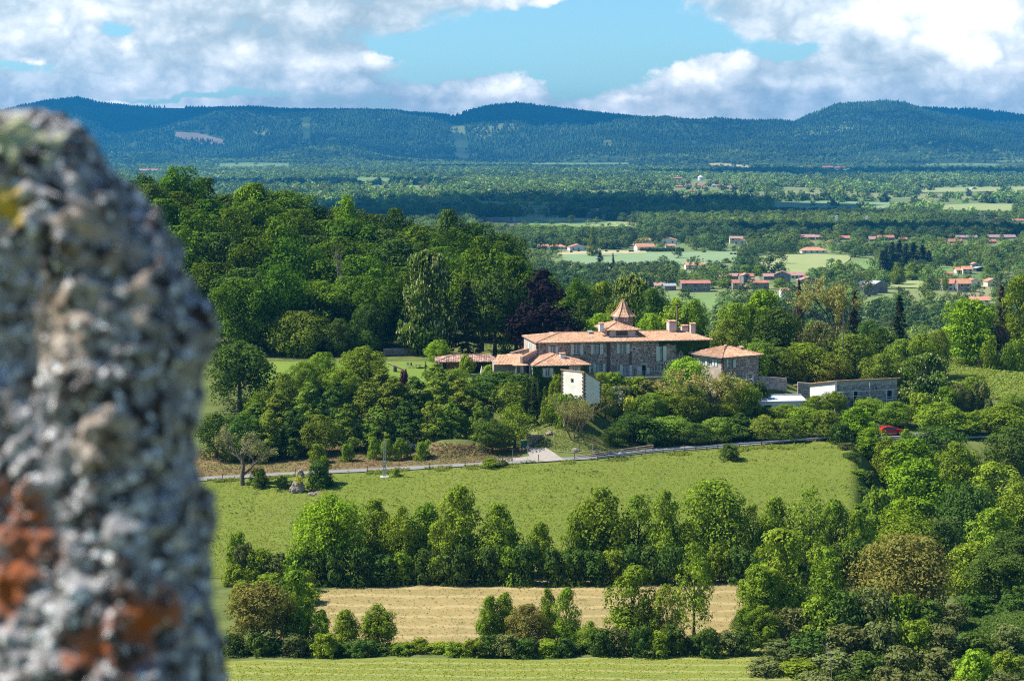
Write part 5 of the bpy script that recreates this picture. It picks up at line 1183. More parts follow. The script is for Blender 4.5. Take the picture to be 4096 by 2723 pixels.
# sloping coped walls and lean-to left of the wing
def tall_wall(name, label, p0, p1, tops, bots, thick, m_, stone_m=None, cap=None, count=60, seed=5, cat='wall', stonesq=True, dens=.9):
    """a free wall between two ground points, with a top that may slope; all in world metres"""
    p0 = Vector(p0); p1 = Vector(p1); a = math.atan2(p1.y - p0.y, p1.x - p0.x); L = (p1 - p0).xy.length; o = empty(name, (p0.x, p0.y, 0), a, label, cat)
    mb = MB(); v = [(0, 0, bots[0]), (L, 0, bots[1]), (L, 0, tops[1]), (0, 0, tops[0])]; w = [(x, thick, z) for x, y, z in v]
    mb.face(v); mb.face(w); mb.face([v[3], v[2], w[2], w[3]]); mb.face([v[0], v[3], w[3], w[0]]); mb.face([v[1], v[2], w[2], w[1]]); mb.build('wall', m_, o)
    if cap is not None:
        n = max(2, int(L / .5))
        for i in range(n):
            c = MB(); f0, f1 = i / n, (i + 1) / n - .01; z0_, z1_ = tops[0] + (tops[1] - tops[0]) * f0, tops[0] + (tops[1] - tops[0]) * f1
            c.v += [(L * f0, -.08, z0_ - .02), (L * f1, -.08, z1_ - .02), (L * f1, thick + .08, z1_ - .02), (L * f0, thick + .08, z0_ - .02), (L * f0, -.05, z0_ + .09), (L * f1, -.05, z1_ + .09), (L * f1, thick + .05, z1_ + .09), (L * f0, thick + .05, z0_ + .09)]
            for f in ((0, 1, 5, 4), (1, 2, 6, 5), (2, 3, 7, 6), (3, 0, 4, 7), (4, 5, 6, 7)): c.f.append(f); c.a.append(rnd.random()); c.mi.append(0)
            c.build('coping_stone', cap, o)
    if stonesq:
        lo = max(bots); stones(o, .05, L - .05, min(bots), max(tops), [], count=count, m_=stone_m, seed=seed, ztop=lambda x: tops[0] + (tops[1] - tops[0]) * x / L - .02, dens=dens)
    return o
p0, p1 = P(*Zm(135, 690), 349), P(*Zm(300, 600), 357)
tall_wall('sloping_wall', 'nearer sloping stone wall with tile coping left of the manor', p0, p1, (p0.z + .15, p1.z), (p0.z - 3, p1.z - 3.5), .4, M_STONEM, cap=M_TILE, count=40, seed=15)
p0, p1 = P(*Zm(20, 640), 356), P(*Zm(210, 588), 364)
tall_wall('sloping_wall', 'farther sloping stone wall with tile coping against the copper beech', p0, p1, (p0.z + .1, p1.z), (p0.z - 3, p1.z - 3.5), .4, M_STONEM, cap=M_TILE, count=30, seed=16)
# lean-to with tile roof
def Z1(X_, Y_): return 1700 + X_ / 2.359, 1150 + Y_ / 2.359
frl = frame(*Z1(660, 730), 352, 6)
L0 = place('lean_to_shed', frl, 'open lean-to with smooth orange tiled roof between barn and wing', 'shed')
q = [on_front(frl, *Z1(645, 728), 0), on_front(frl, *Z1(735, 738), 0), on_front(frl, *Z1(905, 672), 4.5), on_front(frl, *Z1(790, 660), 4.5)]
mb = MB(); zE = q[0][1]; tile_face(mb, (q[0][0], 0, zE), (q[0][0] + 5.6, 0, zE), (q[0][0] + 6.6, 5.0, zE + 1.25), (q[0][0] + 1.2, 5.0, zE + 1.25)); mb.build('roof', M_TILE, L0)
mb = MB(); mb.box(q[0][0] + .3, q[0][0] + 5.9, 2.5, 5, zE - 3.2, zE + .3); mb.build('back_wall', M_STONEM, L0)
for xx in (.4, 2.9, 5.2): mb = MB(); mb.box(q[0][0] + xx - .08, q[0][0] + xx + .08, .2, .36, zE - 3.2, zE + .02); mb.build('post', M_WOOD, L0)
# tiled barn on the lawn
frb = frame(*Z1(200, 772), 369, 3)
B0 = place('tiled_barn', frb, 'long low open barn with weathered tile roof at the lawn edge', 'barn')
eb = [on_front(frb, *Z1(95, 697), -.5), on_front(frb, *Z1(690, 712), -.5)]; zB = eb[0][1]; zBR = on_front(frb, *Z1(400, 634), 3)[1]
r0 = on_front(frb, *Z1(265, 632), 3)[0]; r1 = on_front(frb, *Z1(610, 632), 3)[0]
hip_roof(B0, eb[0][0], eb[1][0], -.5, 6.5, zB - .1, zBR, (r0, r1), tmat=M_TILEW, pitch=.32, gutter=False)
x0b, x1b = eb[0][0] + 1.0, eb[1][0] - .8
mb = MB(); mb.box(x0b, x1b, 5.6, 6, -.4, zB - .15); mb.box(x0b, x0b + .4, 0, 6, -.4, zB - .15); mb.box(x1b - .4, x1b, 0, 6, -.4, zB - .15); mb.build('wall', M_STONEM, B0)
for f in (0, .33, .62, 1): xx = x0b + (x1b - x0b) * f; mb = MB(); mb.box(xx - .12, xx + .12, -.05, .2, -.4, zB - .12); mb.build('post', M_WOOD, B0)
M_LOGEND = mat('cut_log_ends', (.42, .22, .13), (.2, .1, .06), 5, .9, attr=1.0)
o = empty('wood_pile', B0.matrix_basis @ Vector((x0b + 1.2, .5, 0)), frb[1], 'stacked firewood logs showing reddish cut ends under the tiled barn', 'wood pile')
mb = MB(); L = (x1b - x0b) * .52
for j in range(8):
    for i in range(int(L / .24)):
        xx = i * .24 + (j % 2) * .12; zz = -.15 + j * .21; mb.tube([(xx, 0, zz), (xx, .6, zz)], rnd.uniform(.09, .125), 6, a=rnd.random())
mb.build('log_stack', M_LOGEND, o, kind='stuff')
# retaining wall behind the lawn
p0, p1 = P(1535, 1445, 390), P(1705, 1445, 392)
tall_wall('garden_wall', 'sunlit rubble retaining wall at the back of the lawn under the wood', (p0.x, 390, 0), (p1.x, 392, 0), (-40.2 + .35, -40.25 + .35), (-43.5, -43.5), .6, M_STONEM, M_STONEL, count=90, seed=8)
# lawn furniture
Lz = lambda x, D: hgt(x, D)
def at(tx, ty, d0=200, d1=9000): 
    a, b, c = hit(tx, ty, d0, d1); return Vector((a[0], b[0], c[0]))
v = at(1672, 1472, 352, 392); o = empty('garden_table', v, .2, 'small dark garden table on the lawn before the retaining wall', 'table')
mb = MB(); mb.lathe([(.9, .70), (.9, .76)], 16); mb.build('table_top', M_WOOD, o)
for k in range(4): a = k * 1.57 + .8; mb = MB(); mb.tube([(.6 * math.cos(a), .6 * math.sin(a), 0), (.45 * math.cos(a), .45 * math.sin(a), .7)], .04, 5); mb.build('leg', M_WOOD, o)
for k, (dx, lb) in enumerate(((-1.9, 'pale metal garden chair left of the dark lawn table'), (-1.1, 'dark garden chair close beside the left of the lawn table'), (1.6, 'dark garden chair on the right of the lawn table'))):
    o = empty('garden_chair', v + Vector((dx, .2, 0)), k, lb, 'chair', 'garden chairs round the lawn table'); mm = M_METAL if k == 0 else M_WOOD
    mb = MB(); mb.box(-.25, .25, -.25, .25, .42, .47); mb.build('seat', mm, o); mb = MB(); mb.box(-.25, .25, .22, .26, .47, 1.0); mb.build('backrest', mm, o)
    for sx in (-.22, .22):
        for sy in (-.22, .22): mb = MB(); mb.box(sx - .02, sx + .02, sy - .02, sy + .02, 0, .42); mb.build('leg', mm, o)
v = at(1580, 1487, 352, 392); o = empty('well_sweep', v, .0, 'pale log beam balanced on a stump at the left of the lawn', 'beam')
mb = MB(); mb.lathe([(.38, -.1), (.34, .9), (.30, 1.0)], 9); mb.build('stump', M_BARK, o)
mb = MB(); mb.tube([(-1.3, .2, 1.55), (0, 0, 1.12), (1.6, -.2, .45)], [.14, .17, .20], 8); mb.build('beam', M_LOG, o)
# parasol, pillar and terrace bits
v = at(1927, 1497, 345, 385); v.z = P(1927, 1500, v.y).z; o = empty('parasol', v, 0, 'closed white parasol standing among the terrace hedge', 'parasol')
mb = MB(); mb.tube([(0, 0, -.6), (0, 0, 1.5)], .03, 6); mb.build('pole', M_METAL, o)
mb = MB(); mb.lathe([(.34, .25), (.30, .45), (.2, 1.0), (.09, 1.5), (.02, 1.72)], 10); mb.build('canopy', M_WHITEW, o)
for lb, tx0, tx1, tyt, tyb, D in (('pale stone pillar with flat cap below the parasol', 1888, 1906, 1503, 1555, 352),):
    a, b = P(tx0, tyt, D), P(tx1, tyb, D); o = empty('stone_pillar', ((a.x + b.x) / 2, D, b.z), 0, lb, 'pillar'); w = (b.x - a.x) / 2
    h = a.z - b.z; z = 0; i = 0
    while z < h - .1: mb = MB(); e = rnd.uniform(-.04, .03); mb.box(-w + e, w + e, -w, w, z, z + .30); mb.build('stone', M_STONEL, o); z += .31; i += 1
    mb = MB(); mb.box(-w - .1, w + .1, -w - .1, w + .1, z, z + .12); mb.build('cap', M_STONEL, o)

# ------------------------------------------------------------------ small white tower house
D = 336; frt = frame(*Z1(1500, 1040), D, -44); T0 = place('white_tower_house', frt, 'small white dovecote tower with brown quoins and one-way sloping roof', 'building')
LWt = -on_front(frt, *Z1(1288, 900), 0)[0]; zt1 = on_front(frt, *Z1(1500, 797), 0)[1]; zb1 = -1.2
ly, lz = on_side(frt, *Z1(1662, 892), 0.0)
hole = (lambda a, b: (a[0], b[1], b[0], a[1]))(on_front(frt, *Z1(1380, 863), 0), on_front(frt, *Z1(1397, 888), 0))
mb = MB(); wall_holes(mb, -LWt, 0, zb1, zt1, [hole])
mb.face([(0, 0, zb1), (0, ly, zb1), (0, ly, lz), (0, 0, zt1)]); mb.face([(-LWt, 0, zb1), (-LWt, ly, zb1), (-LWt, ly, lz), (-LWt, 0, zt1)]); mb.face([(-LWt, ly, zb1), (0, ly, zb1), (0, ly, lz), (-LWt, ly, lz)])
mb.build('wall', [M_PLASTER, M_DARKIN], T0)
quoins(T0, -LWt, 0, zb1, zt1); quoins(T0, 0, 0, zb1, zt1, axis='r'); z = zb1; i = 0
while z < lz - .25: mb = MB(); w_ = .42 if i % 2 else .25; mb.box(-.2, .025, ly - w_, ly + .025, z + .01, z + .3); mb.build('quoin_stone', M_QUOIN, T0); z += .32; i += 1
mb = MB(); h = hole; 
for q in ((h[0] - .1, h[0], h[1] - .1, h[3] + .1), (h[2], h[2] + .1, h[1] - .1, h[3] + .1), (h[0], h[2], h[3], h[3] + .1), (h[0], h[2], h[1] - .1, h[1])): mb.box(q[0], q[1], -.04, .02, q[2], q[3])
mb.build('window_surround', M_QUOIN, T0)
mb = MB(); tile_face(mb, (.25, ly + .25, lz + .0), (-LWt - .2, ly + .25, lz + .0), (-LWt - .2, -.05, zt1 + .10), (.25, -.05, zt1 + .10)); ro = mb.build('roof', M_TILE, T0)
mb = MB(); mb.box(-LWt - .15, .15, -.12, .02, zt1 - .02, zt1 + .12, a=.4); mb.build('ridge_tiles', M_TILE, ro)
mb = MB(); mb.face([(-LWt - .2, ly + .25, lz - .05), (.25, ly + .25, lz - .05), (.25, 0, zt1 + .02), (-LWt - .2, 0, zt1 + .02)]); mb.box(.14, .25, 0, .1, zt1 - .12, zt1); mb.build('roof_deck', M_WOOD, ro)

# ------------------------------------------------------------------ right stone annex
def Z2(X_, Y_): return 2600 + X_ / 2.1445, 1250 + Y_ / 2.1445
fra = frame(*Z2(622, 640), 358, 35); A0 = place('stone_annex', fra, 'two storey stone annex with hipped tile roof right of the manor', 'house')
AW = on_front(fra, *Z2(930, 450), 0)[0]; AD = on_side(fra, *Z2(372, 430), 0.0)[0]; az1 = on_front(fra, *Z2(622, 384), 0)[1]
def RA(a, b, c, d): x0, z1 = on_front(fra, *Z2(a, b), 0); x1, z0 = on_front(fra, *Z2(c, d), 0); return (x0, z0, x1, z1)
def RS(a, b, c, d): x0, z1 = on_side(fra, *Z2(a, b), 0.0); x1, z0 = on_side(fra, *Z2(c, d), 0.0); return (min(x0, x1), z0, max(x0, x1), z1)
ha = [RA(672, 404, 708, 468), RA(835, 538, 865, 586), RA(672, 545, 692, 572)]; hs_ = [RS(443, 398, 470, 455), RS(500, 400, 530, 462)]
mb = MB(); wall_holes(mb, 0, AW, -2.5, az1, ha); mb.face([(AW, 0, -2.5), (AW, AD, -2.5), (AW, AD, az1), (AW, 0, az1)]); mb.face([(0, AD, -2.5), (AW, AD, -2.5), (AW, AD, az1), (0, AD, az1)]); mb.build('wall', [M_STONEM, M_DARKIN], A0)
mb = MB(); wall_holes(mb, 0, AD, -2.5, az1, hs_, axis='y', y=0.0); mb.build('side_wall', [mat('tan_plaster', (.50, .42, .33), (.38, .31, .25), .9, .95, bump=.3), M_DARKIN], A0)
stones(A0, .45, AW, -2.3, az1 - .1, [(q[0] - .1, q[1] - .1, q[2] + .1, q[3] + .15) for q in ha], count=170, w=(.3, .65), h=(.2, .34), seed=21)
stones(A0, 0.1, AD, -2.3, az1 - 3.1, [], count=60, m_=M_STONEL, axis='y', y=0.0, seed=22, dens=.5)
for q in ha: window(A0, q, cols=2, rows=3, surround=.12)
for q in hs_: window(A0, q, cols=2, rows=4, axis='y')
for a in ((655, 404, 670, 468), (712, 404, 734, 468), (820, 538, 833, 588), (870, 538, 888, 588), (655, 545, 669, 572)): q = RA(*a); shutter(A0, q[0], q[2], q[1], q[3])
for a in ((413, 396, 431, 455), (474, 398, 492, 460), (537, 400, 552, 460), (560, 400, 579, 462)): q = RS(*a); shutter(A0, q[0], q[2], q[1], q[3], axis='y')
quoins(A0, 0, 0, -2.3, az1 - .1)
hip_roof(A0, -.7, AW + .7, -.7, AD + .7, az1 + .02, az1 + .02 + (AW / 2 + .7) * .31, (AW / 2, AD - AW / 2), axis='y')
xc_, zc_ = on_front(fra, *Z2(790, 300), 2.0); chimney(A0, xc_, 2.4, .75, .75, az1 + .6, zc_ + .15, M_PLASTP)
# stone retaining walls right of the annex
for i, (a, b, t0, t1, b0, D0, D1, lb) in enumerate(((935, 1175, 545, 562, 660, 364, 367, 'pale crumbling garden wall between annex and hangar'), (1268, 1372, 597, 604, 700, 363, 363, 'short stone wall piece left of the white hangar'))):
    q0, q1 = P(*Z2(a, t0), D0), P(*Z2(b, t1), D1)
    tall_wall('garden_wall', lb, q0, q1, (q0.z, q1.z), (q0.z - 3.2, q1.z - 3.2), .5, M_STONEM, M_STONEL, count=50, seed=30 + i, dens=.8)
# ------------------------------------------------------------------ white hangar
frh = frame(*Z2(1590, 790), 361, 20); G0 = place('white_hangar', frh, 'long building with white gable end and unfinished grey stone side behind scaffolding', 'building')
GW = on_front(frh, *Z2(2120, 650), 0)[0]; gz = on_front(frh, *Z2(1590, 590), 0)[1]; GD = 15.0
def RG(a, b, c, d): x0, z1 = on_front(frh, *Z2(a, b), 0); x1, z0 = on_front(frh, *Z2(c, d), 0); return (x0, z0, x1, z1)
gh = [RG(1742, 675, 1780, 737), RG(2036, 670, 2076, 735)]
mb = MB(); wall_holes(mb, 0, GW, -1.5, gz, gh); mb.face([(GW, 0, -1.5), (GW, GD, -1.5), (GW, GD, gz - 2.5), (GW, 0, gz)]); mb.face([(0, GD, -1.5), (GW, GD, -1.5), (GW, GD, gz - 2.5), (0, GD, gz - 2.5)]); mb.build('wall', [M_GREYW, M_DARKIN], G0)
mb = MB(); mb.face([(-.06, 0, -1.5), (-.06, GD, -1.5), (-.06, GD, gz - 2.5), (-.06, 0, gz)]); mb.face([(-.06, 0, -1.5), (-.06, 0, gz), (0, 0, gz), (0, 0, -1.5)]); mb.build('gable_wall', M_WHITEW, G0)
stones(G0, .2, GW, -1.3, RG(1600, 625, 1700, 700)[3], [(q[0] - .1, q[1] - .1, q[2] + .1, q[3] + .1) for q in gh], count=130, w=(.35, .8), h=(.16, .3), m_=mat('grey_brown_stone', (.36, .30, .26), (.22, .19, .17), 1.2, .95, attr=.8, rand=.8), seed=33)
mb = MB(); Q8 = [(-.5, -.35, gz + .02), (GW + .4, -.35, gz + .02), (GW + .4, GD + .3, gz - 2.5), (-.5, GD + .3, gz - 2.5)]
mb.face(Q8); mb.face([(p[0], p[1], p[2] + .1) for p in Q8]); mb.face([Q8[0], Q8[1], (Q8[1][0], Q8[1][1], Q8[1][2] + .1), (Q8[0][0], Q8[0][1], Q8[0][2] + .1)]); mb.face([Q8[0], Q8[3], (Q8[3][0], Q8[3][1], Q8[3][2] + .1), (Q8[0][0], Q8[0][1], Q8[0][2] + .1)]); mb.build('roof_deck', M_WOOD, G0)
mb = MB(); tile_face(mb, (GW + .45, GD + .35, gz - 2.38), (-.55, GD + .35, gz - 2.38), (-.55, -.4, gz + .16), (GW + .45, -.4, gz + .16)); ro = mb.build('roof', M_TILE, G0)
for i in range(28): mb = MB(); xx = -.5 + (GW + .9) * i / 28; mb.tube([(xx, -.42, gz + .16), (xx + (GW + .9) / 28 * 1.03, -.42, gz + .15)], .10, 6, a=rnd.random()); mb.build('ridge_tile', M_TILE, ro)
for q in gh: mb = MB(); mb.box(q[0] - .1, q[2] + .1, -.12, .05, q[1] - .12, q[1]); mb.build('window_sill', M_QUOIN, G0)
SF = empty('scaffold', frh[0], frh[1], 'white tube scaffolding along the unfinished side of the hangar', 'scaffolding')
yy_ = -1.0
for X_ in (1597, 1745, 1885, 2028):
    q = on_front(frh, *Z2(X_, 600 if X_ != 1597 else 590), yy_); mb = MB(); mb.tube([(q[0], yy_, -1.6), (q[0], yy_, q[1] - (0 if X_ in (1597, 1885) else 1.4))], .05, 6); mb.build('upright', M_FRAME, SF)
for Y_, x_a, x_b in ((682, 1597, 2120), (724, 1597, 1900), (748, 1885, 2120), (722, 2028, 2120)):
    a, b = on_front(frh, *Z2(x_a, Y_), yy_), on_front(frh, *Z2(x_b, Y_ - 2), yy_); mb = MB(); mb.tube([(a[0], yy_ - .06, a[1]), (b[0], yy_ - .06, a[1])], .045, 6); mb.build('rail', M_FRAME, SF)
# low white building
frv = frame(*Z2(935, 825), 355, 8); V0 = place('low_white_building', frv, 'low white flat roofed outbuilding half hidden by bushes left of the hangar', 'building')
vz = on_front(frv, *Z2(935, 765), 0)[1]; VW = on_front(frv, *Z2(1345, 760), 0)[0]
vh = [(lambda a, b: (a[0], b[1], b[0], a[1]))(on_front(frv, *Z2(980, 795), 0), on_front(frv, *Z2(1045, 812), 0))]
mb = MB(); wall_holes(mb, 0, VW, -1.2, vz, vh); mb.face([(0, 0, -1.2), (0, 3.4, -1.2), (0, 3.4, vz + .4), (0, 0, vz)]); mb.face([(VW, 0, -1.2), (VW, 3.4, -1.2), (VW, 3.4, vz + .4), (VW, 0, vz)]); mb.build('wall', [M_WHITEW, M_DARKIN], V0)
mb = MB(); mb.face([(-.3, -.3, vz), (VW, -.3, vz), (VW, 3.4, vz + .45), (-.3, 3.4, vz + .45)]); mb.face([(-.3, -.3, vz + .12), (VW, -.3, vz + .12), (VW, 3.4, vz + .57), (-.3, 3.4, vz + .57)]); mb.face([(-.3, -.3, vz), (VW, -.3, vz), (VW, -.3, vz + .12), (-.3, -.3, vz + .12)]); mb.build('roof', M_WHITEW, V0)
mb = MB(); mb.box(-.3, VW, 3.4, 3.6, vz + .3, vz + .85); mb.build('parapet', M_METAL, V0)
# little tiled hut
frk = frame(*Z2(600, 820), 357, 4); K0 = place('tiled_hut', frk, 'low stone hut with orange tile roof left of the low white building', 'shed')
kz = on_front(frk, *Z2(700, 792), -.4)[1]; KW = on_front(frk, *Z2(832, 800), 0)[0]
mb = MB(); mb.box(-1, KW, .8, 4, -.8, kz); mb.box(KW - .4, KW, 0, 4, -.8, kz); mb.build('wall', M_STONEM, K0); mb = MB(); tile_face(mb, (-1.3, -.4, kz), (KW + .1, -.4, kz), (KW + .1, 3.4, kz + 1.0), (-1.3, 3.4, kz + 1.0)); mb.build('roof', M_TILE, K0)
p0, p1 = P(*Z2(835, 760), 357.5), P(*Z2(905, 758), 357); tall_wall('garden_wall', 'short rough stone wall joining the hut to the low white building', p0, p1, (p0.z, p1.z), (p0.z - 1.8, p1.z - 1.8), .5, M_STONEM, M_STONE, count=16, seed=41)

# ------------------------------------------------------------------ roadside: guardrail, log fence, wire fence, pole, gateway, signs
def polyline(pts, n, d=(305, 372)):
    pts = np.array(pts, float); s = np.concatenate([[0], np.cumsum(np.hypot(np.diff(pts[:, 0]), np.diff(pts[:, 1])))]); u = np.linspace(0, s[-1], n)
    x, y, z = hit(np.interp(u, s, pts[:, 0]), np.interp(u, s, pts[:, 1]), *d); return [Vector(q) for q in zip(x, y, z)]
gr = polyline([(2390, 1842), (2600, 1818), (2800, 1802), (3000, 1786), (3200, 1771), (3353, 1760)], 23)
o = empty('guardrail', gr[0], 0, 'long steel guardrail on wooden posts along the country road', 'guardrail')
for i, p in enumerate(gr):
    q = p - gr[0]; mb = MB(); mb.box(q.x - .09, q.x + .09, q.y - .02, q.y + .16, q.z - .3, q.z + .74); mb.build('post', M_WOOD, o)
def wbeam(mb, a, b, z):
    prof = ((0, 0), (.07, .04), (.07, .11), (0, .15), (.07, .19), (.07, .26), (0, .30))
    d = (b - a).normalized(); n = Vector((d.y, -d.x, 0))
    for i in range(6):
        p, r_ = prof[i], prof[i + 1]; A_ = a + n * (p[0] + .02) + Vector((0, 0, z + p[1])); B_ = b + n * (p[0] + .02) + Vector((0, 0, z + p[1])); C2 = b + n * (r_[0] + .02) + Vector((0, 0, z + r_[1])); D2 = a + n * (r_[0] + .02) + Vector((0, 0, z + r_[1])); mb.face([A_, B_, C2, D2])
for i in range(0, 22, 2): mb = MB(); wbeam(mb, gr[i] - gr[0], gr[min(i + 2, 22)] - gr[0], .42); mb.build('beam', M_METAL, o)
gr2 = polyline([(3510, 1768), (3640, 1764), (3800, 1762), (4000, 1758)], 8)
o = empty('guardrail', gr2[0], 0, 'short stretch of guardrail under the red car', 'guardrail')
for p in gr2: q = p - gr2[0]; mb = MB(); mb.box(q.x - .09, q.x + .09, q.y, q.y + .16, q.z - .3, q.z + .7); mb.build('post', M_WOOD, o)
for i in range(7): mb = MB(); wbeam(mb, gr2[i] - gr2[0], gr2[i + 1] - gr2[0], .40); mb.build('beam', M_METAL, o)
lf = polyline([(2297, 1838), (2400, 1826), (2500, 1815), (2610, 1803)], 6)
o = empty('log_fence', lf[0], 0, 'peeled log barrier leading from the driveway to the guardrail', 'fence')
for i, p in enumerate(lf):
    q = p - lf[0] + Vector((0, .5, 0)); mb = MB(); mb.tube([q + Vector((0, 0, -.3)), q + Vector((0, 0, .25 + .10 * i))], .09, 7); mb.build('post', M_WOOD, o)
for i in range(5):
    for k in (0, 1):
        a, b = lf[i] - lf[0] + Vector((0, .4, .10 + .1 * i + k * .33)), lf[i + 1] - lf[0] + Vector((.2, .4, .2 + .1 * i + k * .33)); mb = MB(); mb.tube([a, b], .085, 7); mb.build('log', M_LOG, o)
posts = [(888, 1925), (1180, 1905), (1470, 1892), (1595, 1884), (1718, 1880), (1860, 1872), (2010, 1856), (2155, 1848), (2297, 1840), (2437, 1828), (2580, 1823), (2735, 1812)]
a_, b_, c_ = hit([p[0] for p in posts], [p[1] for p in posts], 300, 345); fp = [Vector(q) for q in zip(a_, b_, c_)]
o = empty('wire_fence', fp[0], 0, 'thin wire fence on grey wooden posts along the top of the pasture', 'fence')
for p in fp: q = p - fp[0]; mb = MB(); mb.tube([q + Vector((0, 0, -.2)), q + Vector((rnd.uniform(-.08, .08), 0, 1.25))], .07, 5); mb.build('post', M_WOOD, o)
for k in range(3): mb = MB(); mb.tube([p - fp[0] + Vector((0, 0, .4 + k * .35)) for p in fp], .006, 3); mb.build('wire', M_ZINC, o)
# wire fence on the slope near the gateway
sp_ = [(2180, 1790), (2222, 1792), (2318, 1792), (2400, 1790), (1868, 1815), (1930, 1815)]
for grp, lb in ((sp_[:4], 'thin wire fence across the foot of the grass hill'), (sp_[4:], 'wire fence posts before the earth mound')):
    a_, b_, c_ = hit([p[0] for p in grp], [p[1] for p in grp], 316, 350); fq = [Vector(q) for q in zip(a_, b_, c_)]; o = empty('wire_fence', fq[0], 0, lb, 'fence')
    for p in fq: q = p - fq[0]; mb = MB(); mb.tube([q, q + Vector((0, 0, 1.5))], .04, 5); mb.build('post', M_ZINC, o)
    for k in range(3): mb = MB(); mb.tube([p - fq[0] + Vector((0, 0, .4 + k * .5)) for p in fq], .006, 3); mb.build('wire', M_ZINC, o)
# roadside pole
v = at(1538, 1908, 300, 345); o = empty('utility_pole', v, .1, 'pale slotted concrete pole on a white foot slab below the road', 'pole')
Hp = (1906 - 1766) / F * v.y; mb = MB()
for s in (-1, 1):
    n = 8
    for i in range(n):
        z0_, z1_ = Hp * i / n, Hp * (i + 1) / n; w0, w1 = .22 - .09 * i / n, .22 - .09 * (i + 1) / n
        mb.v += [(s * w0 - .05, -.1, z0_), (s * w0 + .05, -.1, z0_), (s * w0 + .05, .1, z0_), (s * w0 - .05, .1, z0_), (s * w1 - .05, -.1, z1_), (s * w1 + .05, -.1, z1_), (s * w1 + .05, .1, z1_), (s * w1 - .05, .1, z1_)]
        b = len(mb.v) - 8
        for f in ((0, 1, 5, 4), (1, 2, 6, 5), (2, 3, 7, 6), (3, 0, 4, 7), (4, 5, 6, 7)): mb.f.append(tuple(b + t_ for t_ in f)); mb.a.append(0); mb.mi.append(0)
mb.build('shaft', M_METAL, o); mb = MB()
for i in range(15): z = Hp * i / 15; mb.box(-.2 + .006 * i, .2 - .006 * i, -.08, .08, z, z + .16)
mb.box(-.16, .16, -.12, .12, Hp, Hp + .1); mb.build('rungs', M_METAL, o); mb = MB(); mb.box(-.65, .65, -.5, .5, -.3, .12); mb.build('foot_slab', M_WHITEW, o)
def pole(tx, ty0_, ty1_, D, label, w=.12, m_=M_WOOD, arms=False):
    b, t = P(tx, ty1_, D), P(tx, ty0_, D); gz_ = min(b.z, hgt(b.x, D)); o = empty('utility_pole', (b.x, D, gz_), 0, label, 'pole')
    mb = MB(); mb.tube([(0, 0, -.3), (0, 0, t.z - gz_)], [w, w * .7], 7); mb.build('shaft', m_, o)
    mb = MB(); mb.box(-.25, .25, -.05, .05, t.z - gz_ - .5, t.z - gz_ - .4); mb.build('crossarm', m_, o)
pole(2708, 1224, 1330, 380, 'dark slender pole behind the manor roof right of the big chimney', .2)
pole(3373, 1250, 1386, 384, 'tall brown pole beside the cream flowered tree')
pole(2440, 1232, 1290, 398, 'short thin pole left of the pointed turret', .08); pole(2813, 1270, 1340, 392, 'thin pole right of the roof chimneys', .1)
# gateway
v = at(2120, 1786, 316, 350); D = v.y
o = empty('green_gate', (P(2085, 1786, D).x, D, v.z), 0, 'closed green metal gate panel beside the stone gateway', 'gate')
w = X(2112, D) - X(2084, D); h = (1783 - 1760) / F * D; M_GREEN = mat('gate_green', (.03, .30, .20), (.025, .24, .16), 2, .6)
mb = MB(); mb.box(0, w, 0, .05, 0, h); mb.build('panel', M_GREEN, o); mb = MB()
for q in ((0, .06, 0, h), (w - .06, w, 0, h), (0, w, 0, .06), (0, w, h - .06, h)): mb.box(q[0], q[1], -.03, .0, q[2], q[3])
mb.build('gate_frame', M_GREEN, o)
p0, p1 = P(2113, 1783, D), P(2172, 1783, D + 2.2); tz0 = P(2113, 1740, D).z; p0.z = 0; p1.z = 0
gwl = tall_wall('gateway_wall', 'dark rubble wall curving into the grass bank beside the green gate', p0, p1, (tz0, tz0 - .25), (v.z - .3, v.z - .3), .4, M_STONEM, M_STONE, count=50, seed=51, dens=.95)
o = empty('gate_pillar', P(2112, 1783, D - .5), 0, 'pale stone gate pillar at the left end of the gateway wall', 'pillar'); h = (1783 - 1740) / F * D
z = 0
while z < h - .05: mb = MB(); e = rnd.uniform(-.02, .02); mb.box(-.18 + e, .18 + e, -.2, .2, z, z + .26); mb.build('stone', M_STONEL, o); z += .27
mb = MB(); mb.box(-.22, 2.6, -.25, -.05, h, h + .09); mb.build('lintel', M_STONEL, o)
o = empty('notice_plate', P(2123, 1768, D - .6), 0, 'small pale blue letter box plate on the gateway wall', 'sign'); mb = MB(); mb.box(-.11, .11, -.02, .02, -.12, .12); mb.build('plate', mat('pale_blue', (.35, .55, .62)), o)
M_RED = mat('sign_red', (.60, .03, .04), (.5, .03, .03), 2, .5); M_ORANGE = mat('sign_orange', (.75, .25, .03), (.65, .2, .03), 2, .6)
def disc(mb, r, y, x=0, z=0, k=24, r0=0.0, mi=0):
    for i in range(k):
        a, b = 2 * math.pi * i / k, 2 * math.pi * (i + 1) / k
        mb.face([(x + r0 * math.cos(a), y, z + r0 * math.sin(a)), (x + r * math.cos(a), y, z + r * math.sin(a)), (x + r * math.cos(b), y, z + r * math.sin(b)), (x + r0 * math.cos(b), y, z + r0 * math.sin(b))] if r0 else [(x, y, z), (x + r * math.cos(a), y, z + r * math.sin(a)), (x + r * math.cos(b), y, z + r * math.sin(b))], mi=mi)
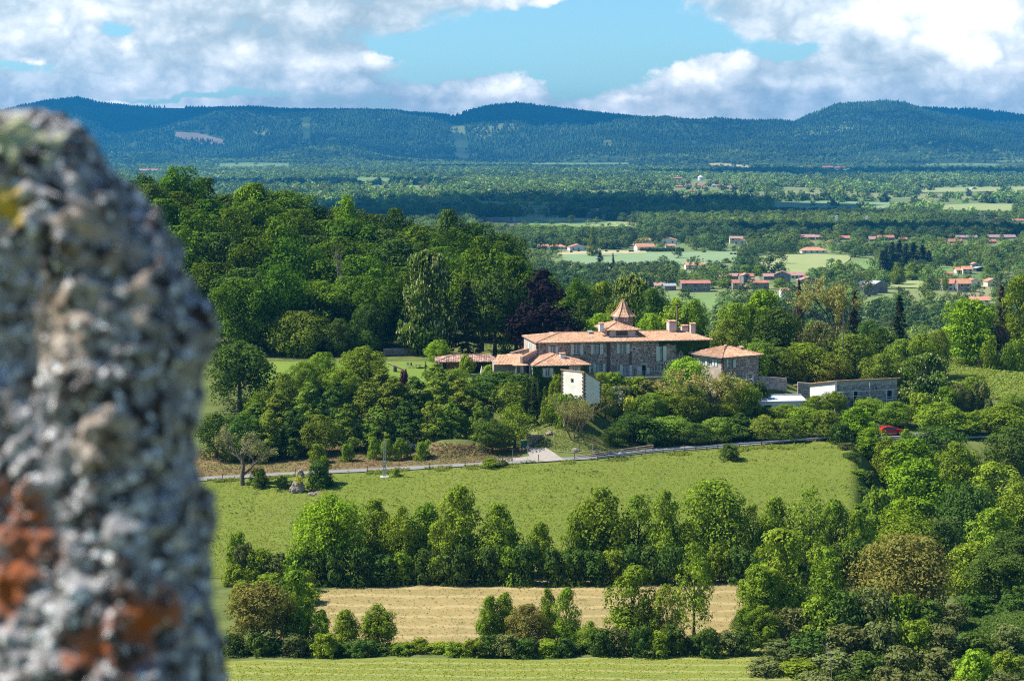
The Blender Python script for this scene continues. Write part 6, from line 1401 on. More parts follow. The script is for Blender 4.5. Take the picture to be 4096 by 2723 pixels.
def round_sign(tx, ty, D, r, label, kind):
    c = P(tx, ty, D); g = hgt(c.x, D); o = empty('road_sign', (c.x, D, g), 0, label, 'road sign'); h = c.z - g
    mb = MB(); mb.tube([(0, .04, -.2), (0, .04, h)], .035, 6); mb.build('post', M_METAL, o)
    mb = MB(); mb.tube([(0, 0, h), (0, .02, h)], r, 24) if False else disc(mb, r, .012, 0, h); mb.build('back', M_METAL, o)
    if kind == 'noentry':
        mb = MB(); disc(mb, r, 0, 0, h); mb.build('face', M_RED, o); mb = MB(); mb.box(-r * .72, r * .72, -.012, -.004, h - r * .17, h + r * .17); mb.build('bar', M_WHITEW, o)
    else:
        mb = MB(); disc(mb, r, 0, 0, h, r0=r * .76); mb.build('border', M_RED, o); mb = MB(); disc(mb, r * .76, 0, 0, h); mb.build('face', M_WHITEW, o)
        mb = MB(); M_BK = mat('sign_black', (.03, .03, .03)); mb.box(-r * .45, r * .15, -.01, -.004, h - r * .2, h + r * .3); mb.box(r * .18, r * .45, -.01, -.004, h - r * .2, h + r * .12); mb.box(-r * .35, -r * .15, -.01, -.004, h - r * .34, h - r * .2); mb.box(r * .15, r * .35, -.01, -.004, h - r * .34, h - r * .2); mb.build('lorry_symbol', M_BK, o)
round_sign(2370, 1767, 325, .21, 'small red no entry sign with white bar on the slope', 'noentry')
round_sign(2111, 1789, 322, .30, 'round sign with red border and dark lorry symbol beside the driveway', 'lorry')
for k, (tx, lb) in enumerate(((2081, 'left orange roadworks board with red and white triangle by the gate'), (2093.5, 'right orange roadworks board with red and white triangle by the gate'))):
    c = P(tx, 1793, 321.5); g = hgt(c.x, 321.5); c.z = max(c.z, g + .1); o = empty('roadworks_sign', (c.x, 321.5, c.z - .2), 0, lb, 'road sign', 'roadworks boards beside the driveway'); mb = MB(); mb.box(-.24, .24, 0, .03, 0, .10); mb.build('board', M_ORANGE, o)
    mb = MB(); mb.face([(-.21, -.01, .10), (.21, -.01, .10), (0, -.01, .46)]); mb.build('triangle_border', M_RED, o); mb = MB(); mb.face([(-.13, -.02, .14), (.13, -.02, .14), (0, -.02, .37)]); mb.build('triangle_face', M_WHITEW, o)
    mb = MB(); mb.box(-.02, .02, .03, .06, -.3, .4); mb.build('post', M_METAL, o)
c = P(2051, 1798, 320); g = hgt(c.x, 320); o = empty('direction_sign', (c.x, 320, g), 0, 'rusty brown blank direction board on a thin post left of the driveway', 'road sign'); mb = MB(); mb.tube([(0, 0, -.2), (0, 0, c.z - g + .2)], .03, 5); mb.build('post', M_METAL, o); mb = MB(); mb.box(-.42, .42, -.04, -.01, c.z - g - .1, c.z - g + .1); mb.build('board', M_BARK, o)
c = P(3343, 1728, 342); g = hgt(c.x, 342); o = empty('marker_post', (c.x, 342, g), 0, 'small white sign on a thin post at the right end of the guardrail', 'road sign'); mb = MB(); mb.tube([(0, 0, -.2), (0, 0, c.z - g + .3)], .03, 5); mb.build('post', M_METAL, o); mb = MB(); mb.box(-.1, .1, -.04, -.01, c.z - g - .25, c.z - g + .3); mb.build('face', M_WHITEW, o)
v = at(2483, 1829, 315, 345); o = empty('water_tank', v, 0, 'white round water drum lying at the start of the guardrail', 'drum'); r = .42; mb = MB(); mb.tube([(0, -.1, r - .05), (0, .7, r - .05)], [r * .96, r * .96], 20); mb.tube([(0, -.16, r - .05), (0, -.1, r - .05)], [r * .8, r * .96], 20); mb.build('drum', M_WHITEW, o)
mb = MB(); mb.lathe([(.06, .74), (.06, .84)], 8, 0, .3); mb.build('valve', M_METAL, o)
v = at(2464, 1830, 315, 345); o = empty('orange_bucket', v, 0, 'orange bucket beside the white drum', 'bucket'); mb = MB(); mb.lathe([(.20, 0), (.25, .36), (.27, .40)], 12); mb.build('body', M_ORANGE, o); mb = MB(); mb.tube([(-.25, 0, .4), (-.15, 0, .52), (.15, 0, .52), (.25, 0, .4)], .015, 4); mb.build('handle', M_METAL, o)
# cattle gate
v = at(3482, 2025, 260, 345); v = P(3455, 2015, 290); g = hgt(v.x, 290); o = empty('field_gate', (v.x, 290, g), 0, 'pale galvanised field gate at the right end of the pasture', 'gate')
for k in range(5): mb = MB(); mb.tube([(0, 0, .3 + k * .22), (3.0, .3, .3 + k * .22)], .03, 6); mb.build('bar', M_METAL, o)
for x_ in (0, 1.5, 3.0): mb = MB(); mb.tube([(x_, x_ * .1, 0), (x_, x_ * .1, 1.3)], .05, 6); mb.build('upright', M_METAL, o)

# ------------------------------------------------------------------ vehicles
M_TYRE = mat('tyre', (.02, .02, .02), (.015, .015, .015), 3, .9); M_CARGL = mk_glass(); M_CARGL.name = 'car_glass'
def paint(n, c):
    m, t, bs = base_mat(n); bs.inputs['Base Color'].default_value = (*c, 1); bs.inputs['Roughness'].default_value = .3; bs.inputs['Coat Weight'].default_value = .6; return m
def car(name, loc, rz, pm, label, prof, glass, L=4.1, Wd=1.75, cat='car', wheels=(.78, 3.3), wr=.31, parts=True):
    """prof: side outline (x,z) from the nose over the roof to the tail; extruded with tumblehome"""
    o = empty(name, loc, rz, label, cat); mb = MB(); zs = [p[1] for p in prof]; zm = .9
    def wd(z): return Wd / 2 * (1 - .16 * max(0, (z - zm)) / .6)
    n = len(prof); A_ = [(p[0], -wd(p[1]), p[1]) for p in prof]; B_ = [(p[0], wd(p[1]), p[1]) for p in prof]
    for i in range(n): j = (i + 1) % n; mb.face([A_[i], A_[j], B_[j], B_[i]])
    mb.face(A_); mb.face(list(reversed(B_))); body = mb.build('body', pm, o)
    for g in glass:
        for s in (-1, 1): mb = MB(); mb.face([(x, s * (wd(z) + .012), z) for x, z in g]); mb.build('window', M_CARGL, o)
    for x in wheels:
        for s in (-1, 1):
            w = MB(); w.tube([(x, s * (Wd / 2 - .2), wr), (x, s * (Wd / 2 + .02), wr)], wr, 18); wo = w.build('wheel', M_TYRE, o); w = MB(); w.tube([(x, s * (Wd / 2 - .1), wr), (x, s * (Wd / 2 + .035), wr)], wr * .6, 14); w.build('rim', M_METAL, wo)
    for s in (-1, 1): mb = MB(); mb.box(-.03, .12, s * Wd * .36 - .16, s * Wd * .36 + .16, .60, .76); mb.build('headlight', M_METAL, o)
    for s in (-1, 1): mb = MB(); mb.box(L - .08, L + .02, s * Wd * .40 - .10, s * Wd * .40 + .10, .75, .95); mb.build('tail_light', M_RED, o)
    for s in (-1, 1): mb = MB(); mb.box(1.18, 1.32, s * (Wd / 2 + .06) - .08, s * (Wd / 2 + .06) + .08, .92, 1.06); mb.build('mirror', pm, o)
    return o
hatch = [(0, .28), (-.02, .55), (.12, .78), (.75, .90), (1.15, .95), (1.85, 1.38), (2.3, 1.46), (3.1, 1.45), (3.65, 1.30), (4.02, .98), (4.1, .6), (4.05, .28)]
v = at(3612, 1738, 330, 372)
car('parked_car', (v.x, v.y - .3, v.z + .12), math.pi + .06, paint('red_paint', (.55, .008, .02)), 'bright red hatchback driving on the road between the right hand trees', hatch, [[(1.3, .97), (1.9, 1.34), (2.35, 1.39), (2.35, .97)], [(2.42, .97), (2.42, 1.39), (3.05, 1.38), (3.5, 1.24), (3.6, .99)]], L=4.1)
van = [(0, .3), (-.03, .7), (.15, .95), (.95, 1.15), (1.65, 1.78), (2.1, 1.9), (4.7, 1.9), (4.85, 1.7), (4.9, .3)]
v = at(1678, 1796, 322, 345)
car('delivery_van', (v.x, v.y, v.z + .05), math.pi - .05, paint('white_paint', (.75, .76, .78)), 'white van half hidden by bushes at the foot of the tree belt', van, [[(1.1, 1.18), (1.72, 1.72), (2.1, 1.76), (2.1, 1.18)], [(2.18, 1.18), (2.18, 1.76), (2.9, 1.76), (2.9, 1.18)]], L=4.9, Wd=1.9, cat='van', wheels=(.85, 3.9), wr=.33)

# ------------------------------------------------------------------ boulder on the pasture
def rocky(name, loc, rx, ry, rz_, m_, seed, sub=4, amp=.28):
    import bmesh
    bm = bmesh.new(); bmesh.ops.create_icosphere(bm, subdivisions=sub, radius=1)
    for v in bm.verts:
        p = v.co.copy(); d = mnoise.fractal(p * 1.3 + Vector((seed, 0, 0)), 1.0, 2.0, 4) * amp + mnoise.fractal(p * 4 + Vector((seed, 5, 0)), 1.0, 2.0, 3) * amp * .35
        v.co = p * (1 + d); v.co.x *= rx; v.co.y *= ry; v.co.z = v.co.z * rz_ + rz_ * .8
    me = bpy.data.meshes.new(name); bm.to_mesh(me); bm.free(); me.materials.append(m_); me.attributes.new('v', 'FLOAT', 'FACE'); o = bpy.data.objects.new(name, me); link(o); o.location = loc; return o
M_BOULD = mat('boulder_rock', (.34, .27, .23), (.16, .13, .11), 1.6, .95, bump=.8, bscale=6)
v = at(1189, 1968, 295, 320); bx = v.copy()
o = empty('boulder', v, 0, 'tall lumpy volcanic boulder with yellow flowers on the pasture edge', 'boulder')
k = rocky('rock', (0, 0, -.4), 1.15, 1.0, 1.25, M_BOULD, 2); k.parent = o
k2 = rocky('upper_rock', (.45, .1, 2.0), .55, .6, .85, M_BOULD, 5); k2.parent = o
c = rng.normal(0, 1, (260, 3)) * [.28, .1, .42] + [.35, -.75, 2.05]; V = quads_from(c, rng.normal(size=(260, 3)) + [0, -1, .5], rng.uniform(.06, .13, 260), rng.uniform(0, 6, 260))
f = bpy.data.objects.new('yellow_stonecrop', mesh_np('stonecrop', V, np.arange(1040).reshape(-1, 4), leaf_mat('yellow_flower', (.62, .52, .02), (.45, .40, .03), hue=0), attr=rng.random(260))); link(f); f.location = v; tag(f, 'yellow flowering stonecrop clinging to the tall boulder', 'flowers')
for tx, ty, s_, lb in ((1247, 1978, .55, 'small dark rock in the shade right of the tall boulder'), (1270, 1970, .4, 'smallest rock beside the dark bush near the tall boulder')):
    v = at(tx, ty, 290, 320); k = rocky('rock', v - Vector((0, 0, .3)), s_ * 1.3, s_, s_ * .7, M_BOULD, tx, 3); tag(k, lb, 'rock')
for tx, ty, s_, lb in ((2301, 1805, .5, 'brown rock at the right end of the driveway verge'), (2380, 1812, .4, 'brown earth lump near the log fence'), (2200, 1738, .6, 'grey rock outcrop on the grass hill above the gateway')):
    v = at(tx, ty, 315, 350); k = rocky('rock', v - Vector((0, 0, .2)), s_ * 1.3, s_, s_ * .8, M_BOULD, tx, 3); tag(k, lb, 'rock')
# earth bank at the right edge
v = P(3985, 1400, 404); k = rocky('earth_bank', (v.x, 406, hgt(v.x, 406) - 1.2), 3.2, 2.0, 2.4, mat('bare_earth', (.40, .26, .19), (.30, .19, .13), .8, .95, bump=.6, bscale=4), 11, 4, .2); tag(k, 'bare brown earth bank beside the rust brown shrub', 'earth bank')

# ------------------------------------------------------------------ swift in the air
v = P(1707, 697, 120); o = empty('bird', v, .4, 'tiny dark swift flying above the far valley', 'bird'); M_BIRD = mat('dark_feathers', (.02, .02, .02)); mb = MB()
mb.tube([(-.08, 0, 0), (-.04, 0, .005), (.03, 0, .005), (.09, 0, 0)], [.006, .02, .018, .004], 8); mb.build('body', M_BIRD, o)
for s in (-1, 1): mb = MB(); mb.face([(-.045, 0, .01), (.02, 0, .01), (.0, s * .08, .09 * s), (-.05, s * .12, .19 * s), (-.03, s * .07, .09 * s)]); mb.face([(-.045, .002, .012), (.02, .002, .012), (.0, s * .08 + .002, .09 * s), (-.05, s * .12 + .002, .19 * s), (-.03, s * .07 + .002, .09 * s)]); mb.build('wing', M_BIRD, o)

# ------------------------------------------------------------------ houses of the valley
M_RT = [mat('far_tile_red', (.50, .20, .13), (.36, .14, .10), .6, .9), mat('far_tile_orange', (.62, .30, .17), (.50, .22, .13), .6, .9), mat('far_tile_pink', (.48, .28, .22), (.38, .2, .17), .6, .9)]
M_FW = {'w': mat('far_white_wall', (.74, .72, .68), (.64, .62, .58), .5, .9), 's': mat('far_stone_wall', (.26, .235, .22), (.15, .14, .135), .9, .95), 'c': mat('far_cream_wall', (.68, .60, .46), (.58, .5, .38), .5, .9), 'b': mat('far_brown_stone', (.36, .29, .24), (.22, .18, .15), .9, .95), 'd': mat('dark_cladding', (.08, .07, .07), (.05, .045, .045), 1, .9)}
M_SLATE = mat('grey_sheet_roof', (.42, .42, .43), (.32, .33, .34), .6, .7); M_PURPLE = mat('brown_sheet_roof', (.33, .23, .23), (.27, .18, .18), .5, .8)
HB = []     # boxes kept clear of scattered trees: tx0, tx1, ytop, ybase, D
def far_house(x0, x1, yr, ye, yb, wall, roof, shape, rot, label, wins=2, floors=1, group=None, chim=0, depth=None, D=None, cat='house', name='house'):
    if D is None:
        a, b, c = hit((x0 + x1) / 2, yb, 700, 8000); D = b[0]
    fr_ = (Vector((X((x0 + x1) / 2, D), D, -(yb - HY) / F * D)), math.radians(rot)); o = empty(name, fr_[0], fr_[1], label, cat, group)
    w = (x1 - x0) / F * D / max(.6, math.cos(math.radians(rot))); h = (yb - ye) / F * D; dp = depth or min(max(w * .6, 6), 10); dep_px = dp * 85 / D / D * F
    rh = max(.7, ((ye - yr) - dep_px * .5) / F * D); L_, R2 = -w / 2, w / 2; m_ = M_FW[wall]; rm = roof if not isinstance(roof, int) else M_RT[roof]
    rm_ = rm; foot = -3
    mb = MB(); mb.box(L_, R2, 0, dp, foot, h)
    if shape == 'g':
        for xx in (L_, R2): mb.face([(xx, 0, h), (xx, dp, h), (xx, dp / 2, h + rh)])
    if shape == 'f':
        for yy in (0, dp): mb.face([(L_, yy, h), (R2, yy, h), (0, yy, h + rh)])
    mb.build('wall', m_, o); mb = MB(); e = .5
    def slab(P4):
        t = .18; up = [(p[0], p[1], p[2] + t) for p in P4]; mb.face(P4); mb.face(up)
        for i in range(len(P4)): j = (i + 1) % len(P4); mb.face([P4[i], P4[j], up[j], up[i]])
    if shape == 'g':
        s_ = rh / (dp / 2); slab([(L_ - e, -e, h - e * s_), (R2 + e, -e, h - e * s_), (R2 + e, dp / 2, h + rh), (L_ - e, dp / 2, h + rh)]); slab([(R2 + e, dp + e, h - e * s_), (L_ - e, dp + e, h - e * s_), (L_ - e, dp / 2 + .01, h + rh), (R2 + e, dp / 2 + .01, h + rh)])
    elif shape == 'f':
        s_ = rh / (w / 2); slab([(L_ - e, -e, h - e * s_), (L_ - e, dp + e, h - e * s_), (0, dp + e, h + rh), (0, -e, h + rh)]); slab([(R2 + e, dp + e, h - e * s_), (R2 + e, -e, h - e * s_), (.01, -e, h + rh), (.01, dp + e, h + rh)])
    elif shape == 'h':
        q = min(w, dp) / 2; A_, B_, C_, D_ = (L_ - e, -e, h), (R2 + e, -e, h), (R2 + e, dp + e, h), (L_ - e, dp + e, h); r0_, r1_ = (L_ + q, dp / 2, h + rh), (R2 - q, dp / 2, h + rh)
        for f in ((A_, B_, r1_, r0_), (B_, C_, r1_), (C_, D_, r0_, r1_), (D_, A_, r0_), (A_, B_, C_, D_)): mb.face(f)
    else: slab([(L_ - e, -e, h), (R2 + e, -e, h), (R2 + e, dp + e, h + .05), (L_ - e, dp + e, h + .05)])
    mb.build('roof', rm_, o)
    fh = h / floors; r = random.Random(int(x0))
    for fl in range(floors):
        for i in range(wins):
            xx = L_ + w * (i + .5 + r.uniform(-.12, .12)) / wins; zz = fh * fl + fh * .55; hw_, hh_2 = min(.65, w / wins * .28), min(.75, fh * .28)
            mb = MB(); mb.box(xx - hw_ - .12, xx + hw_ + .12, -.05, 0, zz - hh_2 - .12, zz + hh_2 + .12); wo = mb.build('window', M_FRAME if wall != 's' or r.random() < .5 else M_QUOIN, o)
            mb = MB(); mb.box(xx - hw_, xx + hw_, -.09, -.051, zz - hh_2, zz + hh_2); mb.build('pane', M_GLASS, wo)
    if shape == 'f' and floors > 0 and wins:
        pass
    for i in range(chim): xx = L_ + w * (.25 + .5 * i); mb = MB(); mb.box(xx - .35, xx + .35, dp / 2 - .35, dp / 2 + .35, h + rh * .5, h + rh + 1.0); mb.build('chimney', M_RT[2] if wall == 's' else M_FW['c'], o)
    HB.append((x0 - 4, x1 + 4, yr - 3, yb - (yb - ye) * .25, D)); return o
VH = 'houses of the stone village'; VV = 'white villas in the valley'
for a in [
 (2727, 2841, 1121, 1133, 1168, 's', 0, 'g', 3, 'long grey stone farmhouse with red roof, nearest in the stone village', 3, 2, VH, 0),
 (2879, 2962, 1094, 1104, 1118, 'b', 2, 'g', 0, 'long brown stone house with pinkish roof at the back left of the village', 3, 1, VH, 0),
 (2962, 3015, 1094, 1105, 1128, 's', 0, 'g', 8, 'grey house with red roof joined to the gabled stone tower house', 2, 1, VH, 0),
 (2974, 2999, 1093, 1100, 1132, 's', 2, 'f', 8, 'narrow gabled stone tower house in the village centre', 1, 2, VH, 0),
 (3008, 3036, 1106, 1121, 1130, 's', mat('straw_roof', (.42, .34, .22)), 'g', 4, 'small shed with tan roof in the village centre', 0, 1, VH, 0),
 (3006, 3076, 1122, 1131, 1157, 's', 0, 'g', 2, 'two storey stone house with red roof at the village front right', 2, 2, VH, 0),
 (3056, 3097, 1094, 1105, 1120, 's', 2, 'g', 4, 'squat stone house with faded roof beside the big gabled barn', 2, 1, VH, 0),
 (3097, 3160, 1084, 1098, 1132, 's', 2, 'f', -10, 'big dark gabled stone barn in the village centre right', 1, 1, VH, 0),
 (3160, 3218, 1089, 1101, 1115, 'w', 2, 'g', 2, 'white walled house with pale pink roof right of the gabled barn', 3, 1, VH, 0),
 (3197, 3276, 1106, 1122, 1136, 'b', 2, 'f', 6, 'low rubble stone barn with broad gable at the right end of the village', 1, 1, VH, 0),
 (2932, 2960, 1119, 1131, 1158, 'b', 0, 'g', 4, 'tall narrow stone house with red roof behind the round village tree', 1, 2, VH, 0),
 (2962, 3000, 1140, 1147, 1156, 's', 2, 'g', 4, 'tiny low stone shed at the village front', 1, 1, VH, 0),
 (3126, 3165, 1152, 1161, 1188, 'w', 1, 'g', 6, 'white house with orange roof just left of the rust brown conifer', 1, 2, VH, 0),
 (3241, 3290, 1152, 1161, 1172, 'w', 0, 'g', 0, 'white cottage with red roof just right of the rust brown conifer', 2, 1, VH, 0),
 (2659, 2705, 1134, 1143, 1162, 's', M_SLATE, 'g', 14, 'small grey stone barn with grey roof left of the long farmhouse', 1, 1, VH, 0),
 (2619, 2656, 1132, 1142, 1151, 's', 2, 'g', 0, 'tiny stone cottage with pink roof and chimney at the far left of the village', 1, 1, VH, 1),
 (2744, 2822, 1051, 1060, 1077, 'w', 1, 'g', 4, 'isolated white bungalow with red roof below the barley field', 3, 1, VV, 1),
 (3208, 3307, 988, 1002, 1013, 'w', 1, 'h', 4, 'wide white bungalow under a vivid orange hipped roof above the pale field', 4, 1, VV, 0),
 (3316, 3351, 960, 969, 984, 'w', 0, 'f', 20, 'small white gabled house right of the vivid orange hipped roof', 1, 2, VV, 0),
 (3209, 3258, 966, 973, 984, 'w', 0, 'g', 0, 'white house with red roof behind dark conifers left of the gabled house', 2, 1, VV, 0),
 (2553, 2602, 953, 960, 972, 'w', 1, 'g', -8, 'white villa with salmon roof at the back of the middle villas', 2, 1, VV, 0),
 (2549, 2620, 974, 987, 1003, 'w', 1, 'g', 16, 'white villa with large orange roof beside the dark clipped hedge', 2, 1, VV, 0),
 (2535, 2576, 963, 971, 982, 'w', 0, 'h', 0, 'small white villa with red roof left of the middle villas', 2, 1, VV, 0),
 (2647, 2703, 950, 960, 978, 'w', 1, 'f', -12, 'gabled white villa with orange roof right of the middle villas', 2, 1, VV, 0),
 (2664, 2700, 977, 983, 993, 'c', 1, 'g', 0, 'low cream annex in front of the gabled villa', 1, 1, VV, 0),
 (2920, 2972, 945, 953, 975, 'c', 2, 'g', 0, 'tall cream house with brown roof among dark trees', 2, 2, VV, 0),
 (2935, 2980, 953, 963, 982, 'c', 1, 'f', -14, 'pale yellow gabled house in front of the tall cream house', 2, 1, VV, 0),
 (2151, 2194, 978, 986, 997, 'w', 1, 'g', 10, 'white villa with orange roof farthest left beside the big wood', 2, 1, VV, 0),
 (2196, 2260, 977, 987, 997, 'w', 1, 'h', -6, 'pale villa with broad orange hipped roof second from the big wood', 3, 1, VV, 0),
 (2280, 2352, 976, 988, 1003, 'w', 0, 'f', 12, 'white villa with wide gable under a red roof near the straw strip', 3, 1, VV, 0),
 (2345, 2380, 985, 993, 1001, 'w', 1, 'g', 0, 'low garage with orange roof joined to the wide gabled villa', 1, 1, VV, 0),
 (3437, 3500, 1125, 1136, 1160, 'w', M_SLATE, 'g', -8, 'whitewashed barn with long grey sheet roof', 1, 1, VH, 0),
 (3492, 3553, 1123, 1138, 1172, 's', M_SLATE, 'f', 24, 'dark stone gabled barn with grey roof beside the whitewashed barn', 1, 1, VH, 0),
 (3465, 3511, 1137, 1148, 1180, 's', 0, 'f', 10, 'small stone gabled house in front of the grey roofed barns', 1, 1, VH, 0),
 (3533, 3600, 1043, 1050, 1084, 'w', 1, 'x', 0, 'modern white flat roofed house at the foot of the dark spruce grove', 3, 2, VV, 0),
 (3581, 3617, 1108, 1117, 1129, 'b', 0, 'h', 0, 'little square pavilion with pyramid red roof', 1, 1, VV, 0),
 (3852, 3890, 1065, 1076, 1097, 'c', 1, 'g', 6, 'cream villa with orange roof on the right slope', 2, 2, VV, 0),
 (3826, 3856, 1069, 1080, 1096, 'c', 1, 'g', 6, 'lower orange roofed wing joined to the left of the cream villa', 1, 1, VV, 0),
 (3888, 3922, 1050, 1057, 1071, 'w', 2, 'f', 8, 'white gabled house behind the cream villa', 1, 1, VV, 0),
 (3905, 3943, 1067, 1073, 1086, 'd', M_SLATE, 'f', 10, 'black wooden shed beside the white gabled house', 0, 1, VV, 0),
 (3770, 3832, 1116, 1133, 1163, 'w', 1, 'g', 3, 'white left half of the long two storey farmhouse on the right', 3, 2, VV, 1),
 (3832, 3884, 1116, 1133, 1168, 's', 1, 'g', 3, 'dark stone right half of the long farmhouse', 2, 2, VV, 0),
 (3868, 3927, 1114, 1126, 1153, 'w', 1, 'f', 10, 'white gabled farmhouse with balcony joined right of the long farmhouse', 2, 2, VV, 0),
 (3950, 4000, 1113, 1124, 1147, 'c', 1, 'f', 12, 'tall cream gabled house near the right edge', 1, 2, VV, 0),
 (3778, 3811, 1088, 1094, 1107, 'c', 0, 'g', -12, 'small cream outbuilding with red roof above the long farmhouse', 1, 1, VV, 0),
 (3885, 3960, 1186, 1200, 1218, 'w', 1, 'g', 2, 'white bungalow with salmon roof lowest of the right hamlet', 3, 1, VV, 1),
 (4015, 4047, 1085, 1092, 1098, 'c', 2, 'h', 0, 'low pink roofed kiosk near the right edge', 1, 1, VV, 0),
 (3827, 3911, 941, 950, 958, 'b', M_PURPLE, 'g', 0, 'long brown roofed shed left of the pair of long sheds', 0, 1, 'long sheds in the cloud shadow', 0),
 (3943, 4064, 939, 949, 956, 'b', M_PURPLE, 'g', 0, 'long brown roofed shed right of the pair of long sheds', 0, 1, 'long sheds in the cloud shadow', 0),
 (3206, 3260, 938, 948, 960, 's', 2, 'g', 0, 'shaded house with brown roof leftmost in the shaded row', 2, 1, 'shaded houses at the back of the valley', 0),
 (3262, 3335, 940, 949, 957, 's', 2, 'g', 6, 'long shaded house second in the shaded row', 2, 1, 'shaded houses at the back of the valley', 0),
 (3358, 3398, 943, 952, 960, 's', 0, 'g', -10, 'shaded house with red roof third in the shaded row', 1, 1, 'shaded houses at the back of the valley', 0),
 (3478, 3504, 946, 956, 966, 'b', 2, 'g', 0, 'small shaded house fourth in the shaded row', 1, 1, 'shaded houses at the back of the valley', 0),
 (3513, 3578, 941, 950, 962, 's', 0, 'g', 4, 'broad shaded house with dark red roof fifth in the shaded row', 2, 1, 'shaded houses at the back of the valley', 0),
 (3599, 3630, 950, 957, 965, 'b', 0, 'g', 0, 'small shaded house last in the shaded row', 1, 1, 'shaded houses at the back of the valley', 0),
 (3797, 3852, 956, 966, 974, 's', 0, 'g', 8, 'dark red roofed house below the left long shed', 1, 1, 'shaded houses at the back of the valley', 0),
 (3953, 3985, 958, 966, 973, 's', 0, 'g', 0, 'dark red roofed house below the right long shed', 1, 1, 'shaded houses at the back of the valley', 0),
 (2360, 2440, 832, 836, 851, 'w', 1, 'x', 0, 'large white flat roofed building on the dark wooded rise', 5, 1, 'far buildings on the plain', 0),
 (4052, 4096, 876, 882, 890, 'w', 0, 'g', 0, 'orange roofed house far out at the right edge', 2, 1, 'far buildings on the plain', 0),
 (3976, 3990, 870, 875, 888, 'w', 0, 'g', 0, 'small white tower house by the large pylon', 1, 1, 'far buildings on the plain', 0)]:
    far_house(*a[:10], wins=a[10], floors=a[11], group=a[12], chim=a[13])
for a in [(2702, 2746, 742, 746, 751, 'long low red roof at the left of the far village'), (2741, 2767, 736, 741, 747, 'red roofed house at the back left of the far village'), (2789, 2812, 736, 742, 754, 'pale two storey house beside the far village silo'), (2806, 2830, 743, 749, 757, 'orange roofed house in the middle of the far village'), (2755, 2780, 759, 764, 770, 'red roofed barn nearest in the far village'),
          (2849, 2870, 738, 742, 748, 'grey roofed barn right of the far village'), (2868, 2892, 738, 742, 749, 'red roofed barn joined to the grey one in the far village'), (2901, 2917, 745, 749, 757, 'small red roofed house far right in the far village'), (2920, 2959, 746, 751, 758, 'wide red roofed house last in the far village'), (2728, 2755, 784, 788, 794, 'low pale barn below the far village'), (2695, 2728, 709, 713, 719, 'red roofed barn left of the far silo'),
          (3225, 3245, 664, 668, 674, 'pink roofed house at the mountain foot left one'), (3290, 3330, 664, 669, 675, 'purple roofed farm at the mountain foot'), (3340, 3378, 666, 671, 677, 'dark red roofed farm at the mountain foot right one'), (541, 636, 676, 682, 690, 'long terracotta roofed barn far away left of the wood'), (1838, 1862, 902, 905, 910, 'pale shed among the ploughed fields')]:
    far_house(*a[:5], 'c' if 'pale' in a[5] else 'b', M_SLATE if 'grey roofed' in a[5] else (1 if 'orange' in a[5] or 'terra' in a[5] else 0), 'g', rnd.uniform(-10, 10), a[5], wins=1, group='houses of the far village')
a_, b_, c_ = hit(2802, 722, 2000, 8000); D = b_[0]; o = empty('silo', (a_[0], D, c_[0]), 0, 'round white grain silo with conical roof above the far village', 'silo'); s_ = D / F
mb = MB(); mb.lathe([(11 * s_, 0), (11 * s_, 14 * s_)], 20); mb.build('tank', M_WHITEW, o); mb = MB(); mb.lathe([(12 * s_, 14 * s_), (1 * s_, 20 * s_)], 20); mb.build('conical_roof', M_WHITEW, o); HB.append((2785, 2820, 700, 720, D))
a_, b_, c_ = hit(3897, 759, 2000, 8000); D = b_[0]; s_ = D / F; o = empty('arched_barn', (a_[0], D, c_[0]), 0, 'small grey arched polytunnel barn on the far plain', 'barn'); mb = MB()
for i in range(8):
    t0, t1 = math.pi * i / 8, math.pi * (i + 1) / 8; mb.face([(12 * s_ * math.cos(t0), 0, 9 * s_ * math.sin(t0)), (12 * s_ * math.cos(t1), 0, 9 * s_ * math.sin(t1)), (12 * s_ * math.cos(t1), 20, 9 * s_ * math.sin(t1)), (12 * s_ * math.cos(t0), 20, 9 * s_ * math.sin(t0))])
mb.build('cover', M_SLATE, o); mb = MB(); mb.face([(10 * s_ * math.cos(math.pi * i / 12), .3, 8 * s_ * math.sin(math.pi * i / 12)) for i in range(13)]); mb.build('opening', M_DARKIN, o); HB.append((3880, 3912, 748, 757, D))
# distinctive valley trees
for kd, tx, ty, w, D, lb in (('lime', 2372, 905, 46, 1500, 'tall double poplar towering over the white villas'), ('spruce', 2400, 1000, 56, 1340, 'dark blue conifer standing alone at the left of the barley field'), ('spruce', 2452, 1010, 30, 1280, 'slim poplar like conifer right of the dark blue conifer'), ('ash', 2815, 996, 20, 1545, 'lone round tree at the edge of the barley field'), ('ash', 2905, 1032, 40, 1420, 'round tree beside the pale farm track'),
                         ('ash', 3355, 1038, 44, 1330, 'dark tree clump at the right corner of the pale hay field'), ('ash', 2900, 1115, 70, 1170, 'round tree in front of the village houses'), ('ash', 3120, 1112, 60, 1160, 'tree between the stone barn and the white house'), ('bush', 2985, 1060, 60, 1270, 'bushes along the top edge of the stone village left part'), ('bush', 3040, 1060, 60, 1275, 'bushes along the top edge of the stone village right part'),
                         ('ash', 3650, 1052, 80, 1240, 'rounded tree right of the modern white house'), ('ash', 3590, 1050, 66, 1200, 'rounded tree hiding the modern white house'), ('lime', 3715, 1110, 40, 1160, 'round tree left of the long farmhouse'), ('ash', 3965, 1052, 60, 1300, 'big round tree right of the black shed'), ('ash', 3780, 1100, 30, 1150, 'tree in front of the long farmhouse gable')):
    tree(kd, tx, ty, w, D, lb, s=False, name='poplar_tree' if 'poplar ' in lb and kd == 'lime' else None); HB.append((tx - w * .3, tx + w * .3, ty, ty + 20, D * .98))
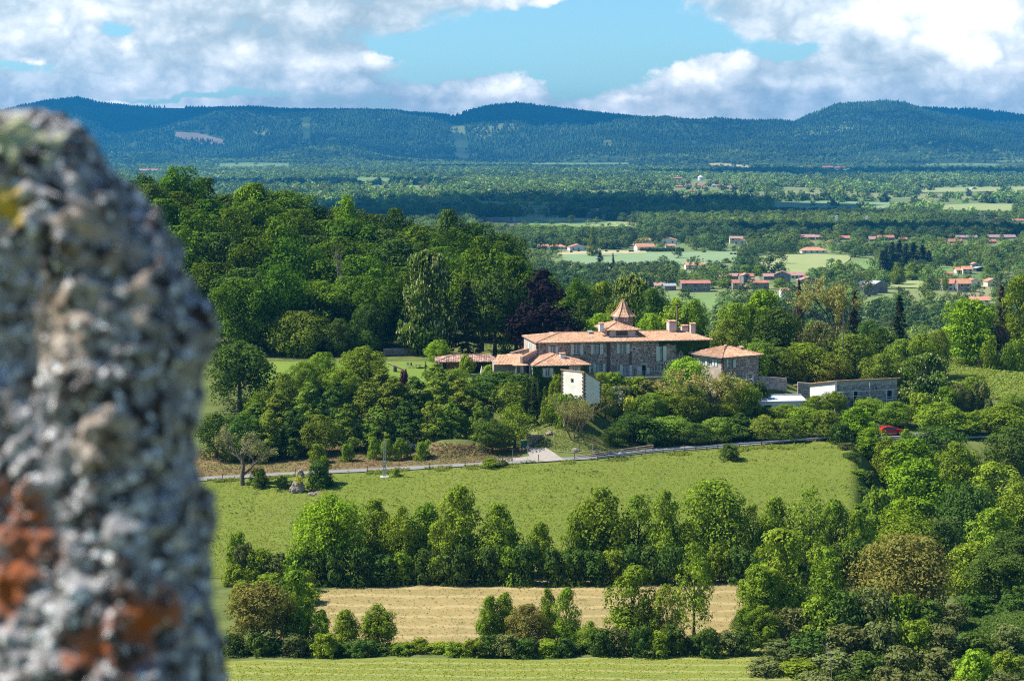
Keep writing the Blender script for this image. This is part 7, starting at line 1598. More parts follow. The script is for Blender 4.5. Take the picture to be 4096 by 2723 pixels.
for i, (tx, ty, w) in enumerate(((3545, 985, 44), (3570, 965, 50), (3598, 958, 50), (3625, 972, 54), (3655, 968, 56), (3690, 978, 56), (3530, 1000, 40), (3715, 1000, 44))):
    tree('spruce', tx, ty, w * 1.8, 1290 + (i % 3) * 14, f'{ordw(sorted([3545, 3570, 3598, 3625, 3655, 3690, 3530, 3715]).index(tx))} tall spruce from the left in the dark grove above the modern house', 'spruces of the dark grove', s=False)
# round bales
for i, (tx, ty) in enumerate(((2285, 1012), (2315, 1008), (2368, 1017), (2425, 1008), (2471, 1010), (2520, 1009), (2530, 1009), (2925, 1020), (2940, 1020), (2966, 1020))):
    a_, b_, c_ = hit(tx, ty, 900, 3000); o = empty('hay_bale', (a_[0], b_[0], c_[0]), rnd.random(), f'{ordw(i)} black wrapped bale from the left at the far barley field', 'bale', 'black wrapped bales'); mb = MB(); mb.tube([(-.9, 0, .8), (.9, 0, .8)], .85, 12); mb.build('wrap', M_DARKIN, o)
o = None
a_, b_, c_ = hit([2560, 2740], [1006, 1008], 900, 3000); o = empty('clipped_hedge', ((a_[0] + a_[1]) / 2, b_[0], c_[0]), 0, 'long dark clipped hedge in front of the middle villas', 'hedge'); L = a_[1] - a_[0]
c = rng.uniform(-.5, .5, (2500, 3)) * [L, 2.2, 2.6] + [0, 0, 1.3]; V = quads_from(c, rng.normal(size=(2500, 3)), rng.uniform(.3, .6, 2500), rng.uniform(0, 6, 2500)); f = bpy.data.objects.new('foliage', mesh_np('hedge', V, np.arange(10000).reshape(-1, 4), L_DARK, attr=rng.random(2500))); link(f, o)
HB.append((2560, 2745, 992, 1004, b_[0]))

# ------------------------------------------------------------------ pylons
def pylon(tx, yt, yb, D, label, kind=0, w=None):
    H = (yb - yt) / F * D; b = P(tx, yb, D); o = empty('pylon', b, .3, label, 'pylon', 'electricity pylons on the plain'); W = w or H * .16; r = H * .006 * (1 if kind == 0 else .9) + .05
    mb = MB()
    if kind == 0:
        for sx in (-1, 1):
            for sy in (-1, 1): mb.tube([(sx * W, sy * W, -8), (sx * W * .35, sy * W * .35, H * .62), (sx * W * .3, sy * W * .3, H)], r, 4)
        n = 9
        for i in range(n):
            f0, f1 = i / n, (i + 1) / n
            w0 = W * (1 - .65 * min(1, f0 / .62)); w1 = W * (1 - .65 * min(1, f1 / .62))
            for sy in (-1, 1): mb.tube([(-w0, sy * w0, H * f0), (w1, sy * w1, H * f1)], r * .6, 3); mb.tube([(w0, sy * w0, H * f0), (-w1, sy * w1, H * f1)], r * .6, 3)
            for sx in (-1, 1): mb.tube([(sx * w0, -w0, H * f0), (sx * w1, w1, H * f1)], r * .6, 3)
        mb.build('tower', M_METAL, o); a = MB()
        for f in (.7, .82, .95): a.tube([(-W * 1.2, 0, H * f), (0, 0, H * (f + .03)), (W * 1.2, 0, H * f)], r * .8, 4); a.tube([(-W * 1.2, 0, H * f), (W * 1.2, 0, H * f)], r * .6, 4)
        a.build('crossarms', M_METAL, o)
    else:       # wide waisted type carrying a flat beam
        for s in (-1, 1):
            mb.tube([(s * W * .5, 0, -8), (s * W * .22, 0, H * .5), (s * W * .75, 0, H)], r, 4); mb.tube([(s * W * .8, 0, -8), (s * W * .32, 0, H * .5), (s * W * .95, 0, H)], r, 4)
            for i in range(6): f0, f1 = i / 6, (i + 1) / 6; mb.tube([(s * W * (.5 if i < 3 else .25 + .16 * (i - 3)), 0, H * f0), (s * W * (.42 if i < 3 else .45 + .16 * (i - 3)), 0, H * f1)], r * .5, 3)
        mb.tube([(-W * .6, 0, 0), (W * .3, 0, H * .5)], r * .7, 3); mb.tube([(W * .6, 0, 0), (-W * .3, 0, H * .5)], r * .7, 3); mb.build('tower', M_METAL, o)
        a = MB(); a.tube([(-W * 1.4, 0, H), (W * 1.4, 0, H)], r, 4); a.tube([(-W * 1.4, 0, H), (-W * .8, 0, H * 1.08), (W * .8, 0, H * 1.08), (W * 1.4, 0, H)], r, 4)
        for s in (-1, 1): a.tube([(s * W * .8, 0, H * 1.08), (s * W * .85, 0, H * 1.2)], r, 4)
        a.build('crossarms', M_METAL, o)
    return o
PY = [(3345, 862, 935, 1980, 'lattice pylon with short arms standing left of centre right', 0), (3465, 864, 940, 1980, 'slimmer lattice pylon right of the short armed one', 0), (3930, 858, 936, 1990, 'big wide armed pylon near the right edge', 1),
      (2230, 862, 912, 2300, 'dark slim pylon in front of the wheat strip left', 0), (2275, 868, 912, 2300, 'shorter slim pylon in front of the wheat strip', 0), (2355, 850, 915, 2300, 'tallest slim pylon in front of the wheat strip', 0), (2055, 868, 925, 2150, 'pylon above the brown ploughed field', 0), (2705, 860, 925, 2200, 'left pylon of the pair right of the wheat strip', 0), (2770, 862, 925, 2200, 'right pylon of the pair right of the wheat strip', 0),
      (1057, 640, 676, 7600, 'wide armed pylon at the left mountain foot', 1), (1410, 630, 660, 7900, 'faint wide armed pylon left of the valley centre', 1), (1858, 640, 668, 7700, 'wide armed pylon at the foot of the central clearing', 1), (1900, 620, 668, 7700, 'taller pylon at the foot of the central clearing', 1)]
for p in PY: pylon(*p)
rb = P(1808, 458, 10900); rb.z = hgt(rb.x, 10900); o = pylon(1808, 437, 460, 10900, 'wide armed pylon on the skyline between the ridges', 1, w=20)
def wire(name, label, pts, sag, r=.035, n=10):
    o = empty(name, pts[0], 0, label, 'power line', 'power lines on the plain'); mb = MB()
    for a, b in zip(pts[:-1], pts[1:]):
        a, b = Vector(a), Vector(b); mb.tube([a.lerp(b, i / n) - Vector((0, 0, sag * 4 * (i / n) * (1 - i / n))) - pts[0] for i in range(n + 1)], r, 3)
    mb.build('cable', M_METAL, o)
for k, dy in enumerate((0, 9, 22)):
    wire('power_line', ('topmost', 'middle', 'lowest')[k] + ' power line spanning from the paired pylons to the wide pylon', [P(2400, 905 + dy * .6, 2200), P(2705, 868 + dy, 2190), P(3345, 868 + dy, 1979), P(3465, 872 + dy, 1979), P(3930, 866 + dy, 1989), P(4300, 858 + dy, 1900)], 3.0 + k)

# ------------------------------------------------------------------ scattered woods of the valley and the mountains
proto = bpy.data.collections.new('tree_kinds')
def low_crown(nm, n, seed, prof, asp, leaf, mt_, **kw):
    V, Q, t = crown_data(seed, n, prof, asp, leaf=leaf, **kw); o = bpy.data.objects.new(nm, mesh_np(nm, V, Q, mt_, attr=t)); return o
L_VAL = leaf_mat('valley_leaves', (.14, .21, .065), (.085, .14, .045), hue=.05, shadeobj=.8, trans=.25, patch=(.006, (.10, .15, .05)))
L_PLAIN = leaf_mat('plain_leaves', (.18, .27, .09), (.11, .18, .06), hue=.05, shadeobj=.9, trans=.2, patch=(.003, (.11, .17, .06)))
L_MTN = leaf_mat('mountain_leaves', (.048, .082, .030), (.026, .048, .020), hue=.04, shadeobj=.8, trans=.1, patch=(.0022, (.10, .16, .045)))
def mk_coll(nm, obs):
    c = bpy.data.collections.new(nm)
    for o in obs: c.objects.link(o)
    return c
colA = mk_coll('valley_kinds', [low_crown(f'a{i}', 520, 50 + i, (P_round, P_egg, P_ash, P_round)[i], 1.25, .062, L_VAL, lobes=12, lobe_r=.46, sub=7, z0=.02) for i in range(4)])
colB = mk_coll('plain_kinds', [low_crown(f'b{i}', 90, 70 + i, (P_round, P_bush, P_egg)[i], .9, .15, L_PLAIN, lobes=8, lobe_r=.5, sub=5, z0=.0) for i in range(3)])
def cone_obj(nm, mt_, seed, kind):
    r = random.Random(seed); mb = MB()
    if kind == 'c': 
        for z0_, z1_, ra in ((.08, .55, .5), (.35, .8, .36), (.6, 1.0, .24)): 
            k = 6
            for j in range(k): a, b = 2 * math.pi * j / k, 2 * math.pi * (j + 1) / k; mb.face([(ra * math.cos(a) * r.uniform(.8, 1.1), ra * math.sin(a), z0_), (ra * math.cos(b), ra * math.sin(b), z0_ + r.uniform(-.05, .05)), (0, 0, z1_)], r.random())
    else: mb.lathe([(.35, 0), (.5, .35), (.42, .7), (.15, .98)], 6, a=.5)
    return bpy.data.objects.new(nm, mb.mesh(nm, mt_))
colC = mk_coll('mountain_kinds', [cone_obj('c0', L_MTN, 1, 'c'), cone_obj('c1', L_MTN, 2, 'c'), low_crown('c2', 36, 91, P_round, 1.0, .24, L_MTN, lobes=6, lobe_r=.5, sub=4, z0=0)])
def scatter(name, label, Pn, Sc, Rt, Ix, coll):
    me = bpy.data.meshes.new(name); me.vertices.add(len(Pn)); me.vertices.foreach_set('co', np.asarray(Pn, np.float32).ravel())
    a = me.attributes.new('scl', 'FLOAT_VECTOR', 'POINT'); a.data.foreach_set('vector', np.asarray(Sc, np.float32).ravel())
    a = me.attributes.new('rot', 'FLOAT', 'POINT'); a.data.foreach_set('value', np.asarray(Rt, np.float32))
    a = me.attributes.new('idx', 'INT', 'POINT'); a.data.foreach_set('value', np.asarray(Ix, np.int32))
    o = bpy.data.objects.new(name, me); link(o); tag(o, label, None, None, 'stuff')
    ng = bpy.data.node_groups.new(name, 'GeometryNodeTree'); ng.interface.new_socket('Geometry', in_out='INPUT', socket_type='NodeSocketGeometry'); ng.interface.new_socket('Geometry', in_out='OUTPUT', socket_type='NodeSocketGeometry')
    n = ng.nodes; gi = n.new('NodeGroupInput'); go = n.new('NodeGroupOutput'); ip = n.new('GeometryNodeInstanceOnPoints'); ci = n.new('GeometryNodeCollectionInfo'); ci.inputs['Collection'].default_value = coll; ci.inputs['Separate Children'].default_value = True; ci.inputs['Reset Children'].default_value = True
    def na(nm_, ty): q = n.new('GeometryNodeInputNamedAttribute'); q.data_type = ty; q.inputs['Name'].default_value = nm_; return q.outputs['Attribute']
    cb = n.new('ShaderNodeCombineXYZ'); L = ng.links
    L.new(gi.outputs[0], ip.inputs['Points']); L.new(ci.outputs[0], ip.inputs['Instance']); ip.inputs['Pick Instance'].default_value = True; L.new(na('idx', 'INT'), ip.inputs['Instance Index']); L.new(na('rot', 'FLOAT'), cb.inputs[2]); L.new(cb.outputs[0], ip.inputs['Rotation']); L.new(na('scl', 'FLOAT_VECTOR'), ip.inputs['Scale']); L.new(ip.outputs[0], go.inputs[0])
    md = o.modifiers.new('scatter', 'NODES'); md.node_group = ng; return o
FIELDS = [([(2250, 1062), (2500, 1066), (2760, 1062), (2960, 1048)], [(2250, 1005), (2500, 1004), (2760, 1008), (2985, 1010)]), ([(2900, 1088), (3050, 1092), (3200, 1100), (3330, 1092), (3400, 1040)], [(3010, 1032), (3120, 1022), (3260, 1018), (3350, 1023), (3402, 1026)]), ([(3340, 1102), (3420, 1090), (3520, 1066)], [(3404, 1050), (3440, 1045), (3520, 1040)]),
  ([(2640, 1222), (2760, 1240), (2890, 1262), (2900, 1262)], [(2640, 1180), (2760, 1178), (2880, 1178), (3020, 1182)]), ([(3440, 1300), (3500, 1295)], [(3430, 1218), (3520, 1212)]), ([(3720, 1118), (3830, 1110)], [(3735, 1066), (3835, 1073)]), ([(3560, 1150), (3700, 1155)], [(3560, 1128), (3700, 1124)]), ([(1900, 898), (2080, 910), (2250, 920), (2400, 918), (2620, 912)], [(1900, 872), (2160, 874), (2300, 874), (2560, 897)]),
  ([(3080, 838), (3300, 842), (3560, 840)], [(3080, 812), (3300, 806), (3560, 812)]), ([(3760, 850), (3900, 856), (4096, 858)], [(3760, 822), (3900, 816), (4060, 818)]), ([(3660, 772), (3900, 770), (4200, 764)], [(3680, 756), (3900, 752), (4200, 748)]), ([(850, 675), (1000, 676), (1160, 672)], [(850, 655), (1000, 652), (1160, 655)]), ([(2120, 664), (2300, 664), (2520, 662)], [(2120, 652), (2300, 653), (2520, 652)]),
  ([(3700, 668), (3850, 668), (4000, 664)], [(3700, 656), (3850, 654), (4000, 657)]), ([(1420, 727), (1500, 728), (1560, 727)], [(1420, 713), (1500, 711), (1560, 716)]), ([(2810, 668), (2880, 668), (3000, 673)], [(2830, 656), (2880, 653), (3000, 665)]), ([(2080, 860), (2240, 862)], [(2080, 838), (2240, 840)]), ([(3120, 760), (3320, 764)], [(3120, 752), (3320, 756)]), ([(3560, 815), (3900, 812)], [(3560, 795), (3900, 797)])]
def free(x, y, z, h, w, strict=.93, seed=1):
    tx = CX + F * x / y; tb = HY - F * z / y; tt = HY - F * (z + h) / y; hwp = w / 2 / y * F * .8; r = np.random.default_rng(seed).random(len(x)); ok = np.ones(len(x), bool)
    for ne, fa in FIELDS:
        ne = np.array(ne, float); fa = np.array(fa, float); yn = np.interp(tx, ne[:, 0], ne[:, 1], left=-1, right=-1); yf = np.interp(tx, fa[:, 0], fa[:, 1], left=-1, right=-1); ins = (yn > 0) & (yf > 0)
        ok &= ~(ins & (tb <= yn) & (tb >= yf - 2) & (r < .985)); ok &= ~(ins & (tb > yn) & (tt < yn - (yn - yf) * .35 - 3) & (r < .95))
    for x0, x1, yt, yb, D in HB:
        ok &= ~((tx > x0 - hwp) & (tx < x1 + hwp) & (y < D + 6) & (tt < yb) & (tb > yt) & (r < strict)) 
        ok &= ~((tx > x0 - hwp * .5) & (tx < x1 + hwp * .5) & (np.abs(y - D - 6) < 14))
    return ok
def make_points(n, D0, D1, tx0, tx1, wr, hr, dens, seed, strict=.93):
    r = np.random.default_rng(seed); y = np.sqrt(r.uniform(D0 ** 2, D1 ** 2, n)); tx = r.uniform(tx0, tx1, n); x = (tx - CX) / F * y
    k = r.random(n) < dens(x, y); x, y = x[k], y[k]; n = len(x); w = r.uniform(*wr, n); h = w * r.uniform(*hr, n); z = height(x, y) - .4
    ok = free(x, y, z, h, w, strict, seed + 1); x, y, z, w, h = x[ok], y[ok], z[ok], w[ok], h[ok]
    return np.stack([x, y, z], 1), np.stack([w, w, h], 1), r.uniform(0, 6.28, len(x)), r
dA = lambda x, y: np.where(vnoise(x / 70 + 5, y / 150, 31) > .22, .98, .3)
Pn, Sc_, Rt, r_ = make_points(26000, 620, 2500, 500, 4500, (6, 12), (.75, 1.15), dA, 1)
print('valley trees', len(Pn)); scatter('valley_trees', 'thick tree cover of the near valley around the villages', Pn, Sc_, Rt, r_.integers(0, 4, len(Pn)), colA)
dB = lambda x, y: np.where((vnoise(x / 200 + 9, y / 260, 41) > .44) | (vnoise(x / 50, y / 420, 42) > .74) | (vnoise(x / 300, y / 50, 43) > .78), .9, .10)
Pn, Sc_, Rt, r_ = make_points(64000, 2450, 8500, 0, 4500, (10, 20), (.55, .95), dB, 5, .9)
print('plain trees', len(Pn)); scatter('plain_woods', 'blue green woods and hedgerows covering the far plain', Pn, Sc_, Rt, r_.integers(0, 3, len(Pn)), colB)
r = np.random.default_rng(9); n = 120000; y = r.uniform(7650, 11350, n); x = (r.uniform(-500, 4600, n) - CX) / F * y; tx = CX + F * x / y; z = height(x, y)
zt = HY - F * z / y
cut = (np.abs(tx - 1840 - (zt - 560) * .15) < 26) & (zt < 640) & (vnoise(x / 30, y / 30, 50) > .2)         # strip felled under the line
clr = ((np.abs(tx - 795) < 100) & (np.abs(zt - (548 + (tx - 795) * .12)) < 13)) | ((tx > 330) & (tx < 740) & (zt > 432) & (zt < 474) & (zt < 450 + (tx - 330) * .08)) | ((np.abs(tx - 1225) < 16) & (zt > 470) & (zt < 560))
gap = (vnoise(x / 60, y / 90, 51) < .12) | (y < 7720 + vnoise(x / 260, x * 0, 53) * 700 + vnoise(x / 90, y / 90, 54) * 260)
k = ~(cut | clr | gap); x, y, z = x[k], y[k], z[k]; w = r.uniform(8, 14, len(x)); con = vnoise(x / 320, y / 500, 52) > .42; con |= y > 10500; hgt_ = np.where(con, w * r.uniform(1.0, 1.7, len(x)), w * r.uniform(.7, 1.0, len(x)))
ix = np.where(con, r.integers(0, 2, len(x)), 2)
scatter('mountain_forest', 'dense conifer and broadleaf forest clothing the mountains', np.stack([x, y, z - 1], 1), np.stack([w, w, hgt_], 1), r.uniform(0, 6.28, len(x)), ix, colC); print('mountain trees', len(x))
# felled clearing on the left mountain
patch('felled_clearing', [(700, 548), (800, 578), (900, 580)], [(705, 530), (790, 534), (890, 560)], ground_mat('felled_slope', [(.22, .17, .13), (.18, .14, .11), (.15, .15, .08), (.25, .2, .15)], (.004, .02, .1), bump=.1), 'bare brownish felled clearing on the left mountain', (7700, 11500), 2.0, 20, 6)

# ------------------------------------------------------------------ rough grass, weeds and flowers over the pasture
def tufts(name, label, n, poly_near, poly_far, d, mt_, size, hgt_, seed, clump=None):
    r = np.random.default_rng(seed); ne = np.array(poly_near, float); fa = np.array(poly_far, float)
    tx = r.uniform(max(ne[0, 0], fa[0, 0]), min(ne[-1, 0], fa[-1, 0]), n); u = r.random(n); yn = np.interp(tx, ne[:, 0], ne[:, 1]); yf = np.interp(tx, fa[:, 0], fa[:, 1]); ty = yn + (yf - yn) * u
    x, y, z = hit(tx, ty, *d)
    if clump: k = vnoise(x / clump[0], y / clump[0], seed) > clump[1]; x, y, z = x[k], y[k], z[k]
    m = len(x); q = 5; c = np.repeat(np.stack([x, y, z + .08], 1), q, 0); s = np.repeat(r.uniform(.5, 1.4, m), q); c += r.normal(0, 1, c.shape) * (size * s)[:, None] * [.7, .7, .1]; c[:, 2] += hgt_ * s * .5
    nr = r.normal(0, .45, (len(c), 3)); nr[:, 1] -= .35; nr[:, 2] += 1.0; V = quads_from(c, nr, size * s * r.uniform(.5, 1, len(c)), r.normal(1.57, .5, len(c)))
    o = bpy.data.objects.new(name, mesh_np(name, V, np.arange(len(V)).reshape(-1, 4), mt_, attr=r.random(len(c)))); link(o); tag(o, label, None, None, 'stuff')
L_VERGE = leaf_mat('verge_blades', (.11, .16, .035), (.08, .12, .025), hue=.04)
MN, MF = [(650, 2320), (900, 2310), (1500, 2310), (2200, 2300), (3000, 2290), (3440, 2270)], [(650, 1940), (810, 1930), (1080, 1912), (1356, 1900), (1631, 1888), (1934, 1870), (2100, 1862), (2364, 1848), (2600, 1822), (3000, 1792), (3440, 1772)]
L_GRASS = leaf_mat('grass_blades', (.165, .205, .032), (.13, .17, .026), hue=.03, trans=.3); L_WEED = leaf_mat('dark_weeds', (.07, .125, .03), (.045, .085, .02), hue=.03); L_DRYG = leaf_mat('dry_grass', (.21, .19, .08), (.16, .155, .06), hue=.01)
tufts('grass', 'short grass tufts over the sloping pasture', 26000, MN, MF, (240, 345), L_GRASS, .10, .14, 1)
tufts('weeds', 'dark thistle and nettle clumps scattered on the pasture', 2600, MN, MF, (240, 345), L_WEED, .16, .25, 2, (4.5, .68))
tufts('dry_grass', 'pale dry grass on the pasture', 9000, MN, MF, (240, 345), L_DRYG, .09, .12, 3, (6, .5))
tufts('verge_grass', 'tall rank grass along the road fence', 5200, [(810, 1934), (1356, 1906), (1934, 1878), (2364, 1858), (2600, 1834), (3000, 1806), (3400, 1790)], [(810, 1922), (1356, 1892), (1934, 1860), (2364, 1838), (2600, 1815), (3000, 1786), (3400, 1768)], (290, 350), L_VERGE, .13, .30, 4, (2.2, .5))
tufts('bank_grass', 'dry reddish stalks on the roadside bank', 9000, [(560, 1922), (1080, 1890), (1631, 1864), (2050, 1846)], [(560, 1800), (1200, 1795), (1760, 1770), (2050, 1790)], (310, 345), leaf_mat('rust_stalks', (.19, .12, .07), (.13, .11, .04), hue=.02, patch=(.25, (.10, .12, .035))), .10, .12, 5)
tufts('hill_grass', 'rough grass on the slope above the gateway', 9000, [(2150, 1798), (2290, 1808), (2420, 1812), (2560, 1798)], [(2100, 1715), (2200, 1690), (2330, 1662), (2560, 1652)], (322, 348), L_VERGE, .07, .10, 6)
tufts('hillside_grass', 'tall seeding grass on the right hillside', 6000, [(3790, 1600), (4150, 1600)], [(3790, 1434), (4150, 1420)], (375, 440), leaf_mat('tall_grass_blades', (.17, .23, .06), (.12, .19, .04), hue=.02), .2, .5, 7)
tufts('stubble', 'straw and regrowth over the hay field', 2500, [(1150, 2570), (2200, 2560), (2950, 2540)], [(1210, 2368), (1700, 2338), (2200, 2316), (2950, 2290)], (200, 300), leaf_mat('straw', (.27, .215, .10), (.17, .17, .06), hue=.01, trans=.15), .09, .10, 8)
tufts('field_grass', 'short regrowth on the lower mown field', 4500, [(700, 2740), (3100, 2740)], [(700, 2660), (1600, 2638), (2200, 2648), (2600, 2622), (3100, 2582)], (190, 250), leaf_mat('mown_blades', (.24, .27, .06), (.17, .21, .045), hue=.02), .09, .10, 9)
tufts('mound_grass', 'rough grass in the damp clearing', 3000, [(3760, 2600), (4140, 2600)], [(3850, 2390), (4140, 2380)], (200, 270), L_WEED, .16, .3, 10)

# ------------------------------------------------------------------ haze and the clouds overhead whose shadows lie on the plain
def haze_box():
    mb = MB(); mb.box(-10300, 10300, -75, 12950, HZ0, HZ1); m = bpy.data.materials.new('haze'); m.use_nodes = True; t = NT(m.node_tree); t.n.clear(); out = t.new('ShaderNodeOutputMaterial'); v = t.new('ShaderNodeVolumePrincipled')
    v.inputs['Color'].default_value = (*HAZE_COLOR, 1); v.inputs['Density'].default_value = HAZE_DENSITY; v.inputs['Anisotropy'].default_value = .0
    t.l.new(v.outputs[0], out.inputs['Volume']); o = mb.build('haze', m, kind='stuff'); o['label'] = 'blue summer haze lying over the valley'
    try: m.cycles.homogeneous_volume = True
    except Exception: pass
_z = [v.co.z for v in bpy.data.objects['ground'].data.vertices]; HZ0 = min(_z) - 1.0; HZ1 = max(max(_z) + 36.0, 40)
haze_box()
def cloud(gx, gy, rx, ry, label, gz=-85, alt=1500, seed=1):
    import bmesh
    k = (alt - gz) / S.z; c = Vector((gx, gy, gz)) + S * k; bm = bmesh.new(); bmesh.ops.create_icosphere(bm, subdivisions=4, radius=1)
    for v in bm.verts:
        p = v.co.copy(); d = mnoise.fractal(p * 1.6 + Vector((seed * 7.1, 0, 0)), 1.0, 2.0, 4) * .38; v.co = p * (1 + d); v.co.x *= rx; v.co.y *= ry; v.co.z = v.co.z * 140 + (60 if p.z > 0 else 0)
    me = bpy.data.meshes.new('cloud'); bm.to_mesh(me); bm.free(); me.materials.append(M_CLOUD); o = bpy.data.objects.new('cloud', me); link(o); o.location = c; tag(o, label, None, None, 'structure')
M_CLOUD = mat('cloud_white', (.85, .86, .88), (.8, .82, .85), .002, 1.0)
for i, (tx, D, rx, ry, gz) in enumerate(((1500, 10900, 1500, 600, 150), (2350, 10700, 900, 800, 150), (420, 10700, 700, 700, 150), (3950, 11000, 600, 350, 150), (3720, 6000, 850, 480, -80), (2400, 7200, 600, 160, -80), (2300, 2600, 250, 400, -80), (1750, 2400, 130, 260, -80), (2850, 2750, 100, 200, -80), (3700, 1850, 150, 60, -80), (1300, 4300, 200, 160, -80))):
    cloud(X(tx, D), D, rx, ry, 'white fair weather cloud high above the valley', gz, seed=i)

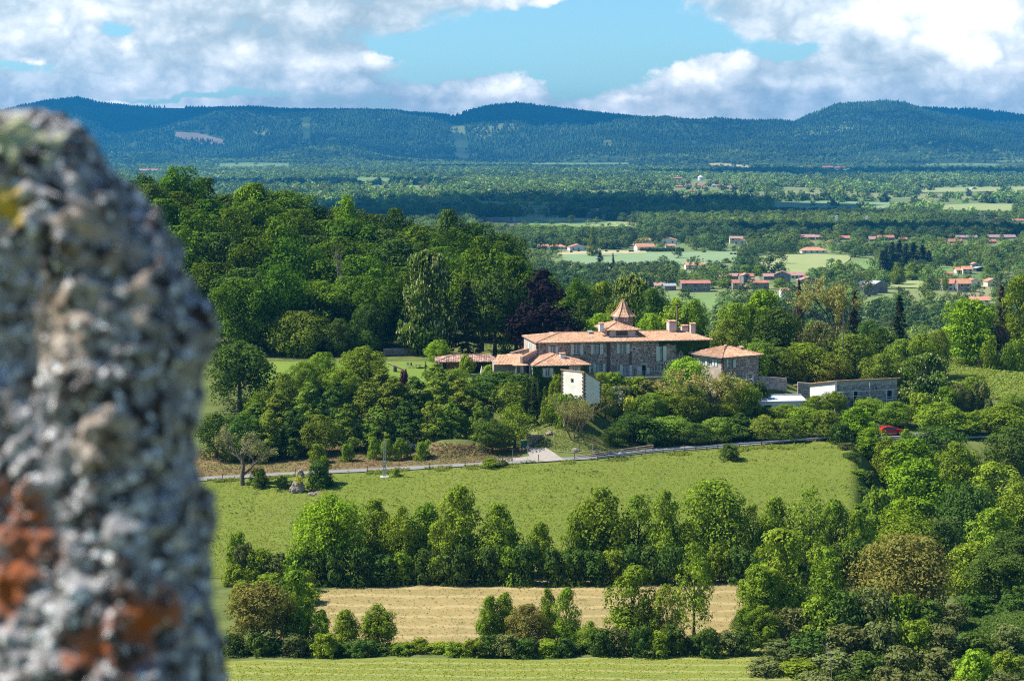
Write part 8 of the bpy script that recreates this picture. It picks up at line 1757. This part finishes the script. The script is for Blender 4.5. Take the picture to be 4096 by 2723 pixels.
# ------------------------------------------------------------------ the lichen covered rock beside the camera
def fore_rock():
    prof = np.array([(-900, 380), (-400, 412), (0, 432), (87, 441), (174, 458), (225, 476), (300, 500), (365, 550), (410, 600), (440, 662), (498, 722), (555, 792), (612, 846), (645, 930), (705, 1020), (775, 1108), (825, 1196), (874, 1310), (850, 1435), (816, 1520), (808, 1600), (784, 1730), (796, 1840), (830, 1960), (864, 2083), (890, 2240), (908, 2431), (926, 2723), (945, 2950), (900, 3600), (760, 4500), (700, 9500)], float)
    seg = np.concatenate([[0], np.cumsum(np.hypot(np.diff(prof[:, 0]), np.diff(prof[:, 1])))]); fine = np.concatenate([np.linspace(0, seg[-3], 330), np.linspace(seg[-3], seg[-1], 30)[1:]])
    tx = np.interp(fine, seg, prof[:, 0]); ty = np.interp(fine, seg, prof[:, 1]); D0 = 1.95; rows = []
    nu, nphi = 210, 26; rad = .085
    for a, b in zip(tx, ty):
        xr = (a - CX) / F * D0; z = -(b - HY) / F * D0; lean = .22 * (z + .25)        # the face leans back
        xl = -1.25; row = []
        for i in range(nu):
            u = (i / (nu - 1)) ** .75; x = xl + (xr - rad - xl) * u; row.append((x, D0 - rad + .30 * (xr - rad - x) + lean, z))
        for i in range(1, nphi):
            ph = math.radians(125) * i / (nphi - 1); row.append((xr - rad + rad * math.sin(ph), D0 - rad + rad * (1 - math.cos(ph)) + lean, z))
        x_, y_, _ = row[-1]
        for i in range(1, 5): row.append((x_ - .16 * i, y_ + .07 * i, z))
        rows.append(row)
    V = np.array(rows); n, m, _ = V.shape
    gu = np.gradient(V, axis=1); gv = np.gradient(V, axis=0); N = np.cross(gu, gv); N /= np.linalg.norm(N, axis=2, keepdims=True) + 1e-12
    if N[n // 2, m // 2, 1] > 0: N = -N
    Vf = V.reshape(-1, 3); Nf = N.reshape(-1, 3); out = np.empty_like(Vf)
    for i, (p, q) in enumerate(zip(Vf, Nf)):
        v = Vector(p); d = mnoise.fractal(v * 9, 1.0, 2.0, 3) * .013 + abs(mnoise.noise(v * 34)) * .012 + mnoise.noise(v * 80 + Vector((3, 1, 2))) * .0055 + mnoise.noise(v * 170) * .0028
        k = mnoise.noise(v * 22 + Vector((9, 9, 9))); d -= max(0, k - .25) * .03
        out[i] = p + q * (d - .009)
    # close the back and the top with a far row so that the stone has its real thickness
    idx = np.arange(n * m).reshape(n, m); Q = [np.stack([idx[:-1, :-1], idx[:-1, 1:], idx[1:, 1:], idx[1:, :-1]], -1).reshape(-1, 4)]
    back = out.reshape(n, m, 3)[:, [0, -1]].copy(); back[:, 0, 1] += .1; bk = np.stack([back[:, 1], (back[:, 0] + back[:, 1]) / 2 + [0, .5, 0], back[:, 0]], 1).reshape(-1, 3); o0 = len(out); bi = np.arange(n * 3).reshape(n, 3) + o0
    Q.append(np.stack([bi[:-1, :-1], bi[:-1, 1:], bi[1:, 1:], bi[1:, :-1]], -1).reshape(-1, 4)); Q.append(np.stack([idx[:-1, -1], bi[:-1, 0], bi[1:, 0], idx[1:, -1]], -1)); Q.append(np.stack([bi[:-1, 2], idx[:-1, 0], idx[1:, 0], bi[1:, 2]], -1))
    V2 = np.concatenate([out, bk]); topc = V2[idx[0]].mean(0) + [0, .4, 0]
    m_, t, bs = base_mat('lichen_rock'); geo = t.new('ShaderNodeNewGeometry'); pos = geo.outputs['Position']
    def surf(tx_, ty_):
        D = 2.0
        for _ in range(6):
            p = P(tx_, ty_, D); xr = (np.interp(ty_, prof[:, 1], prof[:, 0]) - CX) / F * D0; D = D0 - rad + .30 * max(0, xr - rad - p.x) + .22 * (p.z + .25)
        return D
    def dist(tx_, ty_, D=None):
        D = D or surf(tx_, ty_)
        nd = t.new('ShaderNodeVectorMath', operation='DISTANCE'); t.put(nd.inputs[0], pos); nd.inputs[1].default_value = tuple(P(tx_, ty_, D)); return nd.outputs['Value']
    n_big = t.noise(pos, 9, 6, .6); n_mid = t.noise(pos, 38, 7, .68); n_sp = t.noise(pos, 88, 5, .66); n_sp2 = t.noise(pos, 46, 5, .66)
    c = t.ramp(n_mid, [(.30, (.028, .026, .024)), (.43, (.14, .135, .13)), (.56, (.36, .35, .345)), (.70, (.60, .59, .58))])
    c = t.mix(t.m('MULTIPLY', t.smooth(n_big, .46, .62), .4), c, (.36, .31, .30))
    c = t.mix(t.m('MULTIPLY', t.smooth(n_sp2, .47, .57), .93), c, (.020, .015, .012))
    c = t.mix(t.smooth(n_sp, .555, .63), c, (.92, .90, .86))
    for spots, colr, r0, amt in (([(430, 950, .060), (520, 1060, .05), (250, 1330, .05), (560, 1210, .03), (470, 870, .045), (350, 860, .04), (200, 1180, .03), (380, 1760, .05)], (.46, .33, .21), .5, .55), ([(30, 2040, .040), (120, 2190, .040), (30, 2300, .03), (630, 2450, .042), (700, 2440, .026), (510, 2550, .045), (0, 2380, .03), (800, 1580, .024), (330, 2600, .03), (770, 1500, .02)], (.33, .075, .006), .6, .85), ([(30, 830, .026)], (.62, .42, .03), .5, .9), ([(60, 455, .06), (160, 470, .05), (250, 500, .05), (330, 540, .045), (400, 610, .035), (0, 460, .06)], (.46, .47, .26), .6, .95)):
        for sx, sy, rr2 in spots:
            f = t.m('SUBTRACT', 1.0, t.m('DIVIDE', dist(sx, sy), rr2)); f = t.smooth(t.m('ADD', f, t.m('MULTIPLY', t.m('SUBTRACT', n_mid, .5), 2.6)), .05, .55); c = t.mix(t.m('MULTIPLY', f, t.m('MULTIPLY', t.smooth(n_sp2, .62, .46), amt)), c, colr)
    t.put(bs.inputs['Base Color'], c); bs.inputs['Roughness'].default_value = .85; bs.inputs['Specular IOR Level'].default_value = .25
    b = t.new('ShaderNodeBump'); b.inputs['Strength'].default_value = 1.0; b.inputs['Distance'].default_value = .004; t.put(b.inputs['Height'], n_sp); t.l.new(b.outputs[0], bs.inputs['Normal'])
    me = mesh_np('lichen_rock', V2, np.concatenate(Q), m_, smooth=True); o = bpy.data.objects.new('lichen_rock', me); link(o); tag(o, 'huge rough lichen covered stone filling the left foreground, out of focus', 'rock')
fore_rock()
